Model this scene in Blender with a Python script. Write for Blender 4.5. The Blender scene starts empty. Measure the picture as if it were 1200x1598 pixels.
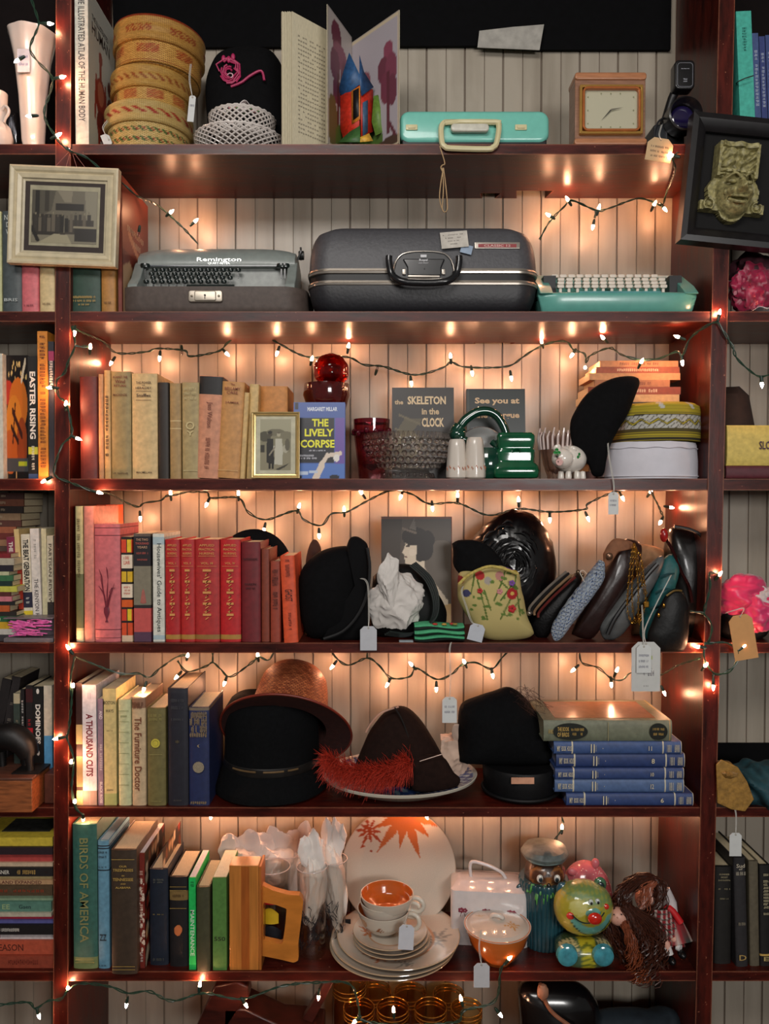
import bpy, bmesh, math, random
import numpy as np
from mathutils import Vector, Matrix, noise
random.seed(7)
sc = bpy.context.scene
COL = sc.collection
PI = math.pi
# ---------------------------------------------------------------- camera
CAM_Z, CAM_Y, F = 1.55, -1.70, 1200.0
TILT = math.atan(24/1200)
cd = bpy.data.cameras.new('camera'); cam = bpy.data.objects.new('camera', cd); COL.objects.link(cam)
cam.location = (0, CAM_Y, CAM_Z); cam.rotation_euler = (PI/2-TILT, 0, 0)
cd.sensor_fit = 'VERTICAL'; cd.sensor_height = 36.0; cd.lens = 36.0*F/1598; cd.clip_start = .02
sc.camera = cam
# ---------------------------------------------------------------- world, room lamp, added fill, exposure
sc.view_settings.view_transform = 'Standard'; sc.view_settings.look = 'None'
sc.view_settings.gamma = 1; sc.view_settings.use_curve_mapping = False
sc.view_settings.exposure = 0.38
w = bpy.data.worlds.new('room_air'); sc.world = w; w.use_nodes = True
w.node_tree.nodes['Background'].inputs[0].default_value = (1.0, .95, .90, 1)
w.node_tree.nodes['Background'].inputs[1].default_value = .08
BULB = 235.0                       # emission of the little bulbs
def area(name, loc, tgt, sx, sy, power, col):
    l = bpy.data.lights.new(name, 'AREA'); l.shape = 'RECTANGLE'; l.size = sx; l.size_y = sy
    l.energy = power; l.color = col
    o = bpy.data.objects.new(name, l); COL.objects.link(o); o.location = loc
    o.rotation_euler = (Vector(tgt)-Vector(loc)).to_track_quat('-Z', 'Y').to_euler()
    return o
area('ceiling_lamp', (-.5, -2.3, 3.0), (0, 0, 1.5), 1.3, .5, 24, (1, .95, .90))
area('front_fill', (1.0, -3.3, 1.9), (0, 0, 1.2), .9, .5, 29, (1, .97, .94))  # added fill from behind the camera, brightens the lower rows
sc.cycles.max_bounces = 14; sc.cycles.diffuse_bounces = 3; sc.cycles.glossy_bounces = 3
sc.cycles.transmission_bounces = 12; sc.cycles.transparent_max_bounces = 40
sc.cycles.caustics_reflective = False; sc.cycles.caustics_refractive = False
sc.cycles.sample_clamp_indirect = 4.0

def at(px, py, Y):                  # the point of the place seen at a pixel of the 1200x1598 photograph, Y metres behind the shelf edge
    xr, yr = (px-600)/F, (799-py)/F
    d = Vector((xr, math.cos(TILT)+yr*math.sin(TILT), -math.sin(TILT)+yr*math.cos(TILT)))
    t = (Y-CAM_Y)/d.y
    return Vector((d.x*t, Y, CAM_Z+d.z*t))
def ppm(Y): return F/(Y-CAM_Y)      # pixels per metre at depth Y
# ---------------------------------------------------------------- materials
def lin(c):
    return tuple(((x/255)/12.92 if x/255 <= .04045 else ((x/255+.055)/1.055)**2.4) for x in c)
_m = {}
def nd(nt, t, **k):
    n = nt.nodes.new(t)
    for a, b in k.items(): setattr(n, a, b)
    return n
def base(name):
    m = bpy.data.materials.new(name); m.use_nodes = True; nt = m.node_tree
    return m, nt, nt.nodes['Principled BSDF']
def mat(c, rough=.6, var=.18, scale=60, bump=.0, metal=0, coat=0, sheen=0, stretch=(1,1,1), name='finish', spec=.5):
    """a coloured finish, mottled by noise"""
    k = (tuple(c), rough, var, scale, bump, metal, coat, sheen, stretch, spec)
    if k in _m: return _m[k]
    m, nt, b = base(name); L = nt.links
    tc = nd(nt, 'ShaderNodeTexCoord'); mp = nd(nt, 'ShaderNodeMapping'); mp.inputs['Scale'].default_value = stretch
    n = nd(nt, 'ShaderNodeTexNoise'); n.inputs['Scale'].default_value = scale; n.inputs['Detail'].default_value = 4
    L.new(tc.outputs['Object'], mp.inputs[0]); L.new(mp.outputs[0], n.inputs['Vector'])
    r = nd(nt, 'ShaderNodeValToRGB'); l = lin(c)
    r.color_ramp.elements[0].position = .3; r.color_ramp.elements[1].position = .7
    r.color_ramp.elements[0].color = tuple(x*(1-var) for x in l)+(1,)
    r.color_ramp.elements[1].color = tuple(min(1, x*(1+var*.6)) for x in l)+(1,)
    L.new(n.outputs['Fac'], r.inputs[0]); L.new(r.outputs[0], b.inputs['Base Color'])
    b.inputs['Roughness'].default_value = rough; b.inputs['Metallic'].default_value = metal
    b.inputs['Coat Weight'].default_value = coat; b.inputs['Coat Roughness'].default_value = .08
    b.inputs['Sheen Weight'].default_value = sheen; b.inputs['Specular IOR Level'].default_value = spec
    if bump:
        bp = nd(nt, 'ShaderNodeBump'); bp.inputs['Strength'].default_value = bump; bp.inputs['Distance'].default_value = .002
        L.new(n.outputs['Fac'], bp.inputs['Height']); L.new(bp.outputs[0], b.inputs['Normal'])
    _m[k] = m; return m
def paintmat(rough=.6, coat=0, bump=0, scale=150, metal=0):
    """pattern held in the mesh as colours of the thing itself"""
    k = ('paint', rough, coat, bump, scale, metal)
    if k in _m: return _m[k]
    m, nt, b = base('patterned_finish'); L = nt.links
    a = nd(nt, 'ShaderNodeVertexColor', layer_name='Col')
    n = nd(nt, 'ShaderNodeTexNoise'); n.inputs['Scale'].default_value = scale
    mx = nd(nt, 'ShaderNodeMixRGB', blend_type='MULTIPLY'); mx.inputs[0].default_value = .25
    L.new(a.outputs[0], mx.inputs[1]); L.new(n.outputs['Fac'], mx.inputs[2]); L.new(mx.outputs[0], b.inputs['Base Color'])
    b.inputs['Roughness'].default_value = rough; b.inputs['Coat Weight'].default_value = coat; b.inputs['Metallic'].default_value = metal
    if bump:
        bp = nd(nt, 'ShaderNodeBump'); bp.inputs['Strength'].default_value = bump; bp.inputs['Distance'].default_value = .002
        L.new(n.outputs['Fac'], bp.inputs['Height']); L.new(bp.outputs[0], b.inputs['Normal'])
    _m[k] = m; return m
def glass(c=(255,255,255), rough=.02, ior=1.45, body=.45):
    k = ('glass', tuple(c), rough, body)
    if k in _m: return _m[k]
    m, nt, b = base('glass'); b.inputs['Base Color'].default_value = lin(c)+(1,)
    b.inputs['Roughness'].default_value = rough; b.inputs['Transmission Weight'].default_value = 1; b.inputs['IOR'].default_value = ior
    L = nt.links; t = nd(nt, 'ShaderNodeBsdfTransparent'); t.inputs[0].default_value = lin(c)+(1,); g = nd(nt, 'ShaderNodeBsdfGlossy'); g.inputs['Roughness'].default_value = .04
    lw = nd(nt, 'ShaderNodeLayerWeight'); lw.inputs[0].default_value = .5; m1 = nd(nt, 'ShaderNodeMixShader'); pw = nd(nt, 'ShaderNodeMath', operation='POWER'); pw.inputs[1].default_value = 3; ma = nd(nt, 'ShaderNodeMath', operation='MULTIPLY_ADD'); ma.inputs[1].default_value = .7; ma.inputs[2].default_value = .05; L.new(lw.outputs['Facing'], pw.inputs[0]); L.new(pw.outputs[0], ma.inputs[0]); L.new(ma.outputs[0], m1.inputs[0]); L.new(t.outputs[0], m1.inputs[1]); L.new(g.outputs[0], m1.inputs[2])
    mx = nd(nt, 'ShaderNodeMixShader'); mx.inputs[0].default_value = body
    L.new(m1.outputs[0], mx.inputs[1]); L.new(b.outputs[0], mx.inputs[2]); L.new(mx.outputs[0], nt.nodes['Material Output'].inputs['Surface'])
    _m[k] = m; return m
def pane():
    if 'pane' in _m: return _m['pane']
    m, nt, b = base('window_glass'); L = nt.links; out = nt.nodes['Material Output']
    t = nd(nt, 'ShaderNodeBsdfTransparent'); g = nd(nt, 'ShaderNodeBsdfGlossy'); g.inputs['Roughness'].default_value = .03
    fr = nd(nt, 'ShaderNodeFresnel'); fr.inputs[0].default_value = 1.45; mx = nd(nt, 'ShaderNodeMixShader')
    L.new(fr.outputs[0], mx.inputs[0]); L.new(t.outputs[0], mx.inputs[1]); L.new(g.outputs[0], mx.inputs[2]); L.new(mx.outputs[0], out.inputs[0])
    _m['pane'] = m; return m
def wood(stretch=(1,1,1), c0=(32,8,6), c1=(92,26,15), rough=.34, worn=True, name='red_wood'):
    k = ('wood', stretch, c0, c1, rough)
    if k in _m: return _m[k]
    m, nt, b = base(name); L = nt.links
    tc = nd(nt, 'ShaderNodeTexCoord'); mp = nd(nt, 'ShaderNodeMapping'); mp.inputs['Scale'].default_value = stretch
    n = nd(nt, 'ShaderNodeTexNoise'); n.inputs['Scale'].default_value = 9; n.inputs['Detail'].default_value = 8; n.inputs['Roughness'].default_value = .7
    L.new(tc.outputs['Object'], mp.inputs[0]); L.new(mp.outputs[0], n.inputs['Vector'])
    r = nd(nt, 'ShaderNodeValToRGB'); r.color_ramp.elements[0].position = .32; r.color_ramp.elements[1].position = .72
    r.color_ramp.elements[0].color = lin(c0)+(1,); r.color_ramp.elements[1].color = lin(c1)+(1,)
    L.new(n.outputs['Fac'], r.inputs[0])
    out = r.outputs[0]
    if worn:
        bv = nd(nt, 'ShaderNodeBevel', samples=3); bv.inputs['Radius'].default_value = .004
        ge = nd(nt, 'ShaderNodeNewGeometry'); dt = nd(nt, 'ShaderNodeVectorMath', operation='DOT_PRODUCT')
        L.new(bv.outputs[0], dt.inputs[0]); L.new(ge.outputs['Normal'], dt.inputs[1])
        n2 = nd(nt, 'ShaderNodeTexNoise'); n2.inputs['Scale'].default_value = 22; n2.inputs['Detail'].default_value = 6
        L.new(tc.outputs['Object'], n2.inputs['Vector'])
        sb = nd(nt, 'ShaderNodeMath', operation='MULTIPLY_ADD'); sb.inputs[1].default_value = -.45; sb.inputs[2].default_value = 1.2
        L.new(n2.outputs['Fac'], sb.inputs[0])
        lt = nd(nt, 'ShaderNodeMath', operation='LESS_THAN'); L.new(dt.outputs['Value'], lt.inputs[0]); L.new(sb.outputs[0], lt.inputs[1])
        # pale specks and scratches
        n3 = nd(nt, 'ShaderNodeTexNoise'); n3.inputs['Scale'].default_value = 140; n3.inputs['Detail'].default_value = 2
        L.new(tc.outputs['Object'], n3.inputs['Vector'])
        gt = nd(nt, 'ShaderNodeMath', operation='GREATER_THAN'); gt.inputs[1].default_value = .735; L.new(n3.outputs['Fac'], gt.inputs[0])
        ad = nd(nt, 'ShaderNodeMath', operation='MAXIMUM'); nf = nd(nt, 'ShaderNodeMath', operation='LESS_THAN'); nf.inputs[1].default_value = .997; L.new(dt.outputs['Value'], nf.inputs[0]); nm = nd(nt, 'ShaderNodeMath', operation='MULTIPLY'); L.new(lt.outputs[0], nm.inputs[0]); L.new(nf.outputs[0], nm.inputs[1]); L.new(nm.outputs[0], ad.inputs[0]); L.new(gt.outputs[0], ad.inputs[1])
        sc_ = nd(nt, 'ShaderNodeMath', operation='MULTIPLY'); sc_.inputs[1].default_value = .6; L.new(ad.outputs[0], sc_.inputs[0])
        mx = nd(nt, 'ShaderNodeMixRGB'); L.new(sc_.outputs[0], mx.inputs[0]); L.new(out, mx.inputs[1]); mx.inputs[2].default_value = lin((176,112,84))+(1,)
        out = mx.outputs[0]
    L.new(out, b.inputs['Base Color']); b.inputs['Roughness'].default_value = rough; b.inputs['Specular IOR Level'].default_value = .38
    rr = nd(nt, 'ShaderNodeMath', operation='MULTIPLY_ADD'); rr.inputs[1].default_value = .25; rr.inputs[2].default_value = rough-.1
    L.new(n.outputs['Fac'], rr.inputs[0]); L.new(rr.outputs[0], b.inputs['Roughness'])
    bp = nd(nt, 'ShaderNodeBump'); bp.inputs['Strength'].default_value = .25; bp.inputs['Distance'].default_value = .0015
    L.new(n.outputs['Fac'], bp.inputs['Height']); L.new(bp.outputs[0], b.inputs['Normal'])
    _m[k] = m; return m
def weave(c0, c1, nu=60, nv=14, bump=.8, rough=.55):
    """woven straw: over-and-under along the mesh's own UVs"""
    k = ('weave', tuple(c0), tuple(c1), nu, nv)
    if k in _m: return _m[k]
    m, nt, b = base('woven_straw'); L = nt.links
    uv = nd(nt, 'ShaderNodeUVMap', uv_map='UVMap'); mp = nd(nt, 'ShaderNodeMapping'); mp.inputs['Scale'].default_value = (nu, nv, 1)
    L.new(uv.outputs[0], mp.inputs[0])
    br = nd(nt, 'ShaderNodeTexBrick'); br.inputs['Scale'].default_value = 1; br.inputs['Mortar Size'].default_value = .09
    br.inputs['Brick Width'].default_value = 1; br.inputs['Row Height'].default_value = .5; br.inputs['Mortar Smooth'].default_value = .8
    br.inputs['Color1'].default_value = lin(c0)+(1,); br.inputs['Color2'].default_value = lin(c1)+(1,)
    br.inputs['Mortar'].default_value = tuple(x*.3 for x in lin(c1))+(1,)
    L.new(mp.outputs[0], br.inputs['Vector'])
    a = nd(nt, 'ShaderNodeVertexColor', layer_name='Col'); mx = nd(nt, 'ShaderNodeMixRGB', blend_type='MULTIPLY'); mx.inputs[0].default_value = 1
    L.new(br.outputs['Color'], mx.inputs[1]); L.new(a.outputs[0], mx.inputs[2]); L.new(mx.outputs[0], b.inputs['Base Color'])
    b.inputs['Roughness'].default_value = rough
    bp = nd(nt, 'ShaderNodeBump', invert=True); bp.inputs['Strength'].default_value = bump; bp.inputs['Distance'].default_value = .002
    L.new(br.outputs['Fac'], bp.inputs['Height']); L.new(bp.outputs[0], b.inputs['Normal'])
    _m[k] = m; return m
def glow(c, s):
    k = ('glow', tuple(c), s)
    if k in _m: return _m[k]
    m, nt, b = base('lit_bulb'); b.inputs['Base Color'].default_value = (.9,.8,.7,1)
    b.inputs['Emission Color'].default_value = c+(1,); b.inputs['Emission Strength'].default_value = s
    _m[k] = m; return m
# ---------------------------------------------------------------- mesh building
class MB:
    def __init__(s): s.v = []; s.f = []; s.mi = []; s.uv = {}; s.cur = 0
    def face(s, idx, mi=None, uv=None):
        s.f.append(tuple(idx)); s.mi.append(s.cur if mi is None else mi)
        if uv: s.uv[len(s.f)-1] = uv
    def add(s, pts):
        n = len(s.v); s.v += [tuple(p) for p in pts]; return n
    def box(s, x0, x1, y0, y1, z0, z1):
        n = s.add([(x0,y0,z0),(x1,y0,z0),(x1,y1,z0),(x0,y1,z0),(x0,y0,z1),(x1,y0,z1),(x1,y1,z1),(x0,y1,z1)])
        for f in ((0,3,2,1),(4,5,6,7),(0,1,5,4),(1,2,6,5),(2,3,7,6),(3,0,4,7)): s.face([n+i for i in f])
        return s
    def prism(s, poly, y0, y1):                 # polygon in (x,z), counter-clockwise seen from the front
        k = len(poly); n = s.add([(x,y0,z) for x,z in poly]+[(x,y1,z) for x,z in poly])
        s.face([n+i for i in range(k)]); s.face([n+k+i for i in reversed(range(k))])
        for i in range(k): j = (i+1)%k; s.face((n+j, n+i, n+k+i, n+k+j))
        return s
    def slab(s, poly, z0, z1):                  # polygon in (x,y), counter-clockwise seen from above
        k = len(poly); n = s.add([(x,y,z0) for x,y in poly]+[(x,y,z1) for x,y in poly])
        s.face([n+i for i in reversed(range(k))]); s.face([n+k+i for i in range(k)])
        for i in range(k): j = (i+1)%k; s.face((n+i, n+j, n+k+j, n+k+i))
        return s
    def loft(s, rings, cap=(1,1), close=True):  # rings: lists of points, equal length
        k = len(rings[0]); n0 = len(s.v)
        for r in rings: s.add(r)
        L = len(rings)-1
        for a in range(L):
            for i in range(k if close else k-1):
                j = (i+1)%k; A = n0+a*k
                s.face((A+i, A+j, A+k+j, A+k+i), uv=((i/k, a/L),((i+1)/k, a/L),((i+1)/k,(a+1)/L),(i/k,(a+1)/L)))
        if cap[0]: s.face([n0+i for i in reversed(range(k))])
        if cap[1]: s.face([n0+L*k+i for i in range(k)])
        return s
    def lathe(s, prof, n=40, c=(0,0,0), fn=None, sx=1, sy=1, cap=(0,0), axis='z'):
        rings = []
        for j, (r, z) in enumerate(prof):
            ring = []
            for i in range(n):
                a = 2*PI*i/n; rr = max(r, 1e-5)
                p = Vector((rr*math.cos(a)*sx, rr*math.sin(a)*sy, z))
                if fn: p = fn(p, a, j/(len(prof)-1))
                if axis == 'y': p = Vector((p.x, -p.z, p.y))
                elif axis == 'x': p = Vector((p.z, p.y, -p.x))
                ring.append(p+Vector(c))
            rings.append(ring)
        return s.loft(rings, cap)
    def tube(s, pts, r, n=8, caps=True, closed=False):
        pts = [Vector(p) for p in pts]; rs = r if isinstance(r, (list, tuple)) else [r]*len(pts)
        rings = []; up = None; N = len(pts)
        for i, p in enumerate(pts):
            if closed: d = pts[(i+1)%N]-pts[i-1]
            else: d = pts[min(i+1, N-1)]-pts[max(i-1, 0)]
            if d.length < 1e-9: d = Vector((0,0,1))
            d.normalize()
            if up is None:
                up = d.orthogonal().normalized()
            up = (up-d*up.dot(d))
            if up.length < 1e-6: up = d.orthogonal()
            up.normalize(); w_ = d.cross(up)
            rings.append([p+(up*math.cos(2*PI*k/n)+w_*math.sin(2*PI*k/n))*rs[i] for k in range(n)])
        if closed: rings.append(rings[0])
        return s.loft(rings, (caps and not closed, caps and not closed))
    def ell(s, c, rx, ry, rz, n=20, m=12, fn=None, e=1.0):
        rings = []
        for j in range(m+1):
            t = -PI/2+PI*j/m; ring = []
            ct, st = math.cos(t), math.sin(t)
            q = lambda x: math.copysign(abs(x)**e, x)
            for i in range(n):
                a = 2*PI*i/n
                p = Vector((q(ct)*q(math.cos(a)), q(ct)*q(math.sin(a)), q(st)))
                if abs(ct) < 1e-6: p = Vector((0, 0, st))
                k = fn(p) if fn else 1.0
                ring.append(Vector(c)+Vector((p.x*rx, p.y*ry, p.z*rz))*k)
            rings.append(ring)
        return s.loft(rings, (0,0))
    def grid(s, nx, ny, fn, thick=None):        # fn(u,v)->Vector
        n = s.add([fn(i/nx, j/ny) for j in range(ny+1) for i in range(nx+1)])
        for j in range(ny):
            for i in range(nx):
                a = n+j*(nx+1)+i
                s.face((a, a+1, a+nx+2, a+nx+1), uv=((i/nx,j/ny),((i+1)/nx,j/ny),((i+1)/nx,(j+1)/ny),(i/nx,(j+1)/ny)))
        return s
    def xform(s, M, start=0):
        for i in range(start, len(s.v)): s.v[i] = tuple(M @ Vector(s.v[i]))
        return s
def obj(name, mb, m, parent=None, bevel=0, solid=0, sub=0, ang=38, loc=None, rot=None, segs=2):
    me = bpy.data.meshes.new(name); me.from_pydata(mb.v, [], mb.f)
    for q in (m if isinstance(m, (list, tuple)) else [m]): me.materials.append(q)
    if any(mb.mi): me.polygons.foreach_set('material_index', mb.mi)
    if mb.uv:
        ul = me.uv_layers.new(name='UVMap')
        for fi, uvs in mb.uv.items():
            p = me.polygons[fi]
            for k, li in enumerate(p.loop_indices): ul.data[li].uv = uvs[k]
    bm = bmesh.new(); bm.from_mesh(me); bmesh.ops.remove_doubles(bm, verts=bm.verts, dist=2e-6)
    bm.to_mesh(me); bm.free()
    me.shade_smooth(); me.set_sharp_from_angle(angle=math.radians(ang))
    o = bpy.data.objects.new(name, me); COL.objects.link(o)
    if parent: o.parent = parent
    if loc: o.location = loc
    if rot: o.rotation_euler = rot
    if solid: q = o.modifiers.new('thickness', 'SOLIDIFY'); q.thickness = solid; q.offset = 0
    if bevel:
        q = o.modifiers.new('bevel', 'BEVEL'); q.width = bevel; q.segments = segs; q.limit_method = 'ANGLE'; q.harden_normals = False
    if sub: q = o.modifiers.new('sub', 'SUBSURF'); q.levels = q.render_levels = sub
    return o
def thing(name, label, cat, loc=(0,0,0), rot=(0,0,0), group=None):
    o = bpy.data.objects.new(name, None); COL.objects.link(o); o.empty_display_size = .02
    o.location = loc; o.rotation_euler = rot; o['label'] = label; o['category'] = cat
    if group: o['group'] = group
    return o
def tag(o, label, cat, group=None):
    o['label'] = label; o['category'] = cat
    if group: o['group'] = group
    return o
def struct(o): o['kind'] = 'structure'; return o
def copy_tree(o, parent=None):
    c = o.copy(); COL.objects.link(c); c.parent = parent
    for ch in list(o.children): copy_tree(ch, c)
    return c
# -- patterns: lists of flat shapes worked out on arrays of (u,v)
def shapes(U, V, base_c, ops):
    C = np.empty(U.shape+(3,)); C[:] = lin(base_c)
    for op in ops:
        t, c = op[0], op[-1]
        if t == 'e': m = ((U-op[1])/op[3])**2+((V-op[2])/op[4])**2 < 1
        elif t == 'r': m = (U > op[1])&(U < op[3])&(V > op[2])&(V < op[4])
        elif t == 'l':
            x0,y0,x1,y1,wd = op[1:6]; dx, dy = x1-x0, y1-y0
            q = np.clip(((U-x0)*dx+(V-y0)*dy)/(dx*dx+dy*dy+1e-12), 0, 1)
            m = (U-x0-q*dx)**2+(V-y0-q*dy)**2 < wd*wd
        elif t == 'p':
            P = op[1]; m = np.zeros(U.shape, bool)
            for i in range(len(P)):
                (xa,ya),(xb,yb) = P[i-1], P[i]
                if ya == yb: continue
                m ^= ((ya > V) != (yb > V)) & (U < (xb-xa)*(V-ya)/(yb-ya)+xa)
        elif t == 'm': m = op[1](U, V)
        C[m] = lin(c)
    return C
def put_colors(me, C):
    a = me.color_attributes.get('Col') or me.color_attributes.new('Col', 'FLOAT_COLOR', 'POINT')
    d = np.ones((len(me.vertices), 4), np.float32); d[:, :3] = C.reshape(-1, 3); a.data.foreach_set('color', d.ravel())
def paint(o, fn):                    # fn(X,Y,Z arrays)->C (n,3 linear)
    me = o.data; co = np.empty(len(me.vertices)*3, np.float32); me.vertices.foreach_get('co', co); co = co.reshape(-1, 3)
    put_colors(me, fn(co[:,0], co[:,1], co[:,2]))
    return o
def canvas(name, w_, h_, nx, ny, base_c, ops, m, parent, M=None, loc=None, rot=None):
    """a printed or painted flat picture facing -Y, lower-left corner at the origin; u,v in 0..1"""
    b = MB(); b.grid(nx, ny, lambda u, v: Vector((u*w_, 0, v*h_)))
    if M: b.xform(M)
    o = obj(name, b, m, parent, loc=loc, rot=rot)
    # vertex order survives remove_doubles on a regular grid
    u = np.tile(np.linspace(0,1,nx+1), ny+1); v = np.repeat(np.linspace(0,1,ny+1), nx+1)
    put_colors(o.data, shapes(u, v, base_c, ops))
    return o
_t = {}
BOLD = {'THE','LIVELY','CORPSE','SKELETON','CLOCK','EASTER RISING','A THOUSAND CUTS','DOMINOES','See you at','the Morgue','THE BEAT GENERATION','in the','the','MARGARET MILLAR'}
def hash_(s): return sum((i+1)*ord(c) for i, c in enumerate(s))
def text_geo(s):
    if s.startswith('~') and s not in _t:      # worn lettering nobody can read: rows of small broken strokes
        rn = random.Random(hash_(s)); v = []; f = []; n = max(3, len(s)*2); x = -.5; st = 1/n
        for i in range(n):
            if rn.random() < .16: x += st; continue
            for k in range(2):
                a, b = x+st*(.1+.4*k), x+st*(.32+.4*k); lo, hi = -.5+.3*rn.random()*(rn.random() < .5), .5-.3*rn.random()*(rn.random() < .5)
                j = len(v); v += [(a,lo),(b,lo),(b,hi),(a,hi)]; f.append((j,j+1,j+2,j+3))
            y = rn.choice((-.4,0,.38)); j = len(v); v += [(x+st*.1,y-.07),(x+st*.7,y-.07),(x+st*.7,y+.07),(x+st*.1,y+.07)]; f.append((j,j+1,j+2,j+3))
            x += st
        _t[s] = (v, f)
    if s not in _t:
        cu = bpy.data.curves.new('t', 'FONT'); cu.body = s; cu.resolution_u = 2; cu.align_x = 'CENTER'; cu.offset = .035 if s in BOLD else .012
        ob = bpy.data.objects.new('t', cu); me = bpy.data.meshes.new_from_object(ob)
        v = [tuple(q.co) for q in me.vertices]; f = [tuple(p.vertices) for p in me.polygons]
        bpy.data.objects.remove(ob); bpy.data.curves.remove(cu); bpy.data.meshes.remove(me)
        xs = [q[0] for q in v]; ys = [q[1] for q in v]
        cx, cy = (min(xs)+max(xs))/2, (min(ys)+max(ys))/2; W, H = max(xs)-min(xs), max(ys)-min(ys)
        _t[s] = ([((q[0]-cx)/W, (q[1]-cy)/max(H, 1e-6)) for q in v], f)
    return _t[s]
def text_mb(items):
    """items: (string, width, height, mode, (x,y,z)); modes h, v (top to bottom), u (bottom to top), s (on a +x side), t (on top)"""
    b = MB()
    for s, W, H, mode, (x, y, z) in items:
        v, f = text_geo(s); n = len(b.v)
        for a, c in v:
            a *= W; c *= H
            b.v.append({'h': (x+a, y, z+c), 'v': (x+c, y, z-a), 'u': (x-c, y, z+a), 's': (x, y+a, z+c), 't': (x+a, y+c, z)}[mode])
        for q in f: b.face([n+i for i in q])
    return b
def lettering(items, m, parent, name='lettering'): return obj(name, text_mb(items), m, parent)
# ================================================================ setting
D = .25                                  # depth of the bookcase
GROUND = 0.0
o = struct(obj('floor', MB().box(-3.5, 3.5, -5, .4, -.05, 0), wood((.4,3,1), (38,26,18), (74,52,36), .45, False, 'floor_boards')))
o = struct(obj('ceiling', MB().box(-3.5, 3.5, -5, .4, 3.3, 3.35), mat((150,146,138), .9)))
# beadboard wall behind the shelves
def beadboard():
    b = MB(); pts = []; p = .048; k = 0; x = -1.62
    while x < 1.62:
        g, d = (.0026, .0035) if k%2 else (.0014, .0018)
        pts += [(x, 0), (x+p-g*2, 0), (x+p-g, d), (x+p-g*.4, d)]; x += p; k += 1
        if k%2: pts += [(x-g*.2, -.001), (x+.002, -.001)]
    pts = [(x, D+y) for x, y in pts]
    pts += [(pts[-1][0], D+.03), (pts[0][0], D+.03)]
    b.slab(pts, 0.0, 3.3)
    return b
m, nt, bs = base('cream_painted_boards'); L = nt.links
tc = nd(nt, 'ShaderNodeTexCoord'); mp = nd(nt, 'ShaderNodeMapping'); mp.inputs['Scale'].default_value = (6,6,.7)
n1 = nd(nt, 'ShaderNodeTexNoise'); n1.inputs['Scale'].default_value = 3; n1.inputs['Detail'].default_value = 6
L.new(tc.outputs['Object'], mp.inputs[0]); L.new(mp.outputs[0], n1.inputs[0])
r = nd(nt, 'ShaderNodeValToRGB'); r.color_ramp.elements[0].position = .25; r.color_ramp.elements[1].position = .6
r.color_ramp.elements[0].color = lin((142,132,117))+(1,); r.color_ramp.elements[1].color = lin((172,162,147))+(1,)
L.new(n1.outputs['Fac'], r.inputs[0])
geom = nd(nt, 'ShaderNodeNewGeometry'); sp = nd(nt, 'ShaderNodeSeparateXYZ'); L.new(geom.outputs['Position'], sp.inputs[0])
gt = nd(nt, 'ShaderNodeMath', operation='GREATER_THAN'); gt.inputs[1].default_value = D+.0012; L.new(sp.outputs['Y'], gt.inputs[0])
mx = nd(nt, 'ShaderNodeMixRGB'); mx.inputs[2].default_value = lin((84,66,54))+(1,)     # darker brown in the grooves
fz = nd(nt, 'ShaderNodeMath', operation='MULTIPLY'); fz.inputs[1].default_value = .6; L.new(gt.outputs[0], fz.inputs[0])
L.new(fz.outputs[0], mx.inputs[0]); L.new(r.outputs[0], mx.inputs[1]); L.new(mx.outputs[0], bs.inputs['Base Color'])
bs.inputs['Roughness'].default_value = .38
n2 = nd(nt, 'ShaderNodeTexNoise'); n2.inputs['Scale'].default_value = 28; n2.inputs['Detail'].default_value = 5; L.new(tc.outputs['Object'], n2.inputs[0])
bp = nd(nt, 'ShaderNodeBump'); bp.inputs['Strength'].default_value = .35; bp.inputs['Distance'].default_value = .003
L.new(n2.outputs['Fac'], bp.inputs['Height']); L.new(bp.outputs[0], bs.inputs['Normal'])
struct(obj('wall_back', beadboard(), m, ang=20))
# ---------------------------------------------------------------- bookcase
WX = wood((1,5,5)); WZ = wood((5,5,1))
case = thing('bookcase', 'tall dark red wooden bookcase with worn edges and three bays of shelves', 'bookcase', (0,0,0))
SH = {}                                   # z of the upper faces
XL, XR = -1.45, 1.45
def shelf(i, ytop, ybot, notches=()):
    z1, z0 = at(600, ytop, 0).z, at(600, ybot, 0).z; SH[i] = z1
    pts = [(XL,0),(XR,0),(XR,D-.002)]
    for (a, b_, dp) in sorted(notches, reverse=True): pts += [(b_,D-.002),(b_+.01,D-dp),(a-.008,D-dp),(a,D-.002)]
    pts += [(XL,D-.002)]
    obj('shelf', MB().slab(pts, z0, z1), WX, case)
def xb(px, py=300): return at(px, py, D).x
shelf(1, 225, 241, [(xb(752), xb(772), .035), (xb(806), xb(850), .05)])
shelf(2, 486, 502, [(xb(742), xb(797), .02)])
shelf(3, 747, 765); shelf(4, 1003, 1019); shelf(5, 1260, 1275); shelf(6, 1516, 1531); shelf(7, 1778, 1796)
def upright(xa, xb_, name='upright'):     # front face corners top/bottom in pixels
    b = MB(); (t0, t1), (b0, b1) = xa, xb_
    T0, T1, B0, B1 = at(t0, 0, 0), at(t1, 0, 0), at(b0, 1598, 0), at(b1, 1598, 0)
    def ex(P, Q, z): k = (z-P.z)/(Q.z-P.z); return P.x+(Q.x-P.x)*k
    zt, zb = 3.22, 0
    b.prism([(ex(T0,B0,zb),zb),(ex(T1,B1,zb),zb),(ex(T1,B1,zt),zt),(ex(T0,B0,zt),zt)], -.003, D-.001)
    return obj(name, b, WZ, case)
upright((88,112),(84,107)); upright((1121,1146),(1084,1109))
obj('upright', MB().box(XL-.033, XL, -.003, D, 0, 3.22), WZ, case); obj('upright', MB().box(XR, XR+.033, -.003, D, 0, 3.22), WZ, case)
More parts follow.
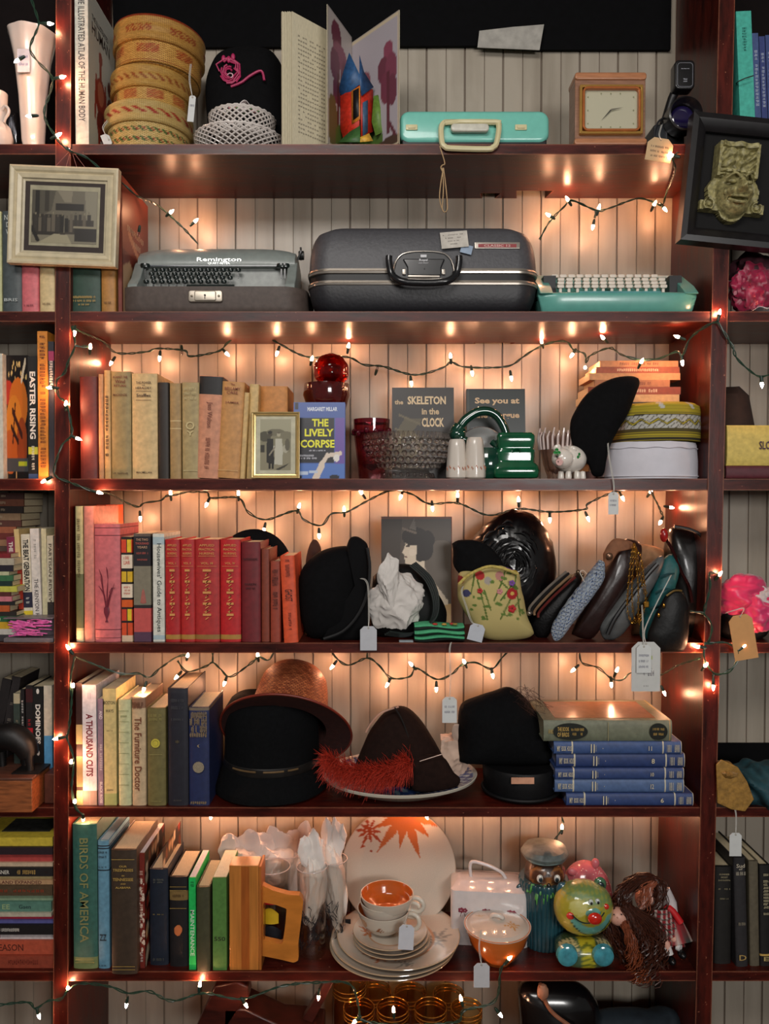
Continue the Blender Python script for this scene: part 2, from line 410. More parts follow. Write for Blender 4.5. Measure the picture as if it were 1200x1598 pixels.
obj('top_board', MB().box(XL-.04, XR+.04, -.02, D, 3.22, 3.26), WX, case)
# black sheet fixed over the upper boards of the middle bay, with a torn flap
bl = mat((6,6,8), .9, .3, spec=.15)
obj('black_backing', MB().prism([(q.x,q.z) for q in (at(178,75,D-.012),at(745,72,D-.012),at(842,78,D-.012),at(1046,78,D-.012),at(1051,-200,D-.012),at(170,-200,D-.012))], D-.014, D-.006), bl, case)
P = [at(x, y, D-.03) for x, y in ((745,74),(842,78),(849,38),(800,42),(748,48))]
tag(obj('hanging_paper_flap', MB().prism([(q.x,q.z) for q in P], D-.03, D-.028), mat((168,164,156), .7)), 'grey torn paper flap stuck on the black board above the suitcase-style case', 'paper')
for (xa, xc) in ((XL, at(88,100,D).x+.02), (at(1140,100,D).x-.02, XR)):   # dark panels behind the outer bays' top shelf
    obj('dark_panel', MB().box(xa, xc, D-.012, D-.004, SH[1], 3.2), mat((16,8,8), .8, spec=.2), case)
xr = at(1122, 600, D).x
obj('dark_panel', MB().box(xr, XR, D-.012, D-.004, at(1150,1200,D).z, at(1150,1158,D).z), bl, case)  # black strips set across the back of the right bay
obj('dark_panel', MB().box(xr, XR, D-.012, D-.004, at(1150,757,D).z, at(1150,742,D).z), bl, case)
# ================================================================ fairy lights
WIRE = mat((38,66,52), .35, .3, 80); SOCK = mat((30,52,42), .4, .2)
LIT = glow((1.0, .455, .235), BULB); CLEAR = glass((235,225,225), .05)
def smooth_path(P, k=5):
    P = [Vector(p) for p in P]; out = []
    for i in range(len(P)-1):
        a, b, c, d = P[max(i-1,0)], P[i], P[i+1], P[min(i+2,len(P)-1)]
        for j in range(k):
            t = j/k; out.append(.5*((2*b)+(c-a)*t+(2*a-5*b+4*c-d)*t*t+(3*b-a-3*c+d)*t**3))
    out.append(P[-1]); return out
def fairy(label, wires, bulbs, unlit=(), group=None, Y0=.2):
    """wires: lists of (px,py[,Y]); bulbs: (px,py[,Y])"""
    g3 = lambda q: at(q[0], q[1], q[2] if len(q) > 2 else Y0)
    W = [[g3(q) for q in w] for w in wires]
    root = thing('fairy_lights', label, 'string lights', tuple(W[0][0]), group=group); o = W[0][0]
    allp = []
    for w in W:
        p = smooth_path(w, 7); allp += p
        # resample for the twist
        q = []; s = 0
        for a, b in zip(p, p[1:]):
            n = max(1, int((b-a).length/.0035))
            for k in range(n): q.append(a.lerp(b, k/n))
        q.append(p[-1]); mb = MB()
        for ph in (0, PI):
            pts = []
            for i, c in enumerate(q):
                d = (q[min(i+1,len(q)-1)]-q[max(i-1,0)]).normalized(); u = d.cross(Vector((0,1,0)))
                u = u.normalized() if u.length > 1e-3 else Vector((1,0,0)); v = d.cross(u)
                t = i*.55+ph; rr = .0016+.0010*noise.noise(c*40)
                pts.append(c+(u*math.cos(t)+v*math.sin(t))*rr-o)
            mb.tube(pts, .0014, 5)
        obj('wire', mb, WIRE, root)
    for n, q in enumerate(list(bulbs)+list(unlit)):
        c = g3(q); near = min(allp, key=lambda p: (p-c).length); d = c-near
        if d.length < .006: d = Vector((.3,-.6,.8))
        if len(q) < 3 and Y0 > .1: d.y -= .002
        d.normalize(); L_ = .014; R = d.to_track_quat('Z','Y').to_matrix().to_4x4()
        k = c-d*(L_/2)
        mb = MB().lathe([(.0001,0),(.0028,0),(.0034,.004),(.0030,.008),(.0015,.012),(.0001,L_)], 12)
        bo = obj('bulb', mb, LIT if n < len(bulbs) else CLEAR, root); bo.matrix_basis = Matrix.Translation(k-o) @ R
        so = obj('socket', MB().lathe([(.0001,-.014),(.0022,-.014),(.0034,-.010),(.0038,.0008),(.0036,.0012),(.0001,.0012)], 10), SOCK, bo)
    return root
F_ = -.012          # in front of the frame
fairy('green fairy light string draped down beside the white milk glass vase',
  [[(45,-12),(58,26),(60,41),(47,75),(60,97),(81,120),(79,142),(69,180),(90,217),(107,234),(135,246,-.004),(160,266,.014),(191,286,.022),(214,306,.05),(240,317,.12),(259,331,.16),(289,359,.19),(309,381,.2)]],
  [(79,37),(26,95),(98,120),(45,181),(92,210),(268,330,.16),(306,344,.19)], [(216,366,.1)], Y0=-.02)
fairy('dark fairy light string behind the shadow box and above the turquoise typewriter',
  [[(842,374),(857,347),(880,323),(893,313),(930,328),(950,325),(993,310),(1013,313),(1033,320),(1040,300),(1053,267,.03),(1050,247,-.015),(1058,238,-.015)],[(930,328),(928,340)]],
  [(855,335),(885,310),(935,323),(925,355),(1022,317),(1038,327),(1047,242,-.015)], Y0=.19)
fairy('long fairy light string swagged under the shelf that holds the suitcase',
  [[(112,509,F_),(125,517,.01),(160,533,.12),(183,551,.19),(229,549),(245,544),(288,547),(297,556),(341,548),(355,535),(379,521,.21),(411,523,.21),(437,537),(480,557),(541,557),(567,569),(598,572),(647,585),(690,574),(704,565),(721,572),(758,574),(795,571),(814,559),(835,545),(863,534),(885,534),(895,546),(912,552),(915,566),(921,555),(951,543,.15),(969,553,.1),(996,561,.08),(1026,560,.07),(1056,549,.05),(1065,555,.04),(1077,528,.02),(1104,508,F_),(1120,502,F_)]],
  [(116,521,F_),(173,567),(249,560),(355,553),(432,552),(487,559),(544,539),(642,599),(703,555),(737,583),(798,591),(845,532,.19),(892,555),(913,574,.14),(940,526,.12),(1002,563,.075),(1056,525,.03),(1065,567,.04)], [(284,551),(408,528),(589,574)], Y0=.198)
fairy('green fairy light string looping to the bay with the yellow book',
  [[(1120,502),(1134,525),(1144,543),(1149,558),(1168,577),(1188,588),(1215,577)]], [(1123,487),(1189,601)], Y0=-.014)
fairy('green fairy light string running down the upright beside the graphic paperback',
  [[(112,509),(117,539),(107,563),(101,581),(88,595),(92,619),(103,629),(111,661),(111,680),(96,696),(85,731),(88,744),(107,752),(141,765)],[(141,540),(128,541),(117,539)]],
  [(141,540),(77,605),(103,629),(123,685),(68,751),(156,769)], Y0=-.014)
fairy('dark fairy light string swagged above the red books and felt hats',
  [[(141,765,-.014),(171,771,.05),(190,781,.14),(215,791),(225,785),(250,781),(260,774),(275,772),(292,768),(322,768),(330,777),(372,777),(387,799),(415,811),(461,797),(474,811),(501,820),(517,802),(541,799),(573,782),(609,766),(642,771),(669,786),(714,785),(762,804),(810,794),(858,799),(912,795),(918,786),(959,768),(1007,762),(1023,781,.18),(1035,806,.12)]],
  [(219,810),(266,769),(322,788),(372,769),(412,828),(467,789),(498,837),(537,794),(563,768),(625,776),(675,794),(714,772),(809,779),(858,812),(918,810),(972,778),(1016,766),(1048,792,.17),(1030,816,.11)], Y0=.198)
fairy('green fairy light string coiled on the upright beside the pink scarf',
  [[(1122,897),(1107,895),(1108,917),(1099,955),(1105,965),(1111,981),(1105,1003),(1100,1005),(1100,1030),(1117,1052),(1142,1044),(1152,1019),(1133,1003),(1100,1005)],[(1077,954,-.005),(1099,957)],[(1113,1052),(1113,1062)]],
  [(1124,895),(1102,1037),(1113,1073),(1162,1007),(1087,1009,-.01)], Y0=-.016)
fairy('fairy light string hanging in short loops above the row with the straw hat',
  [[(117,1025,F_),(140,1034,.02),(187,1051,.04),(216,1051,.05),(233,1057,.05),(251,1042,.08),(277,1025,.12),(293,1022,.12)],[(277,1031),(292,1048),(321,1040),(332,1034),(344,1044),(360,1056),(393,1034),(404,1025),(419,1030),(430,1012)],[(332,1034),(332,1008)],[(512,1008),(525,1027),(544,1038),(573,1027),(591,1038),(610,1058),(639,1056),(650,1043),(681,1060),(705,1052),(720,1038),(742,1034),(767,1044),(783,1027),(800,1008)],[(573,1027),(573,1005)]],
  [(106,1010,F_),(293,1022,.12),(224,1077,.04),(275,1057),(350,1067),(402,1021),(518,1041),(604,1069),(641,1036),(681,1076),(724,1032),(769,1055)], Y0=.195)
fairy('fairy light string hanging behind the large paper tag above the blue book stack',
  [[(904,1008),(908,1034),(933,1042),(954,1059),(971,1061),(985,1050),(1012,1054,.17),(1033,1052,.12),(1058,1038,.06),(1092,1027,-.01)],[(954,1059),(954,1064)]],
  [(894,1046),(963,1045),(954,1069),(1037,1082,.14)], Y0=.195)
fairy('green fairy light string down the upright beside the white and red thriller spine',
  [[(117,1025),(110,1060),(112,1090),(107,1140),(104,1150),(113,1175),(115,1195),(112,1230),(118,1260,-.01),(130,1272,.0)]],
  [(114,1069),(87,1153),(111,1188),(117,1250),(130,1279,.01)], Y0=-.014)
fairy('fairy light pair poking down over the round decorated plate and cookie jar', [[(875,1268),(879,1284)],[(877,1296),(866,1312),(870,1330,.2)],[(660,1266),(664,1270)]], [(877,1290),(666,1275)], Y0=.18)
fairy('green fairy light string stretched along the lowest shelf in view',
  [[(-12,1570),(42,1564),(55,1574),(75,1562),(95,1559),(105,1547),(125,1535),(170,1539),(200,1550),(232,1547),(269,1562),(318,1550),(378,1559),(439,1539),(499,1533),(546,1536),(560,1574),(562,1590),(589,1597),(640,1600),(712,1595),(724,1577),(772,1562),(781,1514),(790,1502)]],
  [(61,1586),(106,1541),(197,1569),(312,1535),(384,1569),(497,1557),(614,1575),(719,1557),(781,1584),(796,1494),(553,1595)], Y0=-.012)

fairy('fairy light string with added unseen bulbs under the shelf over the plates and cookie jars',
  [[(150,1262),(200,1268),(262,1262),(329,1268),(395,1262),(470,1266),(540,1261),(600,1266),(664,1266),(730,1262),(800,1266),(860,1262),(940,1266),(1010,1262)]],
  [(203,1262),(232,1258),(262,1256),(296,1257),(365,1257),(435,1256),(503,1258),(568,1257),(632,1258),(700,1257),(768,1258),(870,1258),(975,1257),(329,1275),(398,1256),(470,1258),(536,1256),(600,1258),(735,1257),(800,1258),(940,1258),(1006,1257)], Y0=.19)  # unseen bulbs added along this string to warm the wall behind
# ================================================================ books
PAGE = (214,196,160)
def leaf_mat(c): return mat(c, .8, .25, 300, 0, stretch=(12,.3,.3))
def book_parts(root, W, H, dep, c, paper=False, bands=(), pages=PAGE, text=(), rough=.55, side=None, worn=.2):
    t = .0008 if paper else min(.0026, W*.16); bul = 0 if paper else min(.0045, W*.13)
    hw = W/2
    if paper: front = [(-hw,0),(hw,0)]
    else: front = [(-hw, .003)]+[(-hw*math.cos(PI*i/6), .003-.0015-bul*math.sin(PI*i/6)) for i in range(0,7)]+[(hw,.003)]
    n = len(front)
    outer = front+[(hw,dep)]; inner = [(hw-t,dep),(hw-t,.004+t*.5),(-hw+t,.004+t*.5),(-hw+t,dep)]
    poly = outer+inner+[(-hw,dep)]
    levels = sorted({0.0, 1.0}|{b[0] for b in bands}|{b[1] for b in bands})
    mats = [mat(c, rough, worn, 90, .12)]; mi = {}
    for a, b_, col in bands:
        m_ = mat(col, rough, .12, 90, .1)
        if m_ not in mats: mats.append(m_)
    mb = MB(); k = len(poly); idx = []
    for z in levels: idx.append(mb.add([(x,y,z*H) for x,y in poly]))
    mb.face([idx[0]+i for i in reversed(range(k))]); mb.face([idx[-1]+i for i in range(k)])
    for li in range(len(levels)-1):
        q = 0; zc = (levels[li]+levels[li+1])/2
        for a, b_, col in bands:
            if a <= zc <= b_: q = mats.index(mat(col, rough, .12, 90, .1))
        for i in range(k):
            j = (i+1)%k
            mb.face((idx[li]+i, idx[li]+j, idx[li+1]+j, idx[li+1]+i), q if i < n else 0)
    if side:   # cover board seen on its outer side
        mats.append(mat(side, rough, .15, 60, .1))
    cov = obj('cover', mb, mats, root, ang=50)
    ov = .0 if paper else .003
    obj('pages', MB().box(-hw+t, hw-t, .004+t*.5, dep-ov, ov, H-ov), leaf_mat(pages), root)
    yf = -bul-.0019 if not paper else -.0004
    by = {}
    for s, zc, ln, sz, mode, col in text:
        it = (s, ln*H, sz*W, mode, (0, yf, zc*H)) if mode in 'vu' else (s, ln*W, sz*H, mode, (0, yf, zc*H))
        by.setdefault(tuple(col), []).append(it)
    for col, its in by.items(): lettering(its, mat(col, .5, .1), root, 'spine_lettering')
    return root
def book(sh, x0, x1, yt, c, label, t=(), Y=.012, dep=.135, yb=None, lean=0, g=None, name='hardcover_book', zoff=0, **k):
    z = SH[sh]+zoff; y_b = at(600, 0, Y).z  # unused row height kept simple
    xa, xb2 = at(x0, (yt+yt+250)/2, Y).x, at(x1, (yt+yt+250)/2, Y).x
    # pixel row of the shelf at this depth
    ybase = 799-( (z-CAM_Z)/( (Y-CAM_Y)) *F ) if False else None
    H = at(600, yt, Y).z-z; W = xb2-xa-.0006
    a = math.atan2(lean/ppm(Y), H); x = (xa+xb2)/2 - (lean/ppm(Y))*.5
    root = thing(name, label, 'book', (x, Y, z+abs(math.sin(a))*W/2+.0002), (0, a, 0), g)
    return book_parts(root, W, H/math.cos(a) if a else H, dep, c, text=t, paper=(name == 'paperback_book') or k.pop('paper', False), **k)
GOLD = (196,160,84); DK = (52,34,28); CRM = (222,208,176)
def flat_book(x0, x1, y0, y1, Y, c, label, t=(), z=None, dep=.14, g=None, name='hardcover_book', rz=0, **k):
    """a book lying down, spine to the front; returns the height of its top"""
    P, Q = at(x0, (y0+y1)/2, Y), at(x1, (y0+y1)/2, Y); H = Q.x-P.x
    W = (y1-y0)/ppm(Y)
    z0 = z if z is not None else at(x0, y1, Y).z
    root = thing(name, label, 'book', (Q.x, Y, z0+W/2), (0, -PI/2, rz), g)
    book_parts(root, W-.0004, H, dep, c, text=t, paper=(name == 'paperback_book'), **k)
    return z0+W
# ---- first row (shelf 1)
def cover_print(root, W, H, dep, base_c, ops, nx=40, ny=60, items=(), tc=DK, x=None):
    """printed front board on the +x side of a book"""
    xx = (W/2+.0004) if x is None else x
    M = Matrix(((0,0,0,xx),(1,0,0,.004),(0,0,1,0),(0,0,0,1)))
    canvas('front_cover_print', dep-.004, H, nx, ny, base_c, ops, paintmat(.4), root, M=M)
    if items: lettering([(s, w_, h_, 's', (xx+.0004, y, z)) for s, w_, h_, y, z in items], mat(tc, .5, .1), root, 'cover_lettering')
b = book(1, 117, 138, -22, (216,214,200), 'tall white atlas standing beside the woven baskets with a red anatomy figure on its cover',
  [('THE ILLUSTRATED ATLAS OF THE HUMAN BODY', .55, .8, .5, 'v', (70,64,60))], dep=.165, Y=.006, paper=True)
bl_ = at(1,1,0); Wb = 21/ppm(0); Hb = at(600,-22,0).z-SH[1]
RED = (150,52,34)
cover_print(b, Wb, Hb, .165, (206,206,194), [('e',.42,.66,.07,.045,RED),('r',.38,.42,.46,.64,RED),('e',.42,.40,.20,.13,RED),('e',.42,.43,.12,.08,(190,110,80)),('e',.42,.22,.16,.10,(120,36,26)),('r',.30,.02,.40,.2,RED),('r',.46,.02,.56,.2,(120,36,26)),
  ('e',.76,.54,.07,.05,(110,40,30)),('e',.78,.30,.16,.18,(120,44,30)),('r',.70,.02,.86,.2,(96,30,24)),('l',.25,.5,.2,.25,.03,RED),('l',.6,.5,.64,.2,.03,RED)], 60, 90,
  [('THE ILLUSTRATED', .10, .012, .07, Hb*.86), ('HUMAN', .11, .026, .075, Hb*.79)])
book(1, 1152, 1176, 18, (72,178,160), 'tall turquoise book with a dark cord tied round it above the shadow box', [('~ABCD', .8, .2, .3, 'v', (40,120,110))], dep=.16, paper=True, lean=-10)
for x0, x1, yt, n_, c in ((1176,1186,52,'slim slate blue book directly next to the tall turquoise book',(66,84,130)), (1187,1196,57,'slim indigo book second from the tall turquoise book',(54,66,120)), (1197,1209,55,'slate blue book cut by the edge of the photo above the shadow box',(60,76,126))):
    book(1, x0, x1, yt, c, n_, [('~ABCDEFG', .6, .5, .5, 'v', (170,180,200))], lean=-8, paper=True)
obj_c = thing('cord', 'dark cord tied round the tall turquoise book', 'cord', tuple(at(1150,130,0)))
obj('loop', MB().tube([at(1149,130,.02)-at(1150,130,0), at(1152,127,-.002)-at(1150,130,0), at(1163,122,-.004)-at(1150,130,0), at(1176,118,-.003)-at(1150,130,0)], .0012, 6), mat((40,30,30)), obj_c)
# ---- second row, left end, behind the cream picture frame
for x0,x1,yt,c,lb,t,o_ in (
  (-8,3,330,(190,190,140),'pale green-cream book cut by the edge of the photo beneath the milk glass vase',[],{}),
  (4,34,330,(74,82,84),'blue grey book with pale capital lettering half hidden by the cream picture frame',[('NEW',.93,.6,.05,'h',(190,196,190)),('DO',.86,.4,.05,'h',(190,196,190)),('WO',.79,.45,.05,'h',(190,196,190)),('BRIS',.12,.7,.03,'h',(180,186,184))],{}),
  (34,61,372,(214,110,116),'pink cloth book peeking out below the cream picture frame',[('~press',.09,.6,.03,'h',(120,50,60))],{}),
  (62,87,380,(216,190,140),'cream book with a rubbed spine below the cream picture frame',[('~house',.12,.5,.03,'h',(120,90,60))],{}),
  (110,157,372,(44,70,58),'dark green cloth book with gold printing low on the spine beneath the picture frame',[('~university',.20,.75,.035,'h',GOLD),('~ofthestate',.15,.75,.03,'h',GOLD),('~press',.10,.4,.025,'h',GOLD)],{}),
  (158,181,365,(176,124,62),'tan ochre cloth book between the dark green book and the open coverered volume'.replace('coverered','covered'),[('~sons',.12,.5,.03,'h',(110,70,30))],{})):
    book(2,x0,x1,yt,c,lb,t,**o_)
b = book(2, 184, 190, 272, (120,50,34), 'large thin red brown picture book whose cover shows beside the grey typewriter', [], dep=.19, Y=.015, name='paperback_book')
Hb = at(600,272,.015).z-SH[2]
cover_print(b, 6/ppm(.01), Hb, .19, (150,62,40), [('r',0,0,1,.42,(206,170,130)),('p',[(0,.35),(.25,.42),(.5,.34),(.8,.45),(1,.36),(1,.47),(0,.47)],(120,44,30)),('e',.3,.2,.06,.12,(120,74,50)),('e',.55,.16,.07,.13,(90,60,44)),('e',.8,.2,.06,.1,(140,90,60)),('l',.25,.62,.6,.5,.03,(214,150,110))],40,60,
   [('~ameri', .13, .014, .09, Hb*.66), ('~folk', .06, .014, .10, Hb*.58)], (230,200,170))
# ---- third row (shelf 3)
b = book(3, -6, 5, 552, (206,204,190), 'white edged thin paperback at the edge of the photo beside the orange and black cover', [], name='paperback_book')
b = book(3, 44, 59, 556, (20,18,16), 'thick black paperback with white block title on the spine and a fiery orange cover', [('EASTER RISING', .60, .55, .62, 'v', (232,226,214)), ('~mich', .17, .2, .3, 'v', (220,220,200))], bands=[(.2,.26,(200,196,60)),(.0,.04,(60,80,120))], name='paperback_book', dep=.12, Y=.02)
# its cover faces out as the book is turned: a wedge of front board
W_ = 40/ppm(.03); H_ = (745-553)/ppm(.03)
q = at(5,747,.03)
ph = thing('paperback_book','paperback facing outward with an orange and black painted figure on its cover','book',(q.x,.03,SH[3]+.0002))
obj('cover', MB().box(0,W_,.0,.012,0,H_), mat((24,20,20),.4), ph, bevel=.0008)
rnd = random.Random(3); fire = []
for i in range(26): fire.append(('e', rnd.uniform(.05,.95), rnd.uniform(.72,.95), .02,.02, (226,190,120)))
canvas('cover_print', W_, H_, 60, 110, (26,18,16), fire+[('e',.2,.70,.25,.10,(190,50,30)),('e',.62,.60,.36,.22,(204,110,34)),('e',.45,.40,.32,.28,(216,130,40)),('e',.3,.22,.28,.18,(190,90,30)),('e',.75,.28,.2,.22,(150,64,24)),('l',.4,.55,.75,.35,.03,(60,24,16)),('l',.35,.42,.6,.3,.025,(50,20,14)),('l',.5,.6,.4,.3,.02,(60,24,16)),('l',.75,.8,.9,.95,.03,(220,200,170)),('r',0,.06,1,.17,(70,70,72)),('r',.6,.10,.95,.14,(170,180,40)),('r',.1,0,.2,.06,(200,150,100)),('r',.5,0,.55,.06,(220,170,110))], paintmat(.3), ph, loc=(0,-.0006,0))
book(3, 59, 75, 517, (206,130,44), 'tall orange paperback with brown lettering beside the graphic thriller', [('~menfromunderthehay', .52, .9, .55, 'v', (110,50,20))], name='paperback_book')
book(3, 76, 85, 533, (40,40,48), 'narrow black paperback with white lettering against the upright', [('~irel', .77, .18, .6, 'v', (220,214,200))], bands=[(.86,.93,(150,50,90))], name='paperback_book')
BK3 = [
 (125,153,588,(104,40,32),'worn maroon cloth book standing first in the third row of the middle bay',[],{}),
 (154,162,584,(196,142,96),'slim peach book between the maroon book and the thin cream book',[],{}),
 (163,173,578,(206,164,104),'slim tan book with vertical dark lettering squeezed near the maroon book',[('~memoirsx',.5,.6,.5,'v',DK)],{}),
 (174,205,580,(158,136,88),'olive tan book with rubbed red title and shaded green edge',[('AGAINST THE',.945,.75,.022,'h',(120,44,30)),('Wind',.905,.5,.034,'h',(120,44,30)),('RETURN',.865,.6,.02,'h',(120,44,30)),('MACKENZIE',.78,.7,.02,'h',(110,60,36)),('~henryh',.05,.75,.018,'h',(90,66,46))],{}),
 (206,246,583,(214,182,128),'pale cream book with three ruled lines under its black title',[('THE POWER',.91,.6,.022,'h',DK),('OF',.885,.12,.014,'h',DK),('HERALDRY',.86,.62,.022,'h',DK),('________',.83,.6,.004,'h',DK),('Snaffles',.79,.55,.03,'h',DK),('________',.745,.6,.004,'h',DK),('MACMILLAN',.06,.6,.016,'h',DK)],{}),
 (247,264,597,(46,38,32),'narrow black book between cream and tan spines',[],{}),
 (265,283,598,(168,136,88),'tan cloth book with two pale bands near its middle',[],{'bands':[(.60,.612,(206,180,130)),(.52,.53,(206,180,130))]}),
 (284,312,597,(170,150,104),'greenish tan book stamped with a faint urn emblem',[('~seven',.93,.7,.03,'h',(206,190,140)),('~golde',.88,.7,.03,'h',(206,190,140)),('~hours',.83,.7,.03,'h',(206,190,140)),('O',.55,.5,.085,'h',(204,186,136)),('Y',.47,.4,.05,'h',(204,186,136)),('_____',.085,.8,.006,'h',(206,190,140))],{}),
 (308,345,588,(204,140,108),'leaning salmon pink book with a black title label at the top',[('Jess Walton',.62,.25,.26,'v',(120,66,50)),('~ataleofthe',.25,.32,.2,'v',(140,80,60))],{'lean':8,'bands':[(.82,.995,(28,26,26))]}),
 (343,378,597,(196,142,84),'leaning orange tan book with faded red title',[('The',.97,.2,.02,'h',(140,50,30)),('BELLAMY',.925,.7,.03,'h',(130,60,36)),('CASE',.885,.5,.03,'h',(130,60,36)),('JAMES',.78,.6,.024,'h',(130,60,36)),('________',.08,.9,.005,'h',(220,180,120))],{'lean':9}),
 (372,386,613,(206,172,112),'slim cream leaning book just behind the small gold photo frame',[],{'lean':8,'Y':.02}),
 (387,402,600,(210,178,120),'thin pale book leaning on the tan book behind the gold photo frame',[],{'lean':6,'Y':.03}),
]
for x0,x1,yt,c,lb,t,o_ in BK3: book(3,x0,x1,yt,c,lb,t,**o_)
book(3, 404, 449, 603, (200,134,70), 'orange tan cloth book with a dark triangular mark behind the gold photo frame', [('A',.64,.35,.09,'h',(120,70,44))], Y=.06, dep=.12)
# facing-out books of the third row
def facing(x0,x1,yt,yb,Y,sh,c,label,ops,items,thick=.02,name='paperback_book',tilt=-.06,rough=.35,nx=60,ny=90,z=None,rz=0,tcol=None):
    P, Q = at(x0,(yt+yb)/2,Y), at(x1,(yt+yb)/2,Y); W = Q.x-P.x; z0 = SH[sh] if z is None else z; H = at(600,yt,Y).z-z0
    r = thing(name,label,'book',(P.x,Y,z0+.0003),(tilt,0,rz))
    obj('pages', MB().box(.001,W-.002,.001,thick-.001,.001,H-.001), leaf_mat(PAGE), r)
    obj('cover', MB().box(0,W,0,.001,0,H).box(0,W,thick-.001,thick,0,H).box(0,.0012,0,thick,0,H), mat(c,rough,.1), r)
    canvas('cover_print', W, H, nx, ny, c, ops, paintmat(rough, coat=.3), r, loc=(0,-.0005,0))
    by = {}
    for s,cx,cz,w_,h_,col in items: by.setdefault(col,[]).append((s,w_*W,h_*H,'h',(cx*W,-.0011,cz*H)))
    for col,its in by.items(): lettering(its, mat(col,.5,.05), r, 'cover_lettering')
    return r
facing(457,538,626,747,.012,3,(72,100,172),'blue and black crime paperback with large yellow title letters beside the gold photo frame',
  [('r',0,.20,.80,.80,(18,20,34)),('r',.80,.1,1,.8,(112,84,170)),('r',0,0,1,.2,(84,124,200)),('r',.02,.90,.1,1,(30,30,40)),('l',.42,-.02,.56,.18,.055,(232,214,196)),('l',.54,.17,.66,.30,.035,(232,214,196)),('l',.66,.30,.92,.33,.028,(232,214,196)),('e',.84,.27,.06,.05,(240,236,230)),('r',.02,.05,.3,.1,(200,214,236)),('r',.3,.07,.48,.11,(200,214,236)),('e',.1,.02,.08,.03,(20,24,40)),('e',.8,.02,.1,.03,(20,24,40))],
  [('MARGARET MILLAR',.56,.91,.58,.055,(226,232,244)),('THE',.52,.73,.32,.10,(236,232,60)),('LIVELY',.50,.60,.56,.10,(236,232,60)),('CORPSE',.47,.455,.66,.105,(236,232,60)),('~roseslast',.45,.365,.36,.02,(220,220,230)),('~suspenses',.25,.30,.34,.025,(220,220,230)),('~ofsubtle',.28,.265,.36,.025,(220,220,230))],
  thick=.018, tilt=-.10)
facing(612,709,603,747,.11,3,(50,44,40),'dark jacketed mystery with a pale title standing behind the crystal bowl',
  [('p',[(.05,.3),(.45,.62),(.5,.66),(.2,.66),(.05,.5)],(92,82,58)),('e',.27,.38,.2,.14,(120,108,70)),('e',.27,.38,.13,.09,(56,50,38)),('l',.12,.7,.45,.6,.012,(110,98,70)),('l',.05,.55,.45,.45,.012,(110,98,70))],
  [('the',.11,.84,.14,.05,(206,178,140)),('SKELETON',.56,.86,.62,.09,(224,196,156)),('in the',.62,.74,.28,.07,(206,178,140)),('CLOCK',.66,.62,.36,.10,(224,196,156))],
  thick=.02, name='hardcover_book', tilt=-.08)
facing(729,821,605,747,.11,3,(30,38,36),'dark jacketed mystery with slanting pale script title behind the green pitcher',
  [('r',0,0,.04,1,(58,60,50)),('p',[(.3,.2),(.9,.25),(.8,.5),(.4,.45)],(60,66,58))],
  [('See you at',.52,.86,.76,.085,(214,180,140)),('the Morgue',.52,.70,.76,.085,(206,170,130)),('o',.78,.47,.06,.04,(200,90,70))],
  thick=.02, name='hardcover_book', tilt=-.08)
# paperbacks stacked behind the caps
z = SH[3]; ys = [747,738,728,716,704,693,682,672,660,650,640,628]
zz = SH[3]; Yk = .11
lst = [(915,1058,12,(120,60,40)),(920,1056,12,(150,110,70)),(916,1060,11,(90,50,36)),(918,1058,12,(150,90,60)),(920,1050,11,(186,160,120)),(926,1058,11,(120,100,80)),(922,1056,10,(156,44,40)),(935,1058,11,(200,170,130)),(930,1050,12,(150,50,36)),(940,1040,11,(60,50,44)),(915,1060,11,(200,160,110)),(918,1062,11,(140,64,40)),(928,1045,10,(170,110,70)),(920,1061,10,(196,140,90)),(930,1060,9,(150,74,44)),(936,1058,9,(186,126,80))]
words_ = ['dark rust','sand coloured','brown','terracotta','cream','grey brown','bright red','pale cream','red','black','wheat coloured','rust brown','caramel','light orange','brick','honey coloured']
ords = ['lowest','second','third','fourth','fifth','sixth','seventh','eighth','ninth','tenth','eleventh','twelfth','thirteenth','fourteenth','fifteenth','topmost']
for i,(x0,x1,h,c) in enumerate(lst):
    hh = h*1.07/ppm(Yk); P = at(x0,640,Yk)
    Q = at(x1,640,Yk); r = thing('paperback_book', f'{words_[i]} paperback lying {ords[i]} in the stack behind the embroidered cap'.replace('lying topmost','lying topmost'), 'book', (Q.x,Yk,zz+hh/2), (0,-PI/2,0), 'paperbacks stacked behind the caps')
    tx = [('~ABCDEFGH'+'abcdefghijklmnop'[i],.5,.5,.45,'v',(230,200,160) if sum(c) < 330 else (90,40,30))] if i%3 != 1 else []
    book_parts(r, hh-.0003, Q.x-P.x, .1, c, paper=True, text=tx); zz += hh
q = at(1135,747,.02)
# ---- right bay third row
zt = flat_book(1133,1230,720,740,.0,(86,34,44),'maroon book lying under the yellow book beside the upright',z=SH[3]+.0002,dep=.16)
flat_book(1134,1232,657,720,.004,(212,186,96),'thick yellow cloth book with rubbed edges lying on the maroon book',[('SLOAN',.33,.34,.2,'v',(60,30,60))],z=zt+.0004,dep=.15)
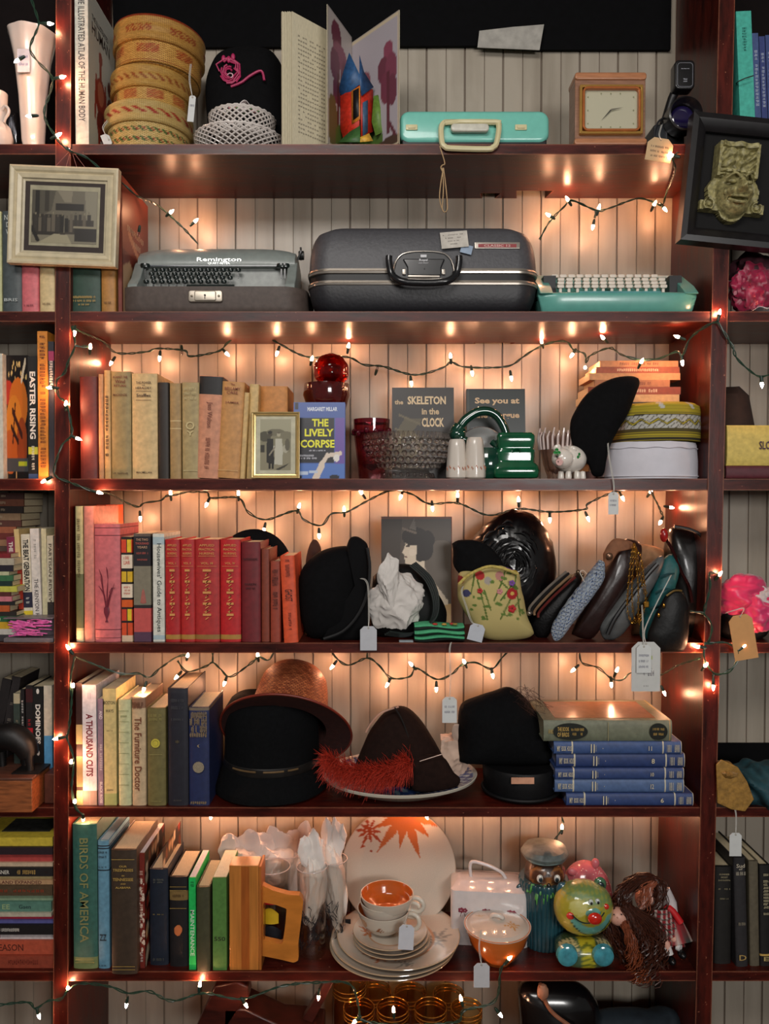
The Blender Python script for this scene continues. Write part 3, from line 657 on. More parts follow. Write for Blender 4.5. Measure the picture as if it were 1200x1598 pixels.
# ---- fourth row (shelf 4)
RG = (214,150,84)
def volume(lines):
    return [('APPLIED',.945,.62,.022,'h',RG),('PRACTICAL',.905,.66,.022,'h',RG),('NURSING',.865,.6,.022,'h',RG),('______',.84,.7,.004,'h',RG),('VOL. %s'%lines,.77,.5,.022,'h',RG),('______',.74,.8,.003,'h',RG),
            ]+[('/' if k%3 else '-',.70-.036*k,(.34,.18,.28)[k%3],.022,'h',RG) for k in range(14)]+[('/',.66-.072*k,.16,.03,'h',RG) for k in range(6)]
BK4 = [
 (118,130,790,(190,180,130),'tall worn green and cream book standing first beside the pink cloth books',[('~alittlebookof',.7,.45,.4,'v',(90,80,50))],{'bands':[(.0,.08,(214,200,160)),(.10,.5,(112,112,72))]}),
 (131,147,790,(214,134,118),'tall slim salmon pink book rising behind the thick ornamented pink one',[],{'dep':.16}),
 (239,257,833,(216,216,204),'slim white book with a long vertical title between the photo covered spine and red volumes',[("Housewives' Guide to Antiques",.5,.82,.52,'v',(40,50,50))],{'bands':[(.9,.97,(170,190,196)),(.02,.06,(170,190,196))],'paper':True}),
 (258,282,842,(178,34,36),'red gilt lettered manual touching the white antiques book',volume('I'),{'bands':[(.025,.07,(176,130,60))]}),
 (282,305,842,(182,38,38),'red gilt lettered manual second in the set of four',volume('II'),{'bands':[(.025,.07,(176,130,60))]}),
 (305,343,842,(176,44,42),'widest of the four red gilt lettered manuals',volume('III'),{'bands':[(.025,.07,(150,110,56))]}),
 (344,376,842,(188,30,34),'red gilt lettered manual touching the maroon book',volume('IV'),{'bands':[(.025,.07,(176,130,60))]}),
 (377,407,846,(112,26,32),'plain maroon book with small black title after the red manuals',[('~moderne',.83,.75,.025,'h',(60,14,20)),('PARKIN',.58,.6,.022,'h',(60,14,20)),('~green',.54,.5,.022,'h',(60,14,20))],{}),
 (408,421,857,(128,56,36),'narrow brown book tucked after the maroon book',[],{}),
 (422,438,876,(150,62,42),'short red brown book with black vertical lettering beside the orange one',[('~cookery',.8,.2,.6,'v',(60,20,16)),('~essays',.5,.25,.5,'v',(60,20,16))],{'Y':.008}),
 (440,463,868,(216,84,46),'bright orange leaning thin book beside the black felt hat',[('~hedera',.86,.2,.3,'v',(90,30,20)),('GHOST',.55,.14,.5,'v',(60,24,16)),('~publ',.25,.2,.2,'v',(90,30,20))],{'lean':-6,'Y':-.002}),
]
for x0,x1,yt,c,lb,t,o_ in BK4: book(4,x0,x1,yt,c,lb,t,**o_)
# orange cover seen behind the pink spine
q = at(149,800,.03)
r = thing('hardcover_book','tall orange red book just behind the thick ornamented pink book','book',(at(150,800,.1).x,.10,SH[4]+.0002))
obj('cover', MB().box(0,.0025,0,.12,0,(1003-788)*1/ppm(.0)*1.0), mat((214,80,48),.5), r)
obj('pages', MB().box(.0025,.02,.002,.118,0,.295), leaf_mat(PAGE), r); obj('cover', MB().box(.02,.0225,0,.12,0,(1003-788)/ppm(.0)).box(0,.0225,-.002,0,0,.3), mat((222,92,52),.5), r)
b = book(4,148,188,818,(206,108,112),'thick pink cloth book stamped with a dark leafy plant ornament',[],bands=[(.965,.972,(110,40,50)),(.90,.908,(110,40,50)),(.10,.108,(110,40,50)),(.03,.036,(110,40,50))],dep=.13)
W_ = 40/ppm(.01); H_ = (1003-818)/ppm(.01)
pl = MB(); PC = (110,34,52)
for a,b_,c_ in (((0,.2),(-.12,.42),.006),((0,.2),(.14,.40),.006),((0,.2),(-.22,.52),.005),((0,.22),(.05,.5),.005),((0,.2),(.28,.46),.005),((-.12,.42),(-.26,.58),.005),((.05,.5),(.0,.6),.004),((.1,.38),(.32,.42),.005),((-.02,.3),(-.28,.44),.006)):
    pl.tube([(a[0]*W_*1.1,0,a[1]*H_),((a[0]+b_[0])*.5*W_,0,(a[1]+b_[1]+.04)*.5*H_),(b_[0]*W_*1.1,0,b_[1]*H_)],[.0006,.0013,.0003],6)
pl.lathe([(.0001,0),(.004,0),(.0015,.006),(.003,.012),(.0065,.022),(.006,.032),(.002,.036),(.0001,.037)],14,c=(0,0,.13*H_),sy=.15)
obj('plant_ornament', pl, mat(PC,.5), b, loc=(0,-.0065,.01))
# patchwork spine
b = book(4,190,207,838,(230,120,50),'narrow spine of orange yellow and white blocks with black bars',[('~bil',.80,.6,.035,'h',(190,60,40)),('LIAR',.755,.6,.035,'h',(190,60,40)),('~kei',.52,.6,.02,'h',(190,60,40)),('~wat',.49,.6,.02,'h',(190,60,40)),('~hou',.46,.6,.02,'h',(190,60,40))],
  bands=[(.975,1,(24,20,22)),(.85,.97,(214,66,36)),(.83,.85,(24,20,22)),(.70,.83,(230,214,190)),(.67,.70,(24,20,22)),(.57,.67,(222,180,40)),(.55,.57,(24,20,22)),(.42,.55,(230,214,190)),(.40,.42,(24,20,22)),(.33,.40,(214,90,30)),(.31,.33,(24,20,22)),(.20,.31,(206,60,36)),(.18,.20,(24,20,22)),(.06,.18,(212,76,36)),(.0,.06,(220,190,160))],paper=True)
Wb = 17/ppm(.012); Hb = (1003-838)/ppm(.012)
bk = MB(); yl = MB()
for z0,z1 in ((.85,.97),(.57,.67),(.20,.31),(.06,.18)): bk.box(-.0009,.0009,-.0008,-.0003,z0*Hb,z1*Hb)
for z0,z1,s_ in ((.85,.97,1),(.20,.31,1)): yl.box(.0009,.010,-.0007,-.0003,z0*Hb,z1*Hb)
obj('black_bar', bk, mat((24,20,22)), b); obj('yellow_block', yl, mat((226,196,40)), b)
b = book(4,209,236,833,(96,84,76),'book with grey picture and black title block beside the patchwork spine',[('THE TWO',.945,.7,.022,'h',(190,150,120)),('THOUSAND',.91,.8,.02,'h',(190,90,80)),('YEARS',.875,.6,.022,'h',(190,150,120)),('~gerrick',.82,.7,.02,'h',(190,90,80)),('~mattin',.76,.6,.016,'h',(190,90,80))],bands=[(.70,.975,(32,28,34)),(.34,.70,(128,122,104)),(.31,.34,(40,34,36)),(.09,.31,(196,84,80)),(.0,.09,(88,58,80))],paper=True)
obj('figure', MB().lathe([(.0001,0),(.007,.002),(.005,.015),(.003,.028),(.0001,.034)],10,sy=.06,c=(.002,-.0006,.36*Hb)), mat((170,100,90)), b)
# left bay, fourth row
L4 = [
 (14,27,880,(26,22,26),'black paperback with white lettering leaning at the end of the flat stack',[('THE',.9,.1,.5,'v',(220,214,200)),('ATOM',.68,.17,.6,'v',(224,218,204)),('~andits',.47,.15,.35,'v',(200,190,180)),('NUCLEUS',.18,.30,.6,'v',(224,218,204))],{'lean':-6,'bands':[(.8,1,(130,40,70))],'paper':True,'yt':838}),
 (27,35,826,(214,186,126),'cream spined book with a red lower corner, leaning',[],{'lean':-9,'bands':[(0,.0,(0,0,0)),(.0,.66,(190,60,40)),(.66,1,(214,186,126))],'paper':True}),
 (36,50,834,(224,214,190),'white paperback with bold black vertical title and yellow foot',[('THE BEAT GENERATION',.70,.50,.62,'v',(24,20,20)),('~or',.36,.06,.4,'v',(230,230,220))],{'lean':-5,'bands':[(.29,.44,(40,40,60)),(.16,.26,(226,200,50)),(0,.15,(120,110,110))],'paper':True}),
 (50,64,825,(226,216,206),'white paperback with pale grey vertical review title',[('THE KENYON REVIEW',.30,.48,.45,'v',(90,84,84)),('~june',.8,.2,.3,'v',(170,160,150))],{'lean':-5,'paper':True}),
 (66,74,825,(210,200,160),'pale green grey journal with white paper spine leaning by the upright',[],{'lean':-2,'paper':True}),
 (74,84,836,(206,196,170),'worn cream journal with dark brown review lettering touching the upright',[('PARTISAN REVIEW',.62,.6,.5,'v',(70,56,46))],{'lean':0,'paper':True,'bands':[(0,.35,(50,44,42))]}),
]
for x0,x1,yt,c,lb,t,o_ in L4:
    o_ = dict(o_); yt = o_.pop('yt', yt); o_['bands'] = [q_ for q_ in o_.get('bands',[]) if q_[1] > q_[0]]
    book(4,x0,x1,yt,c,lb,t,Y=.06,dep=.12,name='paperback_book',**{k_:v_ for k_,v_ in o_.items() if k_ != 'paper'})
# case in front of them
q0 = at(5,1003,.0); w_ = 78/ppm(0)
cs = thing('ribbon_box','grey lidded box of shiny pink ribbon lying before the leaning paperbacks','box',(q0.x,.0,SH[4]+.0002))
obj('tray', MB().box(0,w_,0,.05,0,.010), mat((112,104,108),.4), cs, bevel=.002); obj('lid', MB().box(.002,w_,.044,.05,.0,.05).box(0,w_,.0,.048,.052,.055), mat((120,108,114),.35), cs, bevel=.001)
rb = MB(); rnd = random.Random(5)
for i in range(46):
    x_ = rnd.uniform(.01,w_-.012); z_ = rnd.uniform(.014,.048)
    rb.tube([(x_-.02+.02*(x_<.03),.004+rnd.random()*.006,z_),(x_,.001+rnd.random()*.004,z_+rnd.uniform(-.004,.004)),(min(w_-.004,x_+.022),.004,z_+rnd.uniform(-.003,.003))],.0013,5)
o = obj('ribbon', rb, mat((236,110,180),.25,.3,200), cs)
# flat stack at the left edge, fourth row
zz = SH[4]; stk = [((60,56,60),'grey black'),((196,190,180),'pale grey'),((206,160,40),'mustard yellow'),((40,96,60),'leaf green'),((40,34,30),'dark brown'),((190,90,40),'burnt orange'),((30,30,30),'jet black'),((206,120,130),'rosy pink'),((90,40,36),'dull maroon'),((200,196,80),'lime yellow'),((26,50,44),'bottle green'),((60,110,70),'grass green'),((190,190,150),'ivory'),((36,30,40),'blue black'),((180,170,150),'stone coloured'),((130,30,40),'crimson')]
for i,(c,nm) in enumerate(stk):
    h = (10,9,11,9,7,10,6,8,7,9,8,9,6,10,11,7)[i]/ppm(.02); x1 = (14,22,16,24,22,12,20,16,14,24,16,18,12,18,20,14)[i]
    Q = at(x1+2,900,.02); r = thing('paperback_book', f'{nm} paperback in the tall flat pile left of the leaning black paperback'.replace(' left of ',' beside '), 'book', (Q.x,.02,zz+h/2), (0,-PI/2,0), 'paperbacks piled at the edge of the fourth row')
    book_parts(r,h-.0003,.12,.1,c,paper=True,text=[('~ABCDEF'+'abcdefghijklmnop'[i],.6,.6,.5,'v',(220,210,190) if sum(c)<330 else (40,30,30))]); zz += h
zz2 = SH[4]+(1003-905)/ppm(.10)  # the rear stack rises behind
zr = SH[4]
for i in range(19):
    h = .0155; c = [(90,50,40),(60,40,34),(150,70,44),(120,90,60),(44,36,34),(170,130,90)][i%6]; nm = ['brown','umber','russet','khaki','charcoal','buff'][i%6]
    if i < 14: continue
    pass
for i,(c,nm,y0,y1,x1) in enumerate([((120,50,40),'russet',862,872,24),((80,60,50),'umber',852,862,26),((150,110,80),'buff',842,852,25),((110,44,36),'brick red',832,842,27),((160,90,60),'light brown',822,832,25),((90,50,40),'chestnut',812,822,33),((150,120,90),'khaki',801,812,32),((50,40,36),'charcoal',790,801,36),((120,70,50),'cocoa',779,790,37),((70,40,34),'dark umber',769,779,37)]):
    Q = at(x1,y0,.1); h = (y1-y0)/ppm(.1)
    r = thing('paperback_book', f'{nm} paperback in the dim high pile under the third shelf beside the wall edge'.replace(' beside the wall edge',''), 'book', (Q.x,.1,at(0,y1,.1).z+h/2), (0,-PI/2,0), 'paperbacks in the dim high pile')
    book_parts(r,h-.0003,.14,.1,c,paper=True,text=[('~AB'+nm,.5,.4,.4,'v',(190,170,140))])
rr = thing('paperback_book','thick brown paperback bundle carrying the dim high pile under the third shelf','book',(at(20,900,.1).x,.1,SH[4]+.0002),(0,0,0))
book_parts(rr,.1,at(0,872,.1).z-SH[4]-.0006,.1,(70,44,36),paper=True)
# ---- fifth row (shelf 5)
BK5 = [
 (119,129,1066,(60,34,30),'dark brown book with a yellow label nearest the upright in the fifth row',[],{'bands':[(0,.12,(214,196,130)),(.5,.66,(206,180,120)),(.15,.4,(180,150,100))],'paper':True}),
 (129,151,1069,(224,220,224),'white thriller spine with a long red and black vertical title',[('A THOUSAND CUTS',.50,.52,.5,'v',(120,40,50)),('~k',.06,.04,.5,'h',(180,170,170)),('||',.91,.2,.05,'h',(190,180,190))],{'bands':[(0,.12,(150,130,120))],'paper':True,'dep':.15}),
 (153,163,1091,(140,116,132),'slim mauve paperback with white vertical lettering',[('AND',.85,.08,.5,'v',(230,220,220)),('~black',.45,.25,.4,'v',(210,200,200)),('BLACK ROSE',.12,.2,.4,'v',(220,214,214))],{'paper':True}),
 (161,182,1075,(206,190,130),'pale yellow book with short black title near its top',[('BOSTON',.88,.85,.03,'h',DK),('WAYS',.81,.6,.026,'h',DK),('~gosw',.64,.45,.012,'h',DK),('~hough',.13,.5,.016,'h',DK)],{'bands':[(0,.1,(170,176,110))],'paper':True}),
 (185,205,1092,(206,206,158),'pale green book with ruled lines down its spine',[('_____',.9,.8,.004,'h',(130,140,90)),('_____',.8,.8,.004,'h',(130,140,90)),('_____',.7,.8,.004,'h',(130,140,90)),('_____',.6,.8,.004,'h',(130,140,90)),('_____',.5,.8,.004,'h',(130,140,90)),('_____',.4,.8,.004,'h',(130,140,90)),('_____',.3,.8,.004,'h',(130,140,90)),('_____',.2,.8,.004,'h',(130,140,90)),('~dark',.85,.5,.02,'h',(130,140,90))],{}),
 (206,228,1088,(206,178,140),'cream book with a swirling brown script title reading down',[('The Furniture Doctor',.48,.68,.5,'v',(120,66,44)),('~grot',.94,.8,.04,'h',(100,60,44)),('~orto',.91,.7,.03,'h',(100,60,44))],{'bands':[(.90,.99,(150,110,84))]}),
 (230,259,1105,(116,106,62),'olive book with a yellow ringed black emblem',[('~comple',.93,.8,.03,'h',(160,150,90)),('~theby',.89,.7,.03,'h',(160,150,90)),('_____',.53,.7,.004,'h',(170,160,100)),('~litt',.05,.6,.016,'h',(160,150,90))],{'dep':.14}),
 (262,294,1074,(34,34,44),'tall dark navy book with faint worn lettering',[('~magazine',.9,.7,.03,'h',(80,80,84)),('~ofman',.84,.6,.03,'h',(80,80,84)),('~story',.74,.6,.02,'h',(80,80,84)),('~harp',.05,.4,.014,'h',(90,84,80)),('*',.55,.2,.03,'h',(90,80,60))],{'dep':.17,'bands':[(.96,1,(44,44,52))]}),
 (295,327,1104,(34,44,84),'navy blue book with a gold filigree panel and round gold seal',[('~fillig',.93,.85,.07,'h',(160,136,96)),('~filig',.86,.85,.07,'h',(160,136,96)),('~filie',.79,.85,.07,'h',(160,136,96)),('~fil',.73,.85,.05,'h',(160,136,96)),('(',.615,.12,.03,'h',(170,150,110)),('~hou',.035,.8,.03,'h',(160,136,96))],{'dep':.15,'bands':[(.97,1,(120,106,90))]}),
]
for x0,x1,yt,c,lb,t,o_ in BK5:
    r = book(5,x0,x1,yt,c,lb,t,**o_)
    if 'ringed' in lb:
        obj('emblem', MB().lathe([(.0001,0),(.010,0),(.010,.001),(.0001,.001)],24,c=(0,-.0066,.142),axis='y').lathe([(.0001,0),(.006,0),(.006,.001),(.0001,.001)],20,c=(0,-.0073,.142),axis='y'), mat((206,190,70)), r)
        obj('emblem', MB().lathe([(.0001,0),(.0065,0),(.0065,.001),(.0001,.001)],20,c=(0,-.0068,.142),axis='y'), mat((20,20,24)), r)
    if 'round gold seal' in lb: obj('seal', MB().lathe([(.0001,0),(.0125,0),(.0125,.0008),(.0001,.0008)],28,c=(0,-.0066,.088),axis='y'), mat((150,138,116),.5,.4,400), r)
# flat stack, fifth row
zz = SH[5]; BLU = (48,68,116); S5 = [(884,1082,20,BLU,'lowest blue set volume in the stack beside the hats, jutting out furthest',6),(866,1067,22,(80,104,146),'pale blue set volume second from the bottom of the stack','12'),(866,1067,18,BLU,'blue set volume third from the bottom of the stack',10),(868,1068,22,(42,60,108),'dark blue set volume fourth from the bottom of the stack',8),(864,1063,20,(60,84,132),'blue set volume directly under the green grey reference book',11)]
for i,(x0,x1,h,c,lb,n_) in enumerate(S5):
    Yb = .008+.004*(i%2); P, Q = at(x0,1200,Yb), at(x1,1200,Yb); hh = h/ppm(Yb); W_ = Q.x-P.x
    r = thing('hardcover_book', lb, 'book', (Q.x,Yb,zz+hh/2), (0,-PI/2,random.uniform(-.012,.012)), 'blue book set lying in a stack')
    SV = (206,196,170)
    bd = [(1-.150,1-.138,SV),(.140,.150,SV)]
    book_parts(r,hh-.0005,W_,.15,c,bands=bd+[(.0,.004,SV)],text=[('MY',.965,.026,.45,'v',SV),('BOOK',.925,.036,.4,'v',SV),('HOUSE',.88,.04,.4,'v',SV),('||',.70,.03,.7,'v',SV),('~ro',.68,.02,.5,'v',SV),('.',.62,.004,.08,'v',SV),(str(n_),.25,.025,.35,'v',SV),('~book',.10,.04,.6,'v',SV),('~hous',.04,.04,.6,'v',SV)],pages=(150,150,170))
    zz += hh
P, Q = at(848,1130,.01), at(1048,1130,.01); hh = 33/ppm(.01); W_ = Q.x-P.x
r = thing('hardcover_book','large green grey reference book with dark oval title labels atop the blue stack','book',(Q.x,.01,zz+hh/2),(0,-PI/2,0))
book_parts(r,hh,W_,.17,(112,116,96),text=[('_______________________',.5,.005,.9,'v',(150,140,100)),('~thebook',.94,.05,.2,'v',GOLD)],bands=[(.012,.02,(170,140,90))],pages=(160,150,120))
for c_,w2,tx in ((.795,.27,[('THE BOOK',.82,.14,.25,'v',GOLD),('OF BIRDS',.82,.0,.2,'v',GOLD)]),(.11,.14,[])):
    e = MB().lathe([(.0001,0),(1,0),(1,.0008),(.0001,.0008)],32,axis='y'); e.xform(Matrix.Translation((0,-.0064,c_*W_)) @ Matrix.Diagonal((hh*.40,1,W_*w2*.5,1)))
    obj('title_label', e, mat((22,26,20),.4), r)
lettering([('THE BOOK',W_*.09,hh*.2,'v',(hh*.12,-.0074,W_*.85)),('OF BIRDS',W_*.09,hh*.2,'v',(-hh*.14,-.0074,W_*.85)),('~illustrat',W_*.1,hh*.14,'v',(hh*.10,-.0074,W_*.74)),('~ated',W_*.08,hh*.14,'v',(-hh*.12,-.0074,W_*.74)),('~thethird',W_*.09,hh*.12,'v',(hh*.12,-.0074,W_*.11)),('~vol',W_*.08,hh*.12,'v',(-hh*.12,-.0074,W_*.11))], mat(GOLD,.4), r, 'spine_lettering')
obj('cover_panel', MB().box(hh/2,hh/2+.0006,.018,.155,.03,W_-.03), mat((150,96,60),.25), r)
# left bay, fifth row
for x0,x1,yt,c,lb,t,o_ in (
 (-14,2,1062,(34,28,28),'black book leaning steeply at the edge of the photo behind the iron figure',[],{'lean':38,'Y':.10}),
 (4,18,1058,(40,34,34),'dark grey book leaning steeply over the dark teal one',[('~dictio',.6,.5,.4,'v',(110,100,90))],{'lean':32,'Y':.10}),
 (22,32,1082,(52,64,58),'dark teal book with a cream top label behind the iron figure',[('~a',.6,.3,.4,'v',(120,110,90))],{'bands':[(.9,1,(180,170,140))],'Y':.06}),
 (33,39,1076,(24,22,24),'thin black book with tiny white lettering beside the teal book',[('~hatterx',.7,.4,.5,'v',(200,196,190))],{'Y':.06}),
 (41,52,1070,(24,22,24),'black book with a red block on its spine beside the large white lettered one',[('~pa',.6,.2,.4,'v',(160,30,40))],{'Y':.06,'bands':[(.35,.62,(170,30,40)),(.85,.97,(60,20,24))]}),
 (52,68,1072,(18,18,18),'black book with bold white letters and white dots reading down',[('DOMINOES',.66,.36,.5,'v',(228,224,214)),('ARMANINO',.16,.26,.38,'v',(206,200,190)),('.',.96,.05,.3,'v',(228,224,214)),('.',.40,.05,.3,'v',(228,224,214)),('.',.02,.05,.3,'v',(228,224,214))],{'Y':.06}),
 (69,82,1070,(206,196,176),'white and sky blue book touching the upright in the fifth row',[],{'Y':.06,'bands':[(0,.2,(40,70,110)),(.2,.55,(84,150,196))]})):
    book(5,x0,x1,yt,c,lb,t,paper=True,zoff=.0,dep=.1,**o_)
# ---- sixth row (shelf 6)
BK6 = [
 (114,152,1286,(58,104,92),'large blue green cloth book with widely spaced gold letters reading down',[('BIRDS OF AMERICA',.55,.72,.36,'v',(140,140,90)),('_____',.05,.8,.005,'h',(150,150,90)),('_____',.07,.8,.005,'h',(150,150,90))],{'dep':.15,'bands':[(0,.08,(130,140,90))]}),
 (153,171,1312,(104,152,176),'slim sky blue book with two black rules and a small black motif',[('~dead',.915,.8,.018,'h',(40,50,60)),('~year',.88,.7,.018,'h',(40,50,60)),('~wilc',.80,.7,.012,'h',(60,70,80)),('ZZ',.25,.6,.05,'h',(30,40,50)),('~ran',.03,.7,.012,'h',(40,50,60))],{'dep':.14,'bands':[(.935,.945,(40,50,60)),(.765,.775,(40,50,60)),(.955,.965,(40,50,60))],'pages':(214,214,210)}),
 (174,214,1326,(66,52,40),'thick dark brown book with gold title projecting beyond the shelf edge',[('OUR',.875,.3,.016,'h',GOLD),('TRESPASSES',.845,.8,.022,'h',GOLD),('IN',.80,.1,.012,'h',GOLD),('TENNESSEE',.77,.8,.024,'h',GOLD),('AND',.735,.2,.012,'h',GOLD),('ALABAMA',.705,.6,.016,'h',GOLD),('________',.07,.9,.004,'h',GOLD),('________',.045,.9,.004,'h',GOLD),('________',.93,.9,.004,'h',GOLD)],{'dep':.16,'Y':-.008}),
 (216,226,1332,(120,40,30),'tall thin red book with a mottled floral spine between brown and navy books',[('~redbooktitl',.6,.5,.5,'v',(220,180,160)),('~b',.1,.1,.4,'v',(200,190,180))],{'dep':.16,'paper':True,'pages':(220,220,224)}),
 (234,263,1356,(26,34,48),'short dark navy book with gilt bands beside the floral spine',[('~harrison',.9,.6,.02,'h',(110,110,100)),('~adam',.875,.5,.018,'h',(110,110,100)),('~tory',.54,.6,.014,'h',(150,130,80)),('~lipp',.07,.6,.03,'h',(90,90,84))],{'Y':.025}),
 (265,294,1368,(28,26,28),'short black book with gold title band and a torn tan patch',[('_____',.9,.9,.004,'h',GOLD),('_____',.86,.9,.004,'h',GOLD),('_____',.66,.9,.004,'h',GOLD),('~dutch',.8,.6,.03,'h',(80,60,40))],{'Y':.02,'bands':[(.74,.845,(130,104,60))]}),
 (295,306,1370,(30,190,90),'thin vivid green book with white vertical title',[('MAINTENANCE',.40,.5,.6,'v',(210,236,210)),('~no',.93,.06,.5,'v',(20,90,50))],{'Y':.006,'paper':True,'pages':(224,224,226)}),
 (307,328,1384,(70,70,48),'olive brown cloth book with cream top edge between two green books',[],{'Y':.0}),
 (332,354,1370,(84,130,62),'leaf green book with a black number on its spine',[('550',.34,.8,.045,'h',(16,20,16))],{'Y':.004,'paper':True,'pages':(226,226,200)}),
]
for x0,x1,yt,c,lb,t,o_ in BK6:
    r = book(6,x0,x1,yt,c,lb,t,**o_)
    if 'torn tan patch' in lb: obj('torn_patch', MB().ell((0,-.0064,.085),.009,.0006,.012,14,8,fn=lambda p: 1+.3*noise.noise(p*2)), mat((196,110,60),.8), r)
    if 'floral' in lb:
        bl = MB(); rn = random.Random(2)
        for i in range(40): bl.ell((rn.uniform(-.006,.006),-.0008,rn.uniform(.03,.2)),rn.uniform(.001,.003),.0004,rn.uniform(.002,.006),8,6)
        obj('floral_print', bl, mat((214,190,170),.6,.5,300), r)
        cover_print(r, 10/ppm(.01), (1516-1332)/ppm(.01), .16, (40,26,22), [('e',rn.random(),rn.random(),.06,.05,random.Random(i).choice([(206,170,130),(160,50,34),(220,200,170),(120,60,30)])) for i in range(60)], 40, 40)
# flat stack, left bay sixth row
zz = SH[6]; S6 = [(88,20,(150,66,46),'brick red paperback lowest in the sixth row flat stack',[('~penguin',.4,.4,.4,'v',(110,40,30))]),(86,22,(186,84,58),'orange red book with large dark letters second from the bottom of the flat stack',[('A REASON',.65,.5,.5,'v',(90,40,30))]),(84,12,(206,200,200),'white spined book with faint red letters in the flat stack',[('~heart',.85,.3,.6,'v',(150,60,60))]),(83,16,(26,22,24),'black spined paperback with white lettering low in the flat stack',[('~garden',.9,.2,.5,'v',(226,220,210)),('~summerhouse',.6,.3,.35,'v',(226,220,210))]),(84,5,(90,90,150),'very thin violet booklet in the flat stack',[]),(85,8,(190,50,70),'thin crimson booklet in the flat stack',[]),(80,6,(190,180,160),'thin pale booklet above the crimson one',[]),(80,16,(90,132,116),'sea green paperback with dark publisher mark',[('EE',.6,.1,.5,'v',(160,180,130)),('Gaen',.35,.16,.4,'v',(40,60,60))]),(84,12,(140,160,130),'pale sage booklet above the sea green paperback',[]),(82,16,(84,66,46),'olive and rust striped paperback in the flat stack',[('~rust',.4,.6,.3,'v',(150,60,36))]),(84,7,(190,150,110),'thin tan booklet with dark red lettering',[('ENGLAND EXPANDED',.5,.7,.8,'v',(90,40,40))]),(84,8,(200,180,130),'thin cream booklet under the black and white one',[]),(85,14,(34,30,30),'black paperback with slanted white lettering',[('3',.9,.06,.6,'v',(220,214,200)),('BERGNER',.7,.25,.45,'v',(220,214,200)),('~cray',.35,.25,.5,'v',(200,160,90))]),(84,6,(206,180,150),'thin buff booklet under the rosy book',[]),(87,15,(180,70,66),'rosy red book near the top of the flat stack',[]),(90,12,(44,30,36),'dark plum book under the yellow book',[]),(88,14,(206,180,60),'yellow book with a dark cover picture topmost of the flat stack',[])]
for i,(x1,h,c,lb,t) in enumerate(S6):
    Yb = .012+.006*(i%3); hh = h*.985/ppm(Yb); Q = at(min(x1,83),1420,Yb)
    r = thing('paperback_book', lb, 'book', (Q.x,Yb,zz+hh/2), (0,-PI/2,0), 'flat stack in the sixth row beside the upright')
    book_parts(r,hh-.0003,.17,.12,c,paper=True,text=t)
    if 'topmost' in lb: obj('cover_picture', MB().box(hh/2,hh/2+.0006,.03,.1,.02,.13), mat((60,60,56),.4,.6,80), r)
    zz += hh
# right bay sixth row
for x0,x1,yt,c,lb,t,o_ in (
 (1114,1141,1352,(30,28,26),'black book with small gold title nearest the upright, below the gold necktie',[('HUNNER',.93,.6,.018,'h',(150,140,110)),('MOST',.90,.4,.018,'h',(150,140,110)),('~amaz',.87,.7,.018,'h',(150,140,110)),('~wond',.78,.7,.016,'h',(150,140,110)),('~inks',.68,.5,.016,'h',(150,140,110))],{'Y':.03}),
 (1146,1165,1338,(44,42,44),'dark blue black book with pale script title leaning slightly',[('Sud',.93,.7,.035,'h',(190,180,160)),('of',.90,.3,.02,'h',(190,180,160)),('~month',.86,.8,.035,'h',(190,180,160)),('~tales',.40,.6,.03,'h',(150,140,120)),('D',.09,.6,.05,'h',(180,150,90))],{'lean':-6,'Y':.018}),
 (1169,1184,1344,(96,88,72),'grey brown worn book between the script titled and ruled black ones',[],{'lean':-4,'Y':.02}),
 (1185,1202,1350,(28,26,26),'black book with pale checkered vertical lettering at the edge of the photo',[('~NOOKER',.7,.45,.5,'v',(170,160,130)),('E',.08,.5,.04,'h',(190,170,110))],{'lean':-3,'Y':.02,'bands':[(.1,.12,GOLD)]})):
    book(6,x0,x1,yt,c,lb,t,**o_)
# ================================================================ more shape helpers
def rrect(w, h, r, n=5):
    r = min(r, w/2-1e-5, h/2-1e-5); out = []
    for cx, cz, a0 in ((w/2-r, h/2-r, 0), (-w/2+r, h/2-r, PI/2), (-w/2+r, -h/2+r, PI), (w/2-r, -h/2+r, 1.5*PI)):
        for i in range(n+1): a = a0+PI/2*i/n; out.append((cx+r*math.cos(a), cz+r*math.sin(a)))
    return out
def rbox(mb, c, w, d, h, r, fr, n=5, m=4, fr2=None, taper=None):
    """rounded box: corners r seen from the front, edges fr front and back; c = centre of the bottom of its front face"""
    rings = []; fr2 = fr if fr2 is None else fr2
    prof = [(fr*(1-math.cos(PI/2*i/m)), fr*(1-math.sin(PI/2*i/m))) for i in range(m+1)]
    prof += [(d-fr2*(1-math.cos(PI/2*(m-i)/m)), fr2*(1-math.sin(PI/2*(m-i)/m))) for i in range(m+1)]
    for y, ins in prof:
        k = taper(y/d) if taper else 1
        R = rrect(w*k-2*ins, h-2*ins, max(r-ins, .0005), n)
        rings.append([Vector((c[0]+x, c[1]+y, c[2]+h/2+z)) for x, z in R])
    rings = [list(reversed(q)) for q in rings]      # outward normals
    return mb.loft(rings, (1,1))
def S(px, Y): return px/ppm(Y)
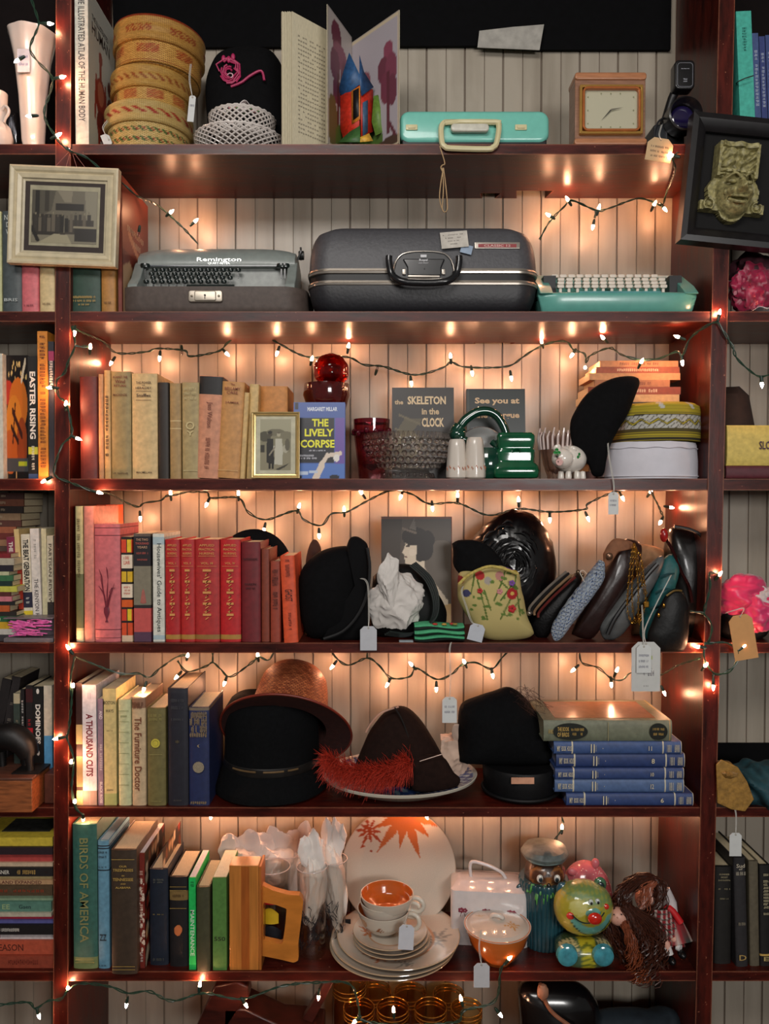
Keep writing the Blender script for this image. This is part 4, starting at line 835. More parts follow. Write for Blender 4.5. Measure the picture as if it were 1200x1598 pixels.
def price_tag(x0, x1, y0, y1, Y, label, path=None, c=(206,208,206), rot=0, g='price tags on strings', marks=1, col=(110,110,130), name='price_tag'):
    """a card with clipped shoulders on a loop of thread"""
    P = at((x0+x1)/2, y1, Y); w_, h_ = S(x1-x0, Y), S(y1-y0, Y)
    r = thing(name, label, 'price tag', tuple(P), (0, rot, 0), g)
    s = w_*.22
    obj('card', MB().prism([(-w_/2,0),(w_/2,0),(w_/2,h_-s),(w_/2-s,h_),(-w_/2+s,h_),(-w_/2,h_-s)], -.0005, .0005), mat(c,.6,.05), r)
    obj('eyelet', MB().tube([(math.cos(a)*.0016,-.0007,h_-.004+math.sin(a)*.0016) for a in [i*PI/5 for i in range(10)]], .0005, 5, closed=True), mat((150,140,120),.5), r)
    Ri = Matrix.Rotation(-rot, 3, 'Y')
    if path:
        R = [Ri @ (at(x,y,(q[0] if q else Y))-P) for x,y,*q in path]
        mb = MB(); mb.tube(smooth_path([(0,-.001,h_-.004)]+R, 5), .0007, 5); mb.tube(smooth_path([(0,-.001,h_-.004)]+[p+Vector((.0022,.001,.001)) for p in R], 5), .0006, 5)
        obj('thread', mb, mat((196,194,186),.7), r)
    if marks:
        items = []
        for k in range(marks): items.append(('~tag%d%d' % (k, int(x0)), w_*.7, h_*.09, 'h', (0,-.0007,h_*(.62-.2*k))))
        lettering(items, mat(col,.6), r, 'handwriting')
    return r
def wob(p, f, a): return 1+a*noise.noise(Vector(p)*f)
BLACK = mat((9,9,11), .9, .3, 90, .3, spec=.15)       # felt
GLOSSB = mat((16,16,18), .22, .2)
def outline_body(name, out, Y, th, m, parent, O_, bulge=1.0, fn=None, rings_=7, k_=4):
    """a soft body swelling in front of and behind an outline"""
    P_ = [at(x,y,Y)-O_ for x,y in out]; c_ = sum(P_,Vector())/len(P_); P_ = smooth_path(P_+[P_[0]],k_)[:-1]; b = MB(); L_ = []
    for k in range(-rings_,rings_+1):
        ph_ = k/rings_*PI/2; t = math.sin(ph_); s = max(math.cos(ph_)**.9,.012)
        R_ = [c_+(p-c_)*s+Vector((0,t*th,0)) for p in P_]
        if fn: R_ = [fn(p) for p in R_]
        for p in R_: p.z = max(p.z, 0)
        for p in R_: p.y = min(p.y, D-.008-O_.y)
        L_.append(R_)
    A = sum(P_[i].x*P_[(i+1)%len(P_)].z-P_[(i+1)%len(P_)].x*P_[i].z for i in range(len(P_)))
    if A < 0: L_ = L_[::-1]
    b.loft(L_[::-1],(1,1)); return obj(name, b, m, parent, ang=80)

def facets(seed, n=16):
    """radius of a crumpled ball: flat facets meeting in sharp creases"""
    rn = random.Random(seed); N = []
    for _ in range(n):
        v = Vector((rn.gauss(0,1),rn.gauss(0,1),rn.gauss(0,1))).normalized(); N.append((v, rn.uniform(.62,.98)))
    def f(p):
        p = Vector(p).normalized(); r = 1.25
        for v, d in N:
            c = p.dot(v)
            if c > .2: r = min(r, d/c)
        return r*(1+.16*noise.noise(p*2.3+Vector((seed%7,0,0)))-.12*abs(noise.noise(p*3.7)))
    return f
# ================================================================ first row of things
z1 = SH[1]
def lv(px, pyc, Y, prof, n=40):     # pixel profile [(radius px, y px)] -> metres about the base centre
    zb = at(px, pyc, Y).z
    return [(S(r, Y), at(px, y, Y).z-zb) for r, y in prof]
Yv = .085; c = at(52,200,Yv); milk = mat((212,206,200),.18,.05,30,coat=.4)
o = thing('vase','tall white milk glass vase with flared faceted rim under the fairy light string','vase',(c.x,Yv,z1+.0003))
H_ = at(0,55,Yv).z-z1
pf = [(.0001,.0),(.036,.0),(.038,.004),(.030,.008),(.017,.014),(.020,.022),(.025,.04),(.031,H_*.5),(.040,H_*.8),(.050,H_*.97),(.053,H_),(.050,H_*.995),(.046,H_*.95),(.030,H_*.6),(.022,.04),(.0001,.03)]
obj('body', MB().lathe(pf, 48, fn=lambda p,a,t: Vector((p.x*(1+.025*math.cos(8*a)), p.y*(1+.025*math.cos(8*a)), p.z))), milk, o)
obj('paper_label', MB().box(-.014,.014,-.0455,-.0448,H_*.62,H_*.8), mat((196,204,220),.7), o); lettering([('~bnu',.02,.006,'h',(0,-.046,H_*.74)),('~cgt',.02,.006,'h',(0,-.046,H_*.68))], mat((90,110,170)), o, 'handwriting')
Yj = .06; c = at(-2,200,Yj)
o = thing('jug','white china jug with a looped handle and beaded belly at the edge of the photo','jug',(c.x,Yj,z1+.0003))
obj('body', MB().lathe([(.0001,0),(.022,0),(.020,.006),(.026,.02),(.031,.04),(.026,.06),(.015,.075),(.018,.10),(.020,.14),(.018,.142),(.015,.10),(.0001,.08)],32,fn=lambda p,a,t: p*(1+.03*math.cos(10*a)*(1 if .01<p.z<.06 else 0))), milk, o)
obj('handle', MB().tube(smooth_path([(.012,-.01,.098),(.022,-.014,.105),(.030,-.016,.098),(.030,-.016,.088),(.022,-.014,.078),(.018,-.012,.07)]), .0034, 10), milk, o)
Yj = .17
c = at(22,200,Yj); o = thing('bowl','clear pressed glass bowl in the shade between the white jug and milk glass vase','bowl',(c.x,Yj,z1+.0003))
obj('body', MB().lathe([(.0001,0),(.03,0),(.03,.004),(.04,.03),(.055,.06),(.066,.12),(.064,.12),(.052,.06),(.036,.03),(.0001,.008)],48,fn=lambda p,a,t: p*(1+.03*math.cos(24*a))), glass((200,200,205),.08), o)
# woven baskets
def basket(px, y_bot, y_lid, y_top, rpx, Yc, label, c0, c1, ops, lidops, tilt=(0,0,0), z=None, g=None):
    Yf_ = Yc-S(rpx,Yc); zb = z if z is not None else at(px,y_bot,Yf_).z; R = S(rpx, Yc)
    zl, zt = at(px,y_lid,Yf_).z-zb, at(px,y_top,Yf_).z-zb
    r = thing('woven_basket', label, 'basket', (at(px,y_top,Yc).x, Yc, zb+.0004), tilt, g)
    W = weave(c0, c1, 72, int((zl)/.0042)); WL = weave(c0, c1, 76, int((zt-zl)/.0042)*2+3)
    R0 = R-.004
    def col(ops, z0, z1_):
        def f(X, Y, Z):
            U = (np.arctan2(Y, X)/(2*PI)) % 1.0; V = (Z-z0)/(z1_-z0+1e-9); return shapes(U, V, (255,255,255), ops)
        return f
    b = obj('body', MB().lathe([(.0001,.002),(R0-.006,.0),(R0-.001,.003)]+[(R0, zl*k/30) for k in range(2,31)]+[(R0-.004,zl*1.02),(.0001,zl*1.0)], 144), W, r)
    paint(b, col(ops, 0, zl))
    l = obj('lid', MB().lathe([(R0-.003,zl-.001),(R+.001,zl),(R+.0035,zl+.003)]+[(R+.0025+.001*math.sin(k), zl+.003+(zt-zl-.006)*k/16) for k in range(1,17)]+[(R,zt-.001),(R-.008,zt),(.0001,zt-.002)], 144), WL, r)
    paint(l, col(lidops, zl, zt))
    return r, zb+zt
RD, GN = (206,96,60), (60,130,96)
def dash(v0, v1, n, c, ph=0, du=.4): return ('m', lambda U,V: (V>v0)&(V<v1)&(((U*n+ph+V*3)%1)<du), c)
r, zt = basket(233,222,187,153,64,.10,'pale straw basket with green and red woven dashes at the bottom of the basket stack',(232,200,128),(214,176,100),
  [dash(.62,.80,34,(70,140,90)),dash(.64,.78,34,(200,60,60),.5,.25),dash(.22,.42,34,(60,140,90)),dash(.26,.38,34,(200,70,60),.5,.25)],[dash(.35,.62,22,(214,60,60),0,.45)],z=z1)
r, zt2 = basket(237,157,133,98,59,.10,'small golden straw basket with a red dotted band in the middle of the stack',(226,178,92),(200,148,66),
  [('m',lambda U,V:(V>.25)&(V<.9)&(((U*9)%1)<.62)&(((U*60+V*9)%1)<.6),(214,90,54))],[dash(.3,.6,30,(200,130,60))],z=zt+.001,tilt=(0,.01,0))
basket(247,113,60,20,66,.105,'large golden straw basket with a red flecked band topmost of the stack',(224,170,84),(196,140,60),
  [('m',lambda U,V:(V>.45)&(V<.85)&(((U*7)%1)<.55)&(((U*64+V*8)%1)<.6),(212,100,50)),('r',0,.10,1,.16,(190,130,70))],[('m',lambda U,V:(V>.3)&(V<.6)&(((U*6)%1)<.6)&(((U*60+V*6)%1)<.5),(206,100,50)),('r',0,.88,1,1,(190,90,50))],z=zt2+.001,tilt=(0,.045,0))
price_tag(292,302,150,190,.03,'white price tag hanging on thread from the basket stack',[(295,125),(297,100)],rot=.1)
price_tag(150,171,209,222,.004,'small white price tag lying before the tall atlas',[(160,200),(167,188)],rot=1.2,marks=0)
# embroidered black cap behind the lattice dishes
c = at(378,150,.19)
o = thing('cap','black cloth cap with swirling pink embroidery behind the white lattice baskets','hat',(c.x,.175,z1+.0003))
O_ = Vector(o.location); outline_body('crown',[(330,250),(322,170),(322,130),(332,100),(345,84),(372,76),(412,77),(434,92),(444,130),(444,250)],.15,.050,BLACK,o,O_)
em = MB(); em2 = MB(); ec = at(357,112,.098)-O_; 
for k in range(7):
    a0 = k*.9; R = .007+.0034*k
    em.tube([(ec.x+math.cos(a0+t*.5)*R*(1+.25*math.sin(3*t)), ec.y-.002*math.cos(t), ec.z+math.sin(a0+t*.5)*R*1.15) for t in range(9)], .0021, 6)
for k in range(9): em2.ell((ec.x+.004+.006*math.cos(k*.5-1.2), ec.y-.003, ec.z-.010+.005*math.sin(k*.5-1.2)), .0016,.0016,.0016,8,6)
for p_ in ((.0,.028),(.010,.034),(-.012,.03)): em.ell((ec.x+p_[0],ec.y,ec.z+p_[1]),.005,.004,.008,10,8)
em.tube(smooth_path([(ec.x+.005,ec.y,ec.z-.034),(ec.x+.03,ec.y-.002,ec.z-.025),(ec.x+.05,ec.y-.002,ec.z-.01),(ec.x+.075,ec.y,ec.z+.002),(ec.x+.082,ec.y,ec.z-.02)],4), .003, 6)
obj('embroidery', em, mat((178,40,92),.5,.3,300,.4), o); obj('beading', em2, mat((230,190,200),.3), o)
# white lattice baskets
def lattice(px, yb_, yt_, r0, r1, Yc, label, z=None, n=30):
    zb = z if z is not None else z1; H = at(0,yt_,Yc-.04).z-at(0,yb_,Yc-.04).z; r = thing('lattice_basket', label, 'basket', (at(px,yt_,Yc).x,Yc,zb+.0004))
    m = mat((216,208,202),.25,.06,40,coat=.3); R = lambda t: S(r0,Yc)+(S(r1,Yc)-S(r0,Yc))*math.sin(t*PI/2)**.8
    mb = MB()
    for k in range(n):
        for s in (1,-1):
            mb.tube([(R(t)*math.cos(2*PI*k/n+s*t*.9), R(t)*math.sin(2*PI*k/n+s*t*.9), .003+(H-.006)*t) for t in [i/8 for i in range(9)]], .0019, 5)
    obj('lattice', mb, m, r)
    for nm, rr, zz_, th in (('rim', R(1), H-.002, .003), ('foot', R(0), .003, .003)):
        obj(nm, MB().tube([(rr*math.cos(a)*(1+.012*math.cos(n*a)), rr*math.sin(a), zz_+(.0012*math.cos(n*a) if nm=='rim' else 0)) for a in [2*PI*i/90 for i in range(90)]], th, 6, closed=True), m, r)
    obj('base_plate', MB().lathe([(.0001,.001),(R(0),.001),(R(0),.004),(.0001,.004)],40), m, r)
    return r, zb+H
r, zt = lattice(374,222,186,40,68,.105,'wide white openwork china basket at the bottom of the pair',n=34)
r, zt = lattice(378,188,155,36,50,.10,'smaller white openwork china basket on top with china flowers',z=zt+.0005,n=28)
fl = MB(); lf = MB(); pk = MB(); rn = random.Random(4)
for k,(x_,y_) in enumerate(((-.035,-.03),(-.012,-.045),(.012,-.04),(.034,-.03),(0,-.02))):
    for j in range(6): a = j*PI/3; (pk if k in (1,3) else fl).ell((x_+.006*math.cos(a),y_+.003*math.sin(a)*2,(zt-r.location.z)+.006+.003*math.sin(a)),.0055,.004,.0035,10,6)
    lf.ell((x_+.012,y_-.006,zt-r.location.z+.003),.008,.004,.002,10,6)
obj('petals', fl, mat((226,214,214),.3), r); obj('pink_petals', pk, mat((222,150,160),.3), r); obj('leaves', lf, mat((130,180,120),.3), r)
o = tag(obj('napkin', MB().grid(26,18,lambda u,v: Vector((-.052+.104*u, -.030+.06*v+.01*math.sin(u*9), .004+.022*math.exp(-((u-.62)/.16)**2)*(1-v*.4)+.006*noise.noise(Vector((u*5,v*5,1)))))), mat((222,212,210),.8), solid=.0012, loc=(r.location.x,r.location.y,zt+.002)), 'folded white paper napkin lying in the upper openwork china basket', 'napkin')
# pop-up book
Yg = .12; G = (549, Yg)
pop = thing('popup_book','open pop-up book standing on edge with a red house and blue roofs','book',tuple(at(549,222,0)))
PO = Vector(pop.location); PO.z = z1+.0003; pop.location = PO
def leafplane(xf, Yf_, yt_front, th, m, name, xg=549, ygap=Yg):
    A = at(xf, 222, Yf_); B = at(xg, 222, ygap); H = at(0, yt_front, Yf_).z-z1
    d = Vector((B.x-A.x, B.y-A.y, 0)); n_ = Vector((-d.y, d.x, 0)).normalized()*th; b = MB()
    a0 = Vector((A.x,A.y,z1))-PO; b0 = Vector((B.x,B.y,z1))-PO; up = Vector((0,0,H-.0006))
    V = [a0,b0,b0+n_,a0+n_]; k = b.add(V+[v+up for v in V])
    for f in ((0,3,2,1),(4,5,6,7),(0,1,5,4),(1,2,6,5),(2,3,7,6),(3,0,4,7)): b.face([k+i for i in f])
    return obj(name, b, m, pop), a0, d, H
PGM = leaf_mat((206,196,168)); 
leafplane(441,.0,17,.004,PGM,'cover')
for i,x_ in enumerate((445,449,452)): leafplane(x_,.001,17,.0012,PGM,'page')
o_, a0, d, H = leafplane(456,.0,17,.0014,PGM,'page')
def onleaf(a0, d, H, off, flip=False):       # matrix: picture (u*w,0,v*h) onto a leaf's visible side
    dn = d.normalized(); n_ = Vector((dn.y,-dn.x,0))
    s_ = a0+n_*off
    if flip: s_ = a0+d+n_*off; dn = -dn
    return Matrix(((dn.x,n_.x,0,s_.x),(dn.y,n_.y,0,s_.y),(0,0,1,s_.z),(0,0,0,1)))
M = onleaf(a0,d,H,.0004)
it = [('~page%s' % chr(97+i), .078, .0035, 'h', (.055, -.0, H*.84-i*H*.033)) for i in range(23)]
tb = text_mb(it); tb.xform(M); obj('page_text', tb, mat((120,112,100)), pop)
GR, TR = (150,142,140), (112,58,72)
tl = [('r',.0,0,1,1,(190,180,176)),('e',.35,.86,.2,.10,TR),('e',.5,.74,.28,.09,(140,80,96)),('e',.3,.63,.2,.12,TR),('e',.65,.6,.15,.14,(134,76,90)),('e',.4,.45,.2,.1,TR),('r',.38,.05,.46,.6,(90,44,44)),('e',.2,.2,.2,.2,(110,100,60)),('e',.6,.12,.3,.12,(90,110,50)),('r',0,0,.04,1,(200,190,170)),('r',0,0,1,.03,(200,190,170))]
o_, a0, d, H = leafplane(511,-.002,6,.0012,PGM,'page'); canvas('left_picture', d.length, H, 30, 60, GR, tl, paintmat(.4), pop, M=onleaf(a0,d,H,.0004))
tr = [('r',0,0,1,1,(178,170,176)),('e',.30,.60,.12,.09,(140,84,96)),('e',.3,.52,.1,.1,TR),('r',.28,.25,.32,.5,(90,44,44)),('e',.78,.74,.10,.08,(140,70,90)),('e',.68,.62,.12,.1,TR),('e',.84,.60,.12,.12,(130,66,84)),('e',.72,.48,.1,.12,(120,60,76)),('e',.86,.44,.1,.12,TR),('r',.74,.12,.82,.6,(100,50,60)),('l',.8,.2,.95,.06,.02,(100,50,60)),('e',.2,.16,.2,.14,(90,130,50)),('e',.45,.26,.10,.14,(110,150,70)),('e',.5,.10,.18,.10,(80,110,50)),('e',.3,.05,.1,.05,(200,180,60)),('e',.8,.04,.3,.05,(80,60,50)),('r',.96,0,1,1,(206,190,160)),('r',0,.97,1,1,(206,190,160)),('r',0,0,1,.02,(206,190,160))]
A = at(623,222,-.002); B = at(549,222,Yg); H = at(0,15,-.002).z-z1; d = Vector((A.x-B.x,A.y-B.y,0)); a0 = Vector((B.x,B.y,z1))-PO
b = MB(); n_ = Vector((-d.y,d.x,0)).normalized()*.0014; V = [a0,a0+d,a0+d+n_,a0+n_]; up = Vector((0,0,H-.0006)); k = b.add(V+[v+up for v in V])
for f in ((0,3,2,1),(4,5,6,7),(0,1,5,4),(1,2,6,5),(2,3,7,6),(3,0,4,7)): b.face([k+i for i in f])
obj('page', b, PGM, pop); canvas('right_picture', d.length, H, 50, 80, GR, tr, paintmat(.4), pop, M=onleaf(a0,d,H,.0004))
def ppoly(name, pts, c, off=0, rough=.5):
    b = MB(); v = [at(x,y,Y-off)-PO for x,y,Y in pts]; k = b.add(v); b.face(list(range(k,k+len(v)))[::-1]); return obj(name, b, mat(c,rough,.3,120,.1), pop, solid=.0006)
ppoly('house_wall',[(531,150,.055),(561,132,.03),(561,188,.03),(561,196,.03),(547,210,.04),(536,218,.05),(531,200,.055)],(206,48,26))
ppoly('house_wall',[(563,134,.03),(582,140,.05),(583,205,.05),(563,214,.03)],(196,44,24))
ppoly('roof',[(528,142,.057),(534,118,.05),(545,82,.04),(561,116,.028),(561,132,.028),(536,152,.054)],(40,84,130),.001)
ppoly('roof',[(561,86,.03),(568,112,.036),(583,136,.048),(564,150,.028),(561,128,.028)],(36,76,120),.001)
ppoly('window_frame',[(548,142,.040),(562,134,.029),(562,186,.029),(549,194,.040)],(220,130,40),.002)
ppoly('window_opening',[(551,142,.0385),(560,137,.0305),(560,181,.0305),(551,188,.0385)],(18,16,20),.003)
ppoly('doorway',[(566,160,.031),(574,156,.038),(574,206,.038),(566,214,.031)],(60,90,120),.002)
ppoly('shrub',[(583,150,.045),(590,148,.05),(601,180,.045),(600,205,.04),(586,212,.04),(580,190,.045)],(96,130,50),.001)
ppoly('grass',[(528,222,.03),(545,206,.035),(562,196,.025),(562,222,.02)],(60,100,50),.001); ppoly('path',[(562,214,.024),(576,208,.03),(582,220,.03),(562,222,.02)],(220,170,60),.001)
# turquoise typewriter case
TQ = mat((118,196,180),.3,.05,coat=.3); CRM_M = mat((214,204,160),.35,.06)
P = at(739,222,.03); o = thing('typewriter_case','turquoise hard case with cream latches and a cream carrying handle on the top shelf','case',(P.x,.012,z1+.0003))
w_ = S(231,.02); h_ = at(0,171,.01).z-z1
rbox(b := MB(), (0,0,.009), w_, .215, h_-.009, .022, .010); obj('lid', b, TQ, o)
rbox(b := MB(), (0,.004,.0), w_-.01, .2, .02, .006, .004); obj('base', b, mat((26,26,28),.5), o)
for x_ in (-98/706,72/706):
    rbox(b := MB(), (x_,-.003,h_*.44), .026,.005,.012,.002,.001); lt = obj('latch', b, CRM_M, o); rbox(b := MB(), (x_,-.005,h_*.44+.003), .016,.003,.005,.001,.0005); obj('latch_button', b, CRM_M, lt)
hx = at(731,210,0).x-P.x; HT = [(-.052,.052),(-.058,.045),(-.060,.030),(-.058,.002),(-.052,-.006),(-.040,-.010),(.040,-.012),(.052,-.008),(.060,.000),(.066,.030),(.066,.045),(.060,.052)]
q_ = [Vector((hx+x_,-.008-.012*(.052-z_)/.06,z_-.003)) for x_,z_ in HT]
obj('handle', MB().tube(smooth_path(q_+[q_[0]],3)[:-1], .0062, 8, closed=True), CRM_M, o); rbox(b := MB(), (hx+.003,-.016,.026),.084,.014,.018,.008,.004); obj('handle_grip', b, mat((206,204,190),.3), o)
o = thing('string','pale looped string hanging down from the cream handle of the turquoise case','string',tuple(at(690,232,-.02)))
q_ = Vector(o.location); mb = MB()
for pth in ([(686,228),(690,240),(694,255),(690,258),(688,262),(692,270)],[(692,262),(688,285),(686,310),(692,330),(698,326),(697,305),(695,285),(692,262)],[(690,262),(692,290),(690,325)]): mb.tube(smooth_path([at(x,y,-.02)-q_ for x,y in pth],5),.0013,5)
obj('strand', mb, mat((180,150,110),.8), o)
# mantel clock
P = at(952,218,.008); o = thing('clock','brown wooden desk clock with gold bezel and cream rectangular face','clock',(P.x,.008,z1+.0003))
w_ = S(112,.008); h_ = at(0,114,.008).z-z1; WB = mat((146,106,84),.35,.25,30,stretch=(1,1,6)); WB2 = mat((178,120,84),.3,.2,30,stretch=(1,1,8)); GD = mat((206,160,84),.25,.1,metal=.7)
obj('case', MB().box(-w_/2+.002,w_/2-.002,0,.055,.004,h_-.012), WB, o, bevel=.002)
rbox(b := MB(), (0,-.006,0),w_,.064,.014,.005,.003); obj('base', b, WB2, o); rbox(b := MB(), (0,-.004,h_-.016),w_-.002,.062,.016,.006,.003); obj('top_rail', b, WB2, o)
fx, fz = S(0,.0), S(53,.0); fw, fh = S(84,.0), S(64,.0)
def ringframe(w, h, t, r, y0, y1, cx, cz):
    b = MB(); O, I = rrect(w,h,r), rrect(w-2*t,h-2*t,max(r-t,.002)); k = len(O)
    R = [[(cx+x,y1,cz+z) for x,z in O],[(cx+x,y0,cz+z) for x,z in O],[(cx+x,y0,cz+z) for x,z in I],[(cx+x,y1,cz+z) for x,z in I]]
    return b.loft([list(reversed(q)) for q in R][::-1], (0,0)) if False else b.loft(R, (0,0))
obj('bezel', ringframe(fw+.020,fh+.016,.006,.003,-.010,.0,fx,fz), GD, o, bevel=.001); obj('bezel', ringframe(fw+.008,fh+.006,.005,.012,-.013,.0,fx,fz), mat((190,110,60),.3,.1,metal=.5), o, bevel=.001)
canvas('clock_face', fw, fh, 30, 20, (206,200,170), [('r',.05,.05,.95,.95,(212,206,178))], paintmat(.3), o, loc=(fx-fw/2,-.003,fz-fh/2))
tk = MB()
for i in range(12):
    a = i*PI/6; R_ = min(fw*.42/max(abs(math.sin(a)),1e-3), fh*.40/max(abs(math.cos(a)),1e-3)); tk.box(fx+R_*math.sin(a)-.0012,fx+R_*math.sin(a)+.0012,-.0045,-.004,fz+R_*math.cos(a)-.0014,fz+R_*math.cos(a)+.0014)
obj('hour_mark', tk, mat((150,150,110)), o)
def hand(a, l, w, y): 
    return MB().prism([(fx-w*math.cos(a),fz+w*math.sin(a)),(fx+l*math.sin(a)-.0002,fz+l*math.cos(a)),(fx+l*math.sin(a)+.0002,fz+l*math.cos(a)),(fx+w*math.cos(a),fz-w*math.sin(a))][::1],-y-.0004,-y)
obj('minute_hand', hand(math.radians(222),.030,.0016,.006), mat((60,56,50),.4), o); obj('hour_hand', hand(math.radians(80),.026,.0016,.0075), mat((120,116,100),.4), o)
obj('face_glass', MB().box(fx-fw/2,fx+fw/2,-.0105,-.0098,fz-fh/2,fz+fh/2), pane(), o)
# movie camera
P = at(1058,222,.06); o = thing('movie_camera','black movie camera with a round lens and a grip on top beside the clock','camera',(P.x,.06,z1+.0003)); BK = mat((22,22,24),.35,.2,coat=.2); CH = mat((150,150,155),.25,.1,metal=.9)
rbox(b := MB(), (-.012,.0,.0),.055,.12,.085,.008,.005); obj('body', b, BK, o)
rbox(b := MB(), (-.042,-.004,.0),.030,.10,.070,.006,.004); obj('side_housing', b, mat((40,42,46),.4), o); obj('trim', MB().box(-.030,-.027,-.006,.0,.012,.075), CH, o)
lc = at(1069,178,.02)-Vector(o.location); 
obj('lens_barrel', MB().lathe([(.020,.0),(.030,.0),(.0375,-.02),(.0375,-.055),(.034,-.057),(.031,-.050),(.026,-.02),(.0001,-.02)][::-1],40,c=(lc.x,0,lc.z),axis='y').xform(Matrix.Scale(-1,4,(0,1,0)),0) if False else MB().lathe([(.030,0),(.0375,.02),(.0375,.055),(.034,.057),(.031,.050),(.026,.02),(.0001,.02)],40,c=(lc.x,.01,lc.z),axis='y').xform(Matrix.Identity(4)), BK, o)
obj('lens_glass', MB().ell((lc.x,-.022,lc.z),.027,.006,.027,24,12), mat((26,18,60),.04,.2,coat=1), o)
fl = MB()
for s_ in (-1,1): fl.tube([(lc.x-.016+.02*s_*.5+t*.006,-.030,lc.z+.012*s_*-.6-t*.008) for t in (0,1)],.0022,6)
rbox(b := MB(), (at(1069,117,.03).x-P.x,-.03,at(0,139,.03).z-z1),S(31,.03),.03,S(45,.03),.010,.004); obj('grip', b, BK, o)
gx, gz = at(1069,117,.03).x-P.x, at(0,117,.03).z-z1
obj('grip_trim', ringframe(S(24,.03),S(37,.03),.0009,.007,-.0308,-.0300,gx,gz), mat((130,132,140),.4), o); lettering([('FILMATIC',.018,.002,'h',(gx,-.0312,gz+.013)),('TELE',.009,.003,'h',(gx,-.0312,gz-.010)),('WIDE',.009,.0025,'h',(gx,-.0312,gz-.015))], mat((180,182,190),.4), o)
obj('neck', MB().tube(smooth_path([(gx-.004,0,gz-.012),(gx-.016,.005,gz-.035),(lc.x-.026,.01,.082)],4),.010,10), BK, o)
obj('wrist_strap', MB().tube(smooth_path([(-.03,-.006,.085),(-.05,-.012,.07),(-.058,-.012,.04),(-.052,-.014,.012),(-.044,-.016,.004)],5),.0024,6), mat((30,30,34),.6), o)
r = price_tag(1006,1046,216,252,-.012,'buff paper tag with handwriting in front of the movie camera',[(1028,210),(1032,195,.02)],c=(190,162,122),rot=.16,marks=3,col=(60,50,44),g='kraft tags')
# cream picture frame on the left upright
def frame_thing(cx, cy, w, h, Y, ry, label, m, bar, depth, prof=None):
    P = at(cx, cy, Y); o = thing('picture_frame', label, 'picture frame', tuple(P), (0, ry, 0))
    for k,(a,b_,c_,d_) in enumerate((((-w/2,-h/2),(w/2,-h/2),(w/2-bar,-h/2+bar),(-w/2+bar,-h/2+bar)),((w/2,-h/2),(w/2,h/2),(w/2-bar,h/2-bar),(w/2-bar,-h/2+bar)),((w/2,h/2),(-w/2,h/2),(-w/2+bar,h/2-bar),(w/2-bar,h/2-bar)),((-w/2,h/2),(-w/2,-h/2),(-w/2+bar,-h/2+bar),(-w/2+bar,h/2-bar)))):
        mb = MB(); A,B,C_,D_ = map(Vector,(a,b_,c_,d_)); pr = prof or [(0,.0),(0,1),(.12,1.08),(.3,.95),(.42,.70),(.55,.85),(.8,.72),(.86,.5),(1,.45),(1,0)]
        r0 = [Vector((A.x+(D_.x-A.x)*t,-depth*q_,A.y+(D_.y-A.y)*t)) for t,q_ in pr]; r1 = [Vector((B.x+(C_.x-B.x)*t,-depth*q_,B.y+(C_.y-B.y)*t)) for t,q_ in pr]
        mb.loft([r0,r1],(1,1)); obj('frame_rail', mb, m, o, ang=25)
    return o
FI = mat((206,192,160),.4,.14,50,.2)
w_, h_ = S(168,-.02), S(151,-.02); o = frame_thing(103,341,w_,h_,-.006,.04,'cream moulded picture frame holding an old workshop photograph, hung on the upright',FI,S(22,-.02),.018)
obj('mat_board', MB().box(-w_/2+.01,w_/2-.01,-.007,-.001,-h_/2+.01,h_/2-.01), mat((58,46,42),.7), o)
pw, ph_ = S(106,-.02), S(90,-.02)
obj('photo_mount', MB().box(-pw/2-.002,pw/2+.002,-.0078,-.007,-ph_/2,ph_/2+.004), mat((176,168,140),.6), o)
DKB, MD = (36,32,26), (96,90,76); ops = [('r',0,.72,1,1,(120,112,94)),('p',[(0,1),(.0,.4),(.3,.62),(.36,1)],(90,84,70)),('p',[(.05,1),(.05,.5),(.12,.5),(.12,1)],DKB),('p',[(.2,1),(.2,.6),(.26,.6),(.26,1)],(60,54,44)),('r',.36,.62,.80,.76,(44,38,32)),('p',[(.8,1),(.84,.4),(1,.3),(1,1)],(150,142,120)),('p',[(.38,1),(.5,.78),(.6,.78),(.62,1)],(150,140,118)),('r',0,0,1,.32,(140,132,110)),('r',.02,.15,.5,.55,(50,44,36)),('r',.5,.18,.95,.45,(70,62,52))]
rn = random.Random(9)
for i in range(13): x_ = .06+i*.068; y_ = .52+rn.uniform(-.05,.05); ops += [('r',x_-.025,.22,x_+.025,y_,(rn.choice([DKB,(60,54,46),(110,100,84)]))),('e',x_,y_+.035,.012,.024,rn.choice([(130,120,98),(150,140,114),(100,92,76)]))]
ops += [('r',.66,.05,1,.3,(44,38,32)),('r',.64,.30,1,.34,(160,150,124)),('r',.42,.0,.52,.2,(66,58,48)),('p',[(.1,.0),(.35,.18),(.55,.16),(.62,0)],(176,166,136)),('l',0,.3,.1,.05,.03,DKB)]
canvas('photograph', pw-.006, ph_-.012, 90, 76, (120,112,94), ops, paintmat(.35), o, loc=(-pw/2+.003,-.0083,-ph_/2+.006))
obj('glass_pane', MB().box(-w_/2+.022,w_/2-.022,-.0105,-.0095,-h_/2+.022,h_/2-.022), pane(), o)
nl = Vector(o.location); hp = at(107,233,-.01)-nl; mb = MB()
for x_ in (80,99,118,133): mb.tube([hp, at(x_,264,-.012)-nl],.0005,4)
obj('hanging_wire', mb, mat((170,110,100),.5), o)
nn = thing('nail','steel nail holding the wires of the cream picture frame','nail',tuple(at(107,232,-.012))); obj('shank', MB().lathe([(.0001,0),(.003,0),(.003,.0015),(.0012,.002),(.0012,.010),(.0001,.011)],12,axis='y'), CH, nn, rot=(0,0,0))
